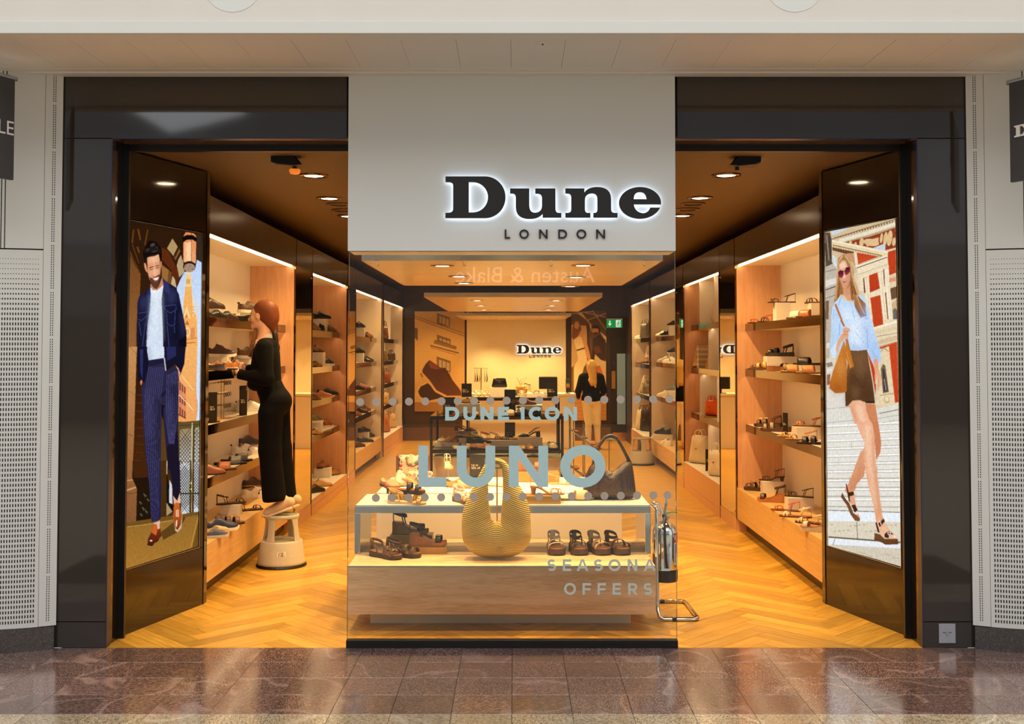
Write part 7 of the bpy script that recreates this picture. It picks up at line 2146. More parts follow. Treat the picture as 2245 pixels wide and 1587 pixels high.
# woman
A.frame(1800, 470, 6.347)
HR = (176, 122, 74)
A.poly(HR, [(230, 700), (240, 610), (300, 555), (360, 560), (410, 640), (450, 760), (460, 900), (500, 1000), (530, 1100), (620, 1230), (630, 1410), (560, 1420), (480, 1290), (420, 1180), (280, 1110), (215, 1200), (185, 1220), (200, 1050), (225, 900)], (150, 98, 52))
for pts, w, c_ in ((((340, 570), (420, 700), (440, 860), (480, 1000), (540, 1180), (600, 1380)), 26, (214, 170, 120)), (((250, 640), (225, 900), (205, 1180)), 20, (206, 160, 108)), (((300, 570), (255, 640)), 20, (222, 184, 140)), (((420, 930), (440, 1100), (520, 1260), (560, 1420)), 18, (128, 80, 42)), (((450, 1000), (500, 1180), (610, 1340)), 12, (116, 72, 38)), (((265, 930), (235, 1160)), 12, (122, 78, 42))): A.line(c_, list(pts), w)
A.poly((232, 180, 146), [(250, 700), (290, 640), (340, 640), (370, 720), (405, 780), (405, 900), (390, 970), (350, 1035), (305, 1025), (275, 950), (250, 860)], (220, 156, 118))
A.poly((246, 206, 176), [(262, 690), (330, 660), (355, 730), (270, 760)])
A.poly((206, 140, 102), [(300, 1020), (350, 1040), (400, 980), (420, 1210), (360, 1190), (310, 1120)], (226, 170, 130))
A.poly((64, 18, 34), [(234, 810), (262, 775), (312, 785), (318, 850), (285, 888), (245, 870)], (150, 44, 70)); A.poly((58, 16, 32), [(325, 785), (352, 735), (400, 730), (405, 800), (360, 845), (335, 835)], (150, 44, 70)); A.line((40, 14, 20), [(310, 792), (330, 785)], 8)
A.poly((246, 200, 170), [(316, 830), (340, 850), (330, 885), (305, 880)]); A.poly((206, 92, 84), [(300, 935), (330, 908), (358, 915), (345, 945), (315, 955)]); A.line((250, 236, 230), [(318, 925), (345, 920)], 6)
SH = (190, 216, 246)
A.shade((170, 104, 70), [(385, 800), (410, 800), (400, 960), (360, 1030)], .5, 3); A.shade((186, 112, 78), [(255, 880), (280, 880), (310, 1010), (280, 980)], .45, 3); A.shade((250, 214, 186), [(300, 870), (330, 880), (320, 905)], .5, 2)
A.poly(SH, [(190, 1240), (280, 1130), (310, 1190), (350, 1200), (420, 1240), (450, 1190), (540, 1110), (610, 1160), (660, 1340), (740, 1640), (140, 1640), (140, 1420), (160, 1290)], (206, 226, 250))
A.poly(HR, [(440, 1100), (530, 1150), (620, 1240), (630, 1410), (550, 1440), (470, 1290)], (150, 98, 54)); A.line((214, 168, 116), [(490, 1120), (560, 1300), (610, 1390)], 14); A.line((120, 76, 40), [(520, 1140), (600, 1270)], 9); A.line((120, 76, 40), [(480, 1250), (560, 1430)], 9)
A.shade((140, 174, 226), [(560, 1300), (620, 1260), (660, 1640), (600, 1640)], .6, 6); A.shade((236, 244, 253), [(300, 1300), (430, 1300), (450, 1600), (320, 1600)], .7, 8); A.shade((150, 182, 230), [(190, 1330), (240, 1330), (250, 1620), (200, 1620)], .5, 6)
A.line((140, 176, 226), [(285, 1140), (240, 1260)], 9); A.line((150, 184, 230), [(430, 1240), (470, 1500), (490, 1640)], 6); A.line((150, 186, 232), [(620, 1300), (660, 1640)], 10); A.line((160, 194, 236), [(180, 1330), (160, 1600)], 10)
A.line((186, 116, 52), [(200, 1250), (260, 1400), (325, 1560)], 28)
A.frame(1800, 700, 6.347)
A.poly((232, 214, 180), [(660, 0), (1060, 0), (1080, 1180), (740, 1200)]); A.poly(RED, [(715, 0), (860, 0), (868, 90), (735, 110)])
A.line((250, 238, 212), [(735, 125), (1060, 30)], 30); A.line((226, 206, 168), [(760, 190), (1060, 120)], 46); A.line((150, 120, 84), [(770, 240), (1060, 190)], 8); A.line((214, 190, 150), [(790, 330), (1055, 250)], 60); A.line((160, 130, 92), [(800, 380), (1058, 310)], 8)
A.poly((206, 74, 36), [(800, 390), (1060, 315), (1078, 1150), (1030, 1165), (945, 400), (835, 420), (830, 600), (740, 640), (650, 440)], (196, 62, 30)); A.poly((200, 62, 28), [(640, 440), (730, 640), (770, 800), (760, 1050), (700, 700)])
A.poly((232, 212, 172), [(810, 420), (945, 375), (1025, 1170), (800, 1200), (815, 600)]); A.line((170, 138, 96), [(815, 480), (870, 395), (945, 450)], 12); A.poly((120, 100, 84), [(830, 690), (860, 620), (895, 640), (945, 1010), (862, 1030)]); A.poly((70, 60, 54), [(855, 690), (880, 690), (930, 1000), (870, 1010)]); A.line((190, 180, 170), [(880, 830), (905, 990)], 8)
A.line((180, 146, 104), [(815, 1060), (1010, 1030)], 12); A.oval((206, 176, 130), 915, 1120, 40, 50); A.oval((236, 220, 186), 915, 1110, 26, 34)
A.poly((222, 214, 200), [(75, 560), (140, 540), (200, 560), (330, 1020), (340, 1220), (80, 1260)]); A.poly((196, 178, 160), [(72, 0), (140, 0), (130, 330), (110, 540), (76, 540)]); A.poly((226, 222, 216), [(78, 330), (125, 320), (120, 400), (80, 410)]); A.line((150, 130, 112), [(80, 640), (160, 620)], 60); A.line((230, 226, 220), [(80, 720), (160, 700)], 40); A.poly((150, 96, 70), [(84, 770), (130, 760), (120, 900), (84, 920)])
A.poly((226, 220, 210), [(80, 980), (330, 1010), (345, 1220), (82, 1260)]); A.line((160, 152, 142), [(84, 1245), (420, 1215)], 6)
A.poly((226, 222, 212), [(80, 1250), (420, 1220), (800, 1240), (1085, 1170), (1088, 1640), (90, 1640)]); A.line((150, 140, 128), [(810, 1310), (1080, 1255)], 16)
for k in range(4): A.line((176, 168, 152), [(95, 1440 + k * 66), (500, 1400 + k * 66)], 8); A.line((176, 168, 152), [(800, 1380 + k * 66), (1085, 1330 + k * 66)], 8)
# arms, skirt, bag, legs
A.poly((196, 220, 248), [(150, 0), (690, 0), (720, 80), (780, 300), (830, 440), (830, 600), (735, 640), (660, 470), (640, 410), (520, 435), (395, 420), (330, 330), (260, 430), (205, 530), (150, 540), (125, 460), (135, 250)], (176, 206, 244))
A.shade((236, 245, 253), [(380, 0), (590, 0), (620, 330), (520, 400), (420, 380)], .75, 8); A.line((150, 186, 234), [(640, 130), (650, 400)], 12); A.line((150, 186, 232), [(260, 60), (255, 220)], 14); A.line((160, 196, 240), [(480, 180), (600, 330)], 8); A.oval((140, 176, 224), 505, 130, 7, 7); A.line((150, 184, 232), [(690, 400), (760, 520), (800, 500)], 10); A.poly((214, 230, 250), [(130, 420), (220, 310), (205, 530), (150, 540)])
A.poly((226, 164, 122), [(300, 190), (310, 130), (350, 105), (395, 130), (402, 165), (380, 180), (380, 255), (330, 265), (270, 340), (225, 465), (205, 460), (215, 340), (270, 230)], (232, 176, 136)); A.line((190, 120, 84), [(315, 160), (380, 175)], 6); A.line((190, 120, 84), [(310, 210), (380, 215)], 6)
A.shade((140, 174, 226), [(560, 60), (640, 30), (650, 400), (600, 400)], .5, 6); A.shade((150, 184, 230), [(700, 300), (760, 300), (800, 560), (740, 580)], .5, 6); A.shade((146, 178, 228), [(420, 330), (560, 380), (520, 430), (410, 410)], .5, 5)
A.poly((226, 160, 120), [(730, 560), (790, 545), (800, 680), (840, 800), (830, 920), (785, 1000), (768, 985), (790, 880), (778, 790), (765, 905), (750, 890), (750, 740)], (236, 184, 150)); A.line((196, 120, 84), [(800, 820), (790, 940)], 6)
A.poly((112, 78, 48), [(395, 430), (520, 437), (640, 420), (660, 560), (720, 900), (750, 1150), (600, 1150), (540, 1125), (440, 1130), (385, 1200), (340, 1215), (335, 1020), (360, 700), (380, 560)], (92, 60, 36))
A.shade((70, 42, 24), [(370, 600), (430, 700), (590, 960), (650, 700), (720, 1000), (740, 1140), (350, 1180)], .55, 8); A.shade((140, 104, 70), [(470, 480), (600, 480), (600, 760), (520, 760)], .5, 8); A.line((78, 48, 28), [(430, 760), (590, 950), (640, 750)], 14, .7, 2); A.shade((136, 100, 66), [(430, 900), (540, 980), (520, 1110), (440, 1120)], .5, 6); A.poly((60, 34, 22), [(610, 1140), (750, 1140), (745, 1170), (620, 1165)])
A.line((186, 112, 44), [(275, 0), (325, 100)], 28)
A.poly((206, 128, 50), [(320, 290), (350, 400), (360, 700), (355, 1000), (320, 1020), (200, 1030), (115, 960), (120, 880), (160, 740), (230, 540)], (186, 106, 36)); A.shade((232, 160, 84), [(250, 560), (340, 520), (340, 720), (240, 800)], .6, 8); A.shade((140, 74, 22), [(130, 930), (250, 900), (350, 980), (200, 1030)], .6, 7); A.shade((150, 82, 26), [(320, 420), (355, 420), (358, 980), (330, 980)], .5, 5)
A.poly((196, 118, 44), [(340, 270), (370, 265), (460, 650), (400, 690), (325, 440), (350, 430)]); A.line((226, 160, 84), [(350, 450), (420, 670)], 7); A.line((150, 84, 28), [(370, 300), (450, 640)], 7)
SK = (238, 176, 138)
A.poly((210, 134, 92), [(615, 1170), (755, 1180), (790, 1400), (815, 1640), (720, 1640), (640, 1400)]); A.poly(SK, [(385, 1190), (440, 1135), (540, 1125), (600, 1150), (625, 1260), (720, 1520), (730, 1640), (535, 1640), (440, 1350)], (238, 176, 138)); A.shade((252, 214, 184), [(480, 1180), (560, 1170), (660, 1600), (600, 1620)], .8, 5); A.shade((196, 120, 80), [(400, 1180), (440, 1180), (560, 1640), (520, 1640)], .5, 4)
A.frame(1800, 930, 4.958)
A.poly((232, 228, 218), [(65, 0), (850, 0), (875, 1250), (880, 1560), (80, 1320)])
for k, y in enumerate((30, 110, 190, 275, 355, 440, 525, 620, 715, 825)):
    A.line((250, 250, 248), [(68, y - 8), (858, y - 48 + k * 5)], 18); A.line((150, 140, 122), [(68, y + 4), (858, y - 34 + k * 5)], 5)
    A.line((190, 180, 162), [(68, y + 68), (858, y + 30 + k * 5)], 14)
for x, y in ((190, 380), (610, 460), (310, 560), (610, 650), (370, 760), (105, 870), (755, 880), (330, 200), (700, 200)): A.line((170, 160, 144), [(x, y), (x, y + 60)], 4)
A.poly((236, 242, 248), [(80, 940), (865, 960), (870, 1060), (80, 1050)]); A.line((120, 110, 96), [(80, 935), (865, 958)], 9); A.poly((224, 214, 192), [(80, 1055), (870, 1065), (872, 1290), (82, 1225)]); A.line((84, 74, 62), [(388, 1060), (398, 1245)], 7); A.line((96, 86, 72), [(82, 1225), (872, 1285)], 16); A.poly((236, 240, 246), [(82, 1240), (872, 1300), (875, 1380), (82, 1310)]); A.poly((214, 204, 184), [(85, 1305), (876, 1350), (880, 1560)]); A.line((100, 90, 78), [(150, 1245), (128, 1320)], 6)
for k in range(16): A.oval((176, 164, 140), 120 + (k * 173) % 740, 1090 + (k * 61) % 120, 14, 6); A.oval((180, 168, 148), 400 + (k * 97) % 460, 1390 + (k * 37) % 90, 12, 5)
A.poly((206, 128, 86), [(535, -30), (622, -30), (655, 200), (645, 310), (600, 390), (585, 200)]); A.poly((226, 160, 122), [(480, 250), (430, 300), (380, 430), (300, 640), (255, 720), (290, 760), (370, 720), (380, 660), (470, 560), (490, 400)], (214, 144, 104))
A.poly(SK, [(375, -30), (545, -30), (560, 0), (585, 150), (585, 330), (615, 600), (640, 800), (665, 980), (680, 1030), (600, 1070), (570, 880), (500, 600), (470, 420), (470, 200)], (232, 166, 124)); A.shade((252, 214, 184), [(470, 0), (530, 0), (550, 400), (620, 900), (590, 900), (510, 450)], .8, 5); A.shade((196, 122, 84), [(560, 100), (585, 150), (590, 400), (650, 960), (620, 960), (570, 500)], .5, 4); A.shade((190, 116, 78), [(430, 480), (480, 440), (380, 680), (320, 720)], .5, 4)
A.poly((230, 166, 128), [(300, 760), (355, 760), (375, 860), (400, 960), (425, 1005), (390, 1010), (340, 900), (310, 830)]); A.oval((250, 226, 214), 388, 962, 22, 16, 30)
A.poly((110, 66, 36), [(230, 740), (260, 800), (310, 860), (350, 960), (425, 1020), (420, 1055), (370, 1050), (320, 980), (280, 880), (215, 790)], (128, 80, 44)); A.poly((72, 38, 20), [(268, 650), (280, 645), (300, 740), (355, 730), (360, 770), (310, 785), (320, 860), (300, 830)]); A.poly((72, 38, 20), [(330, 880), (370, 872), (400, 935), (365, 962)]); A.line((206, 200, 196), [(388, 900), (400, 930)], 7)
A.poly((240, 186, 150), [(600, 1060), (675, 1030), (740, 1140), (820, 1220), (825, 1245), (740, 1240), (640, 1190)]); A.poly((120, 76, 42), [(580, 1180), (640, 1195), (690, 1245), (835, 1245), (842, 1305), (700, 1310), (660, 1285), (578, 1260)], (104, 62, 32)); A.poly((72, 38, 20), [(590, 1070), (605, 1060), (640, 1180), (615, 1175)]); A.poly((76, 42, 22), [(620, 1080), (680, 1022), (695, 1055), (640, 1120)]); A.poly((76, 42, 22), [(690, 1190), (740, 1155), (790, 1195), (740, 1205), (735, 1240), (690, 1230)]); A.line((214, 206, 200), [(640, 1050), (655, 1095)], 8); A.oval((214, 206, 200), 742, 1185, 20, 20); A.oval((110, 66, 36), 742, 1185, 11, 11); A.oval((250, 222, 208), 800, 1222, 20, 12)
A.build('printed_picture', print_material('backlit_print_woman', True, 1.0), box, ((1808, 509), (1963, 478.5), (1976, 1242), (1815, 1195)))

# ---- shoe mural on the far wall
t = thing('wall_mural', 'tall mural of a giant brown shoe before a stone facade', 'mural', (-1.5, 15.05, 0))
a, b = at_y(909, 902, 15.05), at_y(1019, 682, 15.05)
MB().box(a.x + 1.5, b.x + 1.5, -.02, 0, a.z, b.z).build('mural_board', M_BLACK, t)
A = Art((0, 15.029, 0), (0, -1, 0), (-1.5, 15.05, 0)).frame(900, 640, 5.669)
A.poly((206, 164, 96), [(52, 240), (675, 240), (675, 1490), (48, 1490)], (196, 150, 84))
A.poly((186, 146, 84), [(52, 240), (675, 240), (675, 520), (52, 295)]); A.line((120, 84, 44), [(52, 300), (675, 520)], 9); A.line((150, 110, 60), [(52, 325), (675, 550)], 14)
for x0, y0, x1, y1 in ((330, 260, 490, 440), (330, 530, 500, 660), (325, 800, 500, 1000), (50, 440, 90, 610)):
    A.poly((120, 88, 50), [(x0, y0), (x1, y0 + (x1 - x0) * .34), (x1, y1), (x0, y1 - 40)]); A.poly((176, 150, 104), [(x0 + 30, y0 + 40), (x1 - 14, y0 + (x1 - x0) * .34 + 24), (x1 - 14, y1 - 14), (x0 + 30, y1 - 60)])
    for q in (.38, .68): A.line((96, 66, 36), [(x0 + (x1 - x0) * q, y0 + 40), (x0 + (x1 - x0) * q, y1 - 30)], 8)
A.line((110, 78, 40), [(245, 665), (600, 760)], 18); A.line((130, 100, 56), [(290, 620), (570, 700)], 40); A.line((96, 70, 40), [(300, 600), (570, 680)], 7); A.line((150, 110, 60), [(250, 690), (560, 780)], 10)
A.poly((60, 34, 18), [(95, 1240), (130, 1160), (205, 1125), (330, 1230), (440, 1300), (200, 1360), (130, 1320)]); A.line((206, 164, 100), [(205, 1125), (120, 1165), (75, 1230), (90, 1300), (150, 1330)], 22)
A.poly((66, 34, 14), [(235, 845), (380, 945), (430, 940), (470, 1000), (520, 1090), (620, 1220), (640, 1290), (440, 1290), (330, 1230), (240, 1110), (145, 1010), (150, 960), (190, 890)], (92, 50, 22))
A.poly((120, 56, 24), [(235, 860), (370, 950), (330, 965), (250, 945), (230, 905)]); A.line((206, 160, 92), [(130, 1000), (230, 1110), (310, 1230), (440, 1295)], 26); A.line((130, 90, 46), [(128, 1010), (150, 1060)], 20)
for k in range(4): A.line((44, 22, 10), [(420 + k * 18, 985 + k * 28), (490 + k * 6, 990 + k * 28)], 8)
A.line((50, 26, 12), [(300, 1040), (350, 1090), (400, 1170)], 5)
A.poly((150, 106, 54), [(48, 1370), (675, 1370), (675, 1490), (48, 1490)])
A.build('printed_picture', print_material('mural_print_shoe', False, 1.25), t, ((909, 682), (1019, 682), (1019, 902), (909, 902)))

# ---- couple mural
t = thing('wall_mural', 'tall mural of a couple under a station roof', 'mural', (1.48, 15.05, 0))
a, b = at_y(1252, 922, 15.05), at_y(1330, 680, 15.05)
MB().box(a.x - 1.48, b.x - 1.48, -.02, 0, a.z, b.z).build('mural_board', M_BLACK, t)
A = Art((0, 15.029, 0), (0, -1, 0), (1.48, 15.05, 0)).frame(1230, 660, 4.812)
A.poly((84, 58, 28), [(108, 98), (478, 98), (478, 1258), (108, 1258)], (128, 88, 44))
for q in ((110, 130, 330, 110), (250, 120, 475, 170), (280, 200, 475, 130), (200, 140, 300, 230), (330, 100, 475, 300)): A.line((190, 150, 90), [q[:2], q[2:]], 7)
A.poly((206, 170, 110), [(170, 130), (215, 120), (320, 250), (320, 330), (290, 200)]); A.poly((196, 160, 104), [(110, 250), (270, 260), (275, 600), (110, 700)]); A.poly((60, 42, 22), [(265, 250), (285, 250), (320, 620), (300, 620)])
A.poly((220, 184, 122), [(410, 320), (478, 380), (478, 440)])
A.poly((120, 70, 36), [(150, 200), (190, 210), (215, 300), (180, 370), (130, 410), (112, 380), (120, 280)]); A.oval((206, 146, 96), 165, 255, 26, 40); A.poly((206, 146, 96), [(190, 330), (240, 340), (300, 540), (315, 620), (285, 635), (270, 560), (215, 420)])
A.poly((226, 200, 146), [(135, 410), (190, 370), (215, 380), (245, 500), (165, 525)]); A.line((40, 24, 14), [(165, 520), (250, 495)], 14)
A.poly((230, 204, 150), [(165, 530), (248, 505), (280, 640), (240, 700), (180, 950), (135, 945), (135, 700), (180, 610)])
A.oval((196, 132, 84), 360, 310, 34, 44); A.poly((40, 26, 16), [(328, 288), (342, 258), (380, 250), (414, 275), (412, 340), (400, 335), (392, 292), (345, 288)]); A.poly((60, 38, 24), [(334, 325), (350, 332), (375, 325), (392, 335), (375, 355), (345, 356)])
A.poly((54, 30, 18), [(335, 400), (405, 350), (470, 410), (475, 620), (420, 635), (360, 560), (340, 630), (318, 620), (330, 500)]); A.poly((92, 50, 26), [(335, 490), (400, 470), (425, 540), (370, 555)]); A.poly((206, 176, 120), [(360, 560), (420, 620), (475, 640), (475, 900), (400, 780), (350, 640)]); A.poly((196, 96, 50), [(365, 690), (410, 680), (445, 770), (400, 795)]); A.poly((80, 48, 26), [(400, 850), (475, 900), (475, 960), (395, 980)])
A.poly((170, 116, 60), [(110, 980), (478, 960), (478, 1258), (108, 1258)])
for k in range(7): A.line((140, 92, 44), [(110, 1000 + k * 40), (478, 980 + k * 44)], 5)
A.build('printed_picture', print_material('mural_print_couple', False, 1.35), t, ((1252, 680), (1330, 680), (1330, 922), (1252, 922)))
# ------------------------------------------------------------------ people: continuous bodies grown from smooth volumes
def v3(p): return np.array(p, np.float32)


def rcone(P, a, b, ra, rb):
    a, b = v3(a), v3(b); d = b - a; L2 = float(d.dot(d)) or 1e-9
    h = np.clip(((P - a) @ d) / L2, 0, 1)
    return np.linalg.norm(P - a - h[..., None] * d, axis=-1) - (ra + (rb - ra) * h)


def ell(P, c, r, rot=None):
    q = P - v3(c)
    if rot is not None: q = q @ np.array(rot, np.float32)
    r = v3(r)
    k0 = np.linalg.norm(q / r, axis=-1); k1 = np.linalg.norm(q / (r * r), axis=-1) + 1e-9
    return k0 * (k0 - 1) / k1


def smin(a, b, k):
    h = np.clip(.5 + .5 * (b - a) / k, 0, 1)
    return b + (a - b) * h - k * h * (1 - h)


def smax(a, b, k): return -smin(-a, -b, k)


def surf(fn, lo, hi, h):
    """surface nets"""
    lo, hi = np.array(lo), np.array(hi)
    n = np.ceil((hi - lo) / h).astype(int) + 1
    ax = [lo[i] + h * np.arange(n[i]) for i in range(3)]
    P = np.stack(np.meshgrid(*ax, indexing='ij'), -1).astype(np.float32)
    V = fn(P); S = V < 0
    c = lambda A, i, j, k: A[i:n[0] - 1 + i, j:n[1] - 1 + j, k:n[2] - 1 + k]
    cs = [(i, j, k) for i in (0, 1) for j in (0, 1) for k in (0, 1)]
    cnt = sum(c(S, *q).astype(int) for q in cs)
    act = (cnt > 0) & (cnt < 8)
    I = np.argwhere(act)
    idx = -np.ones(act.shape, int); idx[act] = np.arange(len(I))
    acc = np.zeros((len(I), 3)); num = np.zeros(len(I))
    for a in range(8):
        for b in range(a + 1, 8):
            qa, qb = np.array(cs[a]), np.array(cs[b])
            if np.abs(qa - qb).sum() != 1: continue
            va = V[tuple((I + qa).T)]; vb = V[tuple((I + qb).T)]
            m = (va < 0) != (vb < 0)
            t = va[m] / (va[m] - vb[m])
            acc[m] += (I[m] + qa) + (qb - qa) * t[:, None]; num[m] += 1
    X = lo + h * acc / num[:, None]
    faces = []
    for d in range(3):
        e1, e2 = [(1, 2), (2, 0), (0, 1)][d]
        A = np.take(S, range(n[d] - 1), axis=d); B = np.take(S, range(1, n[d]), axis=d)
        E = np.argwhere(A != B)
        ok = (E[:, e1] > 0) & (E[:, e2] > 0) & (E[:, e1] < n[e1] - 1) & (E[:, e2] < n[e2] - 1)
        E = E[ok]
        o1 = np.zeros(3, int); o1[e1] = 1; o2 = np.zeros(3, int); o2[e2] = 1
        q = [idx[tuple((E - o1 - o2).T)], idx[tuple((E - o2).T)], idx[tuple(E.T)], idx[tuple((E - o1).T)]]
        Q = np.stack(q, -1); fl = ~A[tuple(E.T)]
        Q[fl] = Q[fl][:, ::-1]
        faces.append(Q)
    Fq = np.concatenate(faces); Fq = Fq[(Fq >= 0).all(1)]
    return X, Fq


def np_mesh(name, parts, m, parent, cuts=None):
    mb = MB()
    me = bpy.data.meshes.new(name)
    Vs, Fs, n = [], [], 0
    for X, Fq in parts:
        Vs.append(X); Fs.append(Fq + n); n += len(X)
    V = np.concatenate(Vs); Fq = np.concatenate(Fs)
    me.vertices.add(len(V)); me.vertices.foreach_set('co', V.astype(np.float32).ravel())
    me.loops.add(Fq.size); me.loops.foreach_set('vertex_index', Fq.astype(np.int32).ravel())
    me.polygons.add(len(Fq)); me.polygons.foreach_set('loop_start', np.arange(0, Fq.size, 4, dtype=np.int32))
    me.polygons.foreach_set('use_smooth', [True] * len(Fq))
    me.update(calc_edges=True); me.validate()
    me.materials.append(m)
    o = bpy.data.objects.new(name, me); COL.objects.link(o)
    if parent is not None: o.parent = parent
    return o


M_SKIN = mat('skin', (232, 178, 148), .5, vary=.05, vscale=30)
M_REDHAIR = mat('red_hair', (112, 56, 24), .55, spec=.3, vary=.28, vscale=9, stretch=(1.2, 9, 1.2))
M_KNIT = mat('black_knit', (7, 6, 7), .9, spec=.15, vary=.25, vscale=90, bump=.3, bscale=400)
M_BLKTR = mat('black_trouser_cloth', (7, 6, 7), .85, spec=.15, vary=.15, vscale=30)

# --- woman on the step stool, in profile, facing the shelves (towards -X)
WY = 2.52
SX, SZ = -1.95, .429


def W(px, py, lat=0.0):
    p = at_y(px, py, WY)
    return (p.x - SX, lat, p.z - SZ)


wm_ = thing('person', 'woman in black cardigan and trousers on the step stool, reaching to the shelf', 'person', (SX, WY, SZ))


def head_sdf(P):
    c = np.array(W(578, 690), np.float32)
    d = ell(P, W(582, 686), (.098, .076, .102))                      # skull
    d = smin(d, ell(P, W(566, 697), (.062, .060, .088)), .035)       # face
    d = smin(d, rcone(P, W(574, 713), W(558, 716), .040, .026), .03)  # jaw
    d = smin(d, ell(P, W(555.5, 716), (.020, .022, .018)), .018)     # chin
    d = smin(d, rcone(P, W(551, 693), W(546, 700.5), .0075, .0115), .011)  # nose
    d = smin(d, ell(P, W(549.5, 701.5), (.012, .014, .007)), .006)
    d = smin(d, ell(P, W(551.0, 707), (.011, .019, .0055)), .007)    # lips
    d = smin(d, ell(P, W(551.8, 710), (.011, .017, .0055)), .006)
    d = smin(d, rcone(P, W(553, 688.5, -.025), W(553, 688.5, .025), .010, .010), .012)  # brow
    for s in (-1, 1):
        d = smax(d, -ell(P, W(552.5, 693, s * .031), (.013, .016, .010)), .010)
        d = smin(d, ell(P, W(556, 700, s * .038), (.022, .018, .020)), .02)
    # neck
    d = smin(d, rcone(P, W(580, 712), W(579, 745), .050, .058), .03)
    d = smin(d, ell(P, W(581, 757), (.085, .13, .05)), .06)
    for s in (-1, 1):                                                # ears
        e = ell(P, W(570, 694, s * .078), (.018, .008, .031), rot=((.97, 0, -.22), (0, 1, 0), (.22, 0, .97)))
        e = smax(e, -ell(P, W(569.5, 693, s * .087), (.010, .007, .020)), .006)
        d = smin(d, e, .006)
    return d


def limbs_sdf(P):
    d = ell(P, W(586, 800), (.10, .15, .20))
    d = smin(d, ell(P, W(592, 850), (.085, .12, .12)), .07)
    d = smin(d, ell(P, W(602, 884), (.10, .14, .09)), .06)
    for s in (-1, 1):
        d = smin(d, rcone(P, W(604, 890, s * .085), W(604, 985, s * .085), .088, .058), .05)
        d = smin(d, rcone(P, W(604, 985, s * .085), W(622, 1085, s * .08), .056, .034), .03)
        d = smin(d, rcone(P, W(625, 1096, s * .08), W(600, 1117, s * .08), .034, .026), .02)
    # near arm (towards the camera): shoulder, elbow, wrist
    d = smin(d, rcone(P, W(588, 760, -.165), W(596, 828, -.20), .048, .038), .04)
    d = smin(d, rcone(P, W(596, 828, -.20), W(533, 818, -.15), .037, .024), .02)
    d = smin(d, rcone(P, W(586, 760, .165), W(575, 826, .20), .046, .036), .04)
    d = smin(d, rcone(P, W(575, 826, .20), W(538, 808, .10), .035, .024), .02)
    return d


def hand_sdf(lat, s):
    wr = W(531, 817, lat); pc = W(522, 803, lat)
    def f(P):
        d = rcone(P, wr, W(527, 810, lat), .023, .025)
        d = smin(d, ell(P, pc, (.026, .030, .036), rot=((.9, 0, .43), (0, 1, 0), (-.43, 0, .9))), .015)
        for i, (l, L1) in enumerate(((-.026, .9), (-.009, 1.0), (.009, .97), (.024, .8))):
            a = W(518.5, 796 + i * .4, lat + l); b = W(514 - .3 * i, 791.5 + i * 2.2, lat + l); c_ = W(510.8 - .2 * i, 795.5 + i * 2.0, lat + l * .9); e = W(512.8, 800.5 + i * 1.6, lat + l * .85)
            d = smin(d, rcone(P, a, b, .0098, .0092), .006)
            d = smin(d, rcone(P, b, c_, .0092, .0086), .004); d = smin(d, rcone(P, c_, e, .0086, .0076), .004)
        a = W(525, 808, lat - s * .026); b = W(518, 806, lat - s * .040); c_ = W(511.5, 803, lat - s * .034)
        d = smin(d, rcone(P, a, b, .012, .0105), .008); d = smin(d, rcone(P, b, c_, .0105, .0085), .004)
        return d
    return f


parts = [surf(head_sdf, (-.42, -.2, 1.42), (.02, .2, 1.82), .0055), surf(limbs_sdf, (-.45, -.34, -.03), (.30, .34, 1.52), .012)]
for lat, s in ((-.15, 1), (.10, -1)):
    c_ = np.array(W(522, 804, lat)); parts.append(surf(hand_sdf(lat, s), c_ - .08, c_ + .08, .0032))
np_mesh('body', parts, M_SKIN, wm_)


def card_sdf(P):
    d = ell(P, W(584, 775), (.105, .185, .115))
    d = smin(d, ell(P, W(582, 815), (.125, .165, .13)), .09)
    d = smin(d, ell(P, W(578, 842), (.134, .175, .07)), .08)
    d = smin(d, ell(P, W(588, 752), (.070, .165, .045)), .05)
    d = smin(d, rcone(P, W(589, 762, -.165), W(597, 827, -.205), .066, .058), .04)
    d = smin(d, rcone(P, W(597, 828, -.205), W(536, 820, -.155), .057, .040), .03)
    d = smin(d, rcone(P, W(587, 762, .165), W(576, 826, .205), .064, .056), .04)
    d = smin(d, rcone(P, W(576, 826, .205), W(541, 809, .105), .055, .039), .03)
    # cut: neck opening, cuffs, straight hem
    d = smax(d, -rcone(P, W(556, 722), W(572, 752), .09, .055), .012)
    d = smax(d, -ell(P, W(579, 735), (.075, .075, .055)), .01)
    hem = W(545, 857)[2]
    d = smax(d, hem + np.clip((P[..., 0] + .12) * .55, 0, .1) - P[..., 2], .008)
    cut = np.array(W(532.5, 817)); nrm = np.array(W(532.5, 817)) - np.array(W(560, 823)); nrm /= np.linalg.norm(nrm)
    near = (P[..., 2] < W(0, 790)[2])
    d = np.where(near & (P[..., 1] < 0), np.maximum(d, (P - v3(cut)) @ v3(nrm)), d)
    return d


np_mesh('cardigan', [surf(card_sdf, (-.45, -.36, .95), (.24, .36, 1.6), .0085)], M_KNIT, wm_)


def shirt_sdf(P):
    d = ell(P, W(570, 770), (.085, .085, .12))
    d = smin(d, rcone(P, W(571, 752), W(582, 742), .064, .062), .03)
    return smax(d, -(rcone(P, W(556, 715), W(568, 742), .10, .054)), .01)


np_mesh('white_blouse', [surf(shirt_sdf, (-.35, -.16, 1.2), (.1, .16, 1.62), .008)], mat('white_cotton', (226, 214, 200), .7), wm_)


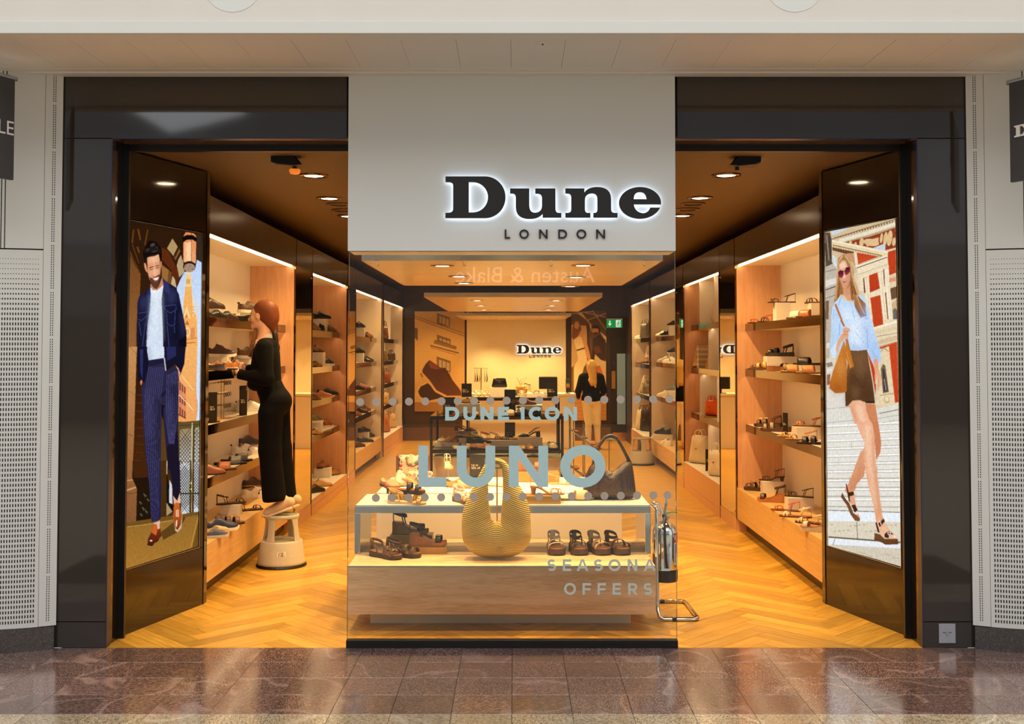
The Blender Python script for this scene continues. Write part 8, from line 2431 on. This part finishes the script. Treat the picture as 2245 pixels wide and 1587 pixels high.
def trous_sdf(P):
    d = ell(P, W(590, 846), (.108, .156, .11))
    d = smin(d, ell(P, W(606, 880), (.128, .174, .12)), .07)
    for s in (-1, 1):
        o = -6 if s < 0 else 7
        d = smin(d, rcone(P, W(601 + o * .4, 905, s * .085), W(603 + o, 985, s * .088), .104, .090), .04)
        d = smin(d, rcone(P, W(603 + o, 985, s * .088), W(612 + o, 1085, s * .088), .090, .098), .03)
    zc_ = W(600, 1097)[2]
    d = smax(d, (zc_ + (P[..., 0] + .1) * .10) - P[..., 2], .006)
    return smax(d, P[..., 2] - W(0, 828)[2], .01)


np_mesh('trousers', [surf(trous_sdf, (-.34, -.30, .02), (.28, .30, 1.16), .0095)], M_BLKTR, wm_)


def hair_sdf(P):
    d = ell(P, W(583, 684), (.108, .087, .110))
    d = smin(d, ell(P, W(594, 703), (.060, .066, .070)), .05)
    d = smin(d, ell(P, W(600, 722), (.022, .028, .030)), .03)
    # keep the face free: clean hairline from forehead past the ear
    cutp = v3(W(564, 690)); nr = v3((-.86, 0, -.50))
    d = smax(d, (P - cutp) @ nr, .012)
    for s in (-1, 1): d = smax(d, -ell(P, W(569, 695, s * .088), (.022, .022, .032)), .008)
    d = smax(d, -rcone(P, W(572, 716), W(580, 745), .062, .062), .02)
    return d


np_mesh('hair', [surf(hair_sdf, (-.42, -.2, 1.45), (.12, .2, 1.86), .0055)], M_REDHAIR, wm_)
MB().tube([W(557, 680, -.072), W(553.5, 692, -.070), W(553, 706, -.066), W(554, 721, -.06)], [.004, .003, .0022, .001], 6).build('hair_strand', M_REDHAIR, wm_, smooth=True)
MB().tube([W(600, 718), W(603, 735), W(605, 755), W(604, 778), W(603, 800)], [.020, .024, .024, .018, .006], 10).build('ponytail', mat('dark_ponytail', (40, 22, 14), .4), wm_, smooth=True)
MB().tube([W(597, 716, -.025), W(600, 712, .0), W(597, 716, .025)], .012, 8).build('hair_tie', M_KNIT, wm_, smooth=True)
for s in (-1, 1):
    MB().ball(W(553.2, 693, s * .031), .0105, .0115, .009, 12, 8).build('eye', mat('eye_white', (226, 216, 206), .2), wm_, smooth=True)
    MB().ball(W(551.2, 693.2, s * .031), .0045, .006, .006, 10, 6).build('iris', mat('dark_iris', (50, 36, 26), .2), wm_, smooth=True)
    MB().tube([W(551.6, 691.2, s * .021), W(550.8, 690.6, s * .032), W(553, 691, s * .042)], .0022, 5).build('eyelid', M_SKIN, wm_)
    MB().tube([W(551.2, 687.8, s * .018), W(550.6, 686.4, s * .032), W(554, 687, s * .045)], .003, 5).build('eyebrow', M_REDHAIR, wm_)
MB().tube([W(549.2, 708.6, -.016), W(548.3, 708.4, 0), W(549.2, 708.6, .016)], .0028, 5).build('lips', mat('lip_skin', (196, 104, 90), .45), wm_)
# scarf end hanging in front
MB().tube([W(562, 722, -.03), W(561, 740, -.05), W(556, 765, -.06), W(551, 782, -.06)], [.012, .020, .024, .010], 8, up=(0, 1, 0), rb=[.02, .03, .035, .02]).build('neck_scarf', mat('brown_print_scarf', (48, 28, 14), .6, vary=.9, vscale=60, col2=(150, 96, 40)), wm_, smooth=True)
for k in range(4): MB().ball(W(548.5 - k * .4, 838 + k * 5, -.10), .006, .004, .006, 8, 6).build('button', M_GOLD, wm_)
# raised trainers
for s in (-1, 1):
    t_, h_ = W(588 + (0 if s < 0 else 5), 1123, s * .075), W(640 + (0 if s < 0 else 7), 1103, s * .075)
    def sh(P, s=s, t_=t_, h_=h_):
        m_ = tuple((a * .5 + b * .5) for a, b in zip(t_, h_))
        d = rcone(P, (t_[0] + .01, t_[1], t_[2] + .008), (m_[0], m_[1], m_[2] + .012), .036, .042)
        d = smin(d, rcone(P, (m_[0], m_[1], m_[2] + .012), (h_[0], h_[1], h_[2] + .02), .042, .042), .02)
        d = smin(d, rcone(P, (m_[0] + .035, m_[1], m_[2] + .03), (m_[0] + .045, m_[1], m_[2] + .085), .040, .036), .02)
        return d
    np_mesh('shoe_upper', [surf(sh, (-.28, s * .075 - .08, -.02), (.20, s * .075 + .08, .22), .0065)], mat('beige_suede', (206, 176, 136), .8), wm_)
    pts = [(t_[0] - .032, t_[1], t_[2] - .012), (t_[0] + .03, t_[1], t_[2] - .018), ((t_[0] + h_[0]) / 2, t_[1], (t_[2] + h_[2]) / 2 - .026), (h_[0] + .02, h_[1], h_[2] - .020)]
    MB().tube(pts, .016, 10, up=(0, 1, 0), rb=[.030, .044, .042, .036]).build('shoe_sole', mat('cream_rubber', (226, 210, 182), .6), wm_, smooth=True)

# --- shopper at the far end, seen from behind
BX, BY = 1.40, 13.2
bp_ = thing('person', 'blonde shopper in black jacket and cream trousers seen from behind', 'person', (BX, BY, 0), .12)
HH = 1.60


def bbody(P):
    d = ell(P, (0, 0, 1.50), (.075, .09, .105))
    d = smin(d, rcone(P, (0, .01, 1.42), (0, .02, 1.32), .05, .055), .03)
    d = smin(d, ell(P, (0, 0, 1.12), (.15, .10, .22)), .08)
    d = smin(d, ell(P, (0, 0, .88), (.155, .115, .12)), .08)
    for s in (-1, 1):
        d = smin(d, rcone(P, (s * .085, 0, .86), (s * .08 + .02, -.01, .47), .080, .052), .05)
        d = smin(d, rcone(P, (s * .08 + .02, -.01, .47), (s * .085 + .03, .0, .08), .050, .034), .03)
        d = smin(d, rcone(P, (s * .085 + .03, .01, .045), (s * .10 + .03, .15, .028), .034, .026), .02)
        d = smin(d, rcone(P, (s * .17, 0, 1.30), (s * .23, .02, 1.06), .045, .036), .04)
        d = smin(d, rcone(P, (s * .23, .02, 1.06), (s * .21, .16, .93), .034, .024), .02)
        d = smin(d, ell(P, (s * .205, .20, .90), (.022, .045, .028)), .02)
        for i in range(4): d = smin(d, rcone(P, (s * .205 - .02 + .013 * i, .225, .905), (s * .205 - .02 + .013 * i, .27, .88), .008, .006), .004)
        d = smin(d, rcone(P, (s * .18, .19, .91), (s * .16, .235, .90), .010, .008), .005)
    return d


np_mesh('body', [surf(bbody, (-.34, -.18, -.01), (.34, .30, 1.66), .0125)], M_SKIN, bp_)


def bjacket(P):
    d = ell(P, (0, 0, 1.17), (.178, .125, .20))
    d = smin(d, ell(P, (0, .0, .92), (.185, .14, .14)), .09)
    d = smin(d, rcone(P, (-.13, 0, 1.32), (.13, 0, 1.32), .062, .062), .05)
    for s in (-1, 1):
        d = smin(d, rcone(P, (s * .175, 0, 1.30), (s * .24, .02, 1.06), .064, .054), .04)
        d = smin(d, rcone(P, (s * .24, .02, 1.06), (s * .215, .14, .945), .052, .040), .03)
    return smax(d, .80 - P[..., 2], .01)


np_mesh('jacket', [surf(bjacket, (-.36, -.22, .74), (.36, .26, 1.46), .013)], mat('black_jacket_cloth', (8, 7, 7), .85, spec=.2, vary=.15), bp_)


def btrous(P):
    d = ell(P, (0, 0, .88), (.165, .13, .13))
    for s in (-1, 1):
        d = smin(d, rcone(P, (s * .085, 0, .84), (s * .08 + .02, -.01, .47), .094, .066), .04)
        d = smin(d, rcone(P, (s * .08 + .02, -.01, .47), (s * .085 + .03, 0, .12), .064, .050), .03)
    return smax(d, .115 - P[..., 2], .01)


np_mesh('trousers', [surf(btrous, (-.3, -.2, .08), (.3, .2, 1.06), .013)], mat('cream_trouser_cloth', (230, 214, 180), .7, vary=.06), bp_)


def bhair(P):
    d = ell(P, (0, -.015, 1.515), (.092, .098, .115))
    d = smin(d, rcone(P, (0, -.055, 1.46), (.015, -.115, 1.22), .088, .062), .05)
    d = smin(d, rcone(P, (.04, -.09, 1.25), (.05, -.12, 1.13), .04, .018), .03)
    d = smin(d, rcone(P, (-.04, -.09, 1.25), (-.02, -.12, 1.16), .04, .018), .03)
    return smax(d, P[..., 1] - .045, .02)


np_mesh('hair', [surf(bhair, (-.16, -.22, 1.08), (.16, .12, 1.66), .010)], mat('blonde_hair', (212, 166, 84), .4, vary=.35, vscale=22, stretch=(4, 4, .6)), bp_)
for s in (-1, 1):
    MB().box(s * .10 - .045 + .03, s * .10 + .045 + .03, -.035, .19, 0, .016).build('sandal_sole', leather((120, 74, 40)), bp_, bevel=.006)
    MB().tube([(s * .10 + .03 - .042, .11, .012), (s * .10 + .03, .11, .062), (s * .10 + .03 + .042, .11, .012)], .008, 6).build('sandal_strap', leather((150, 92, 50)), bp_)
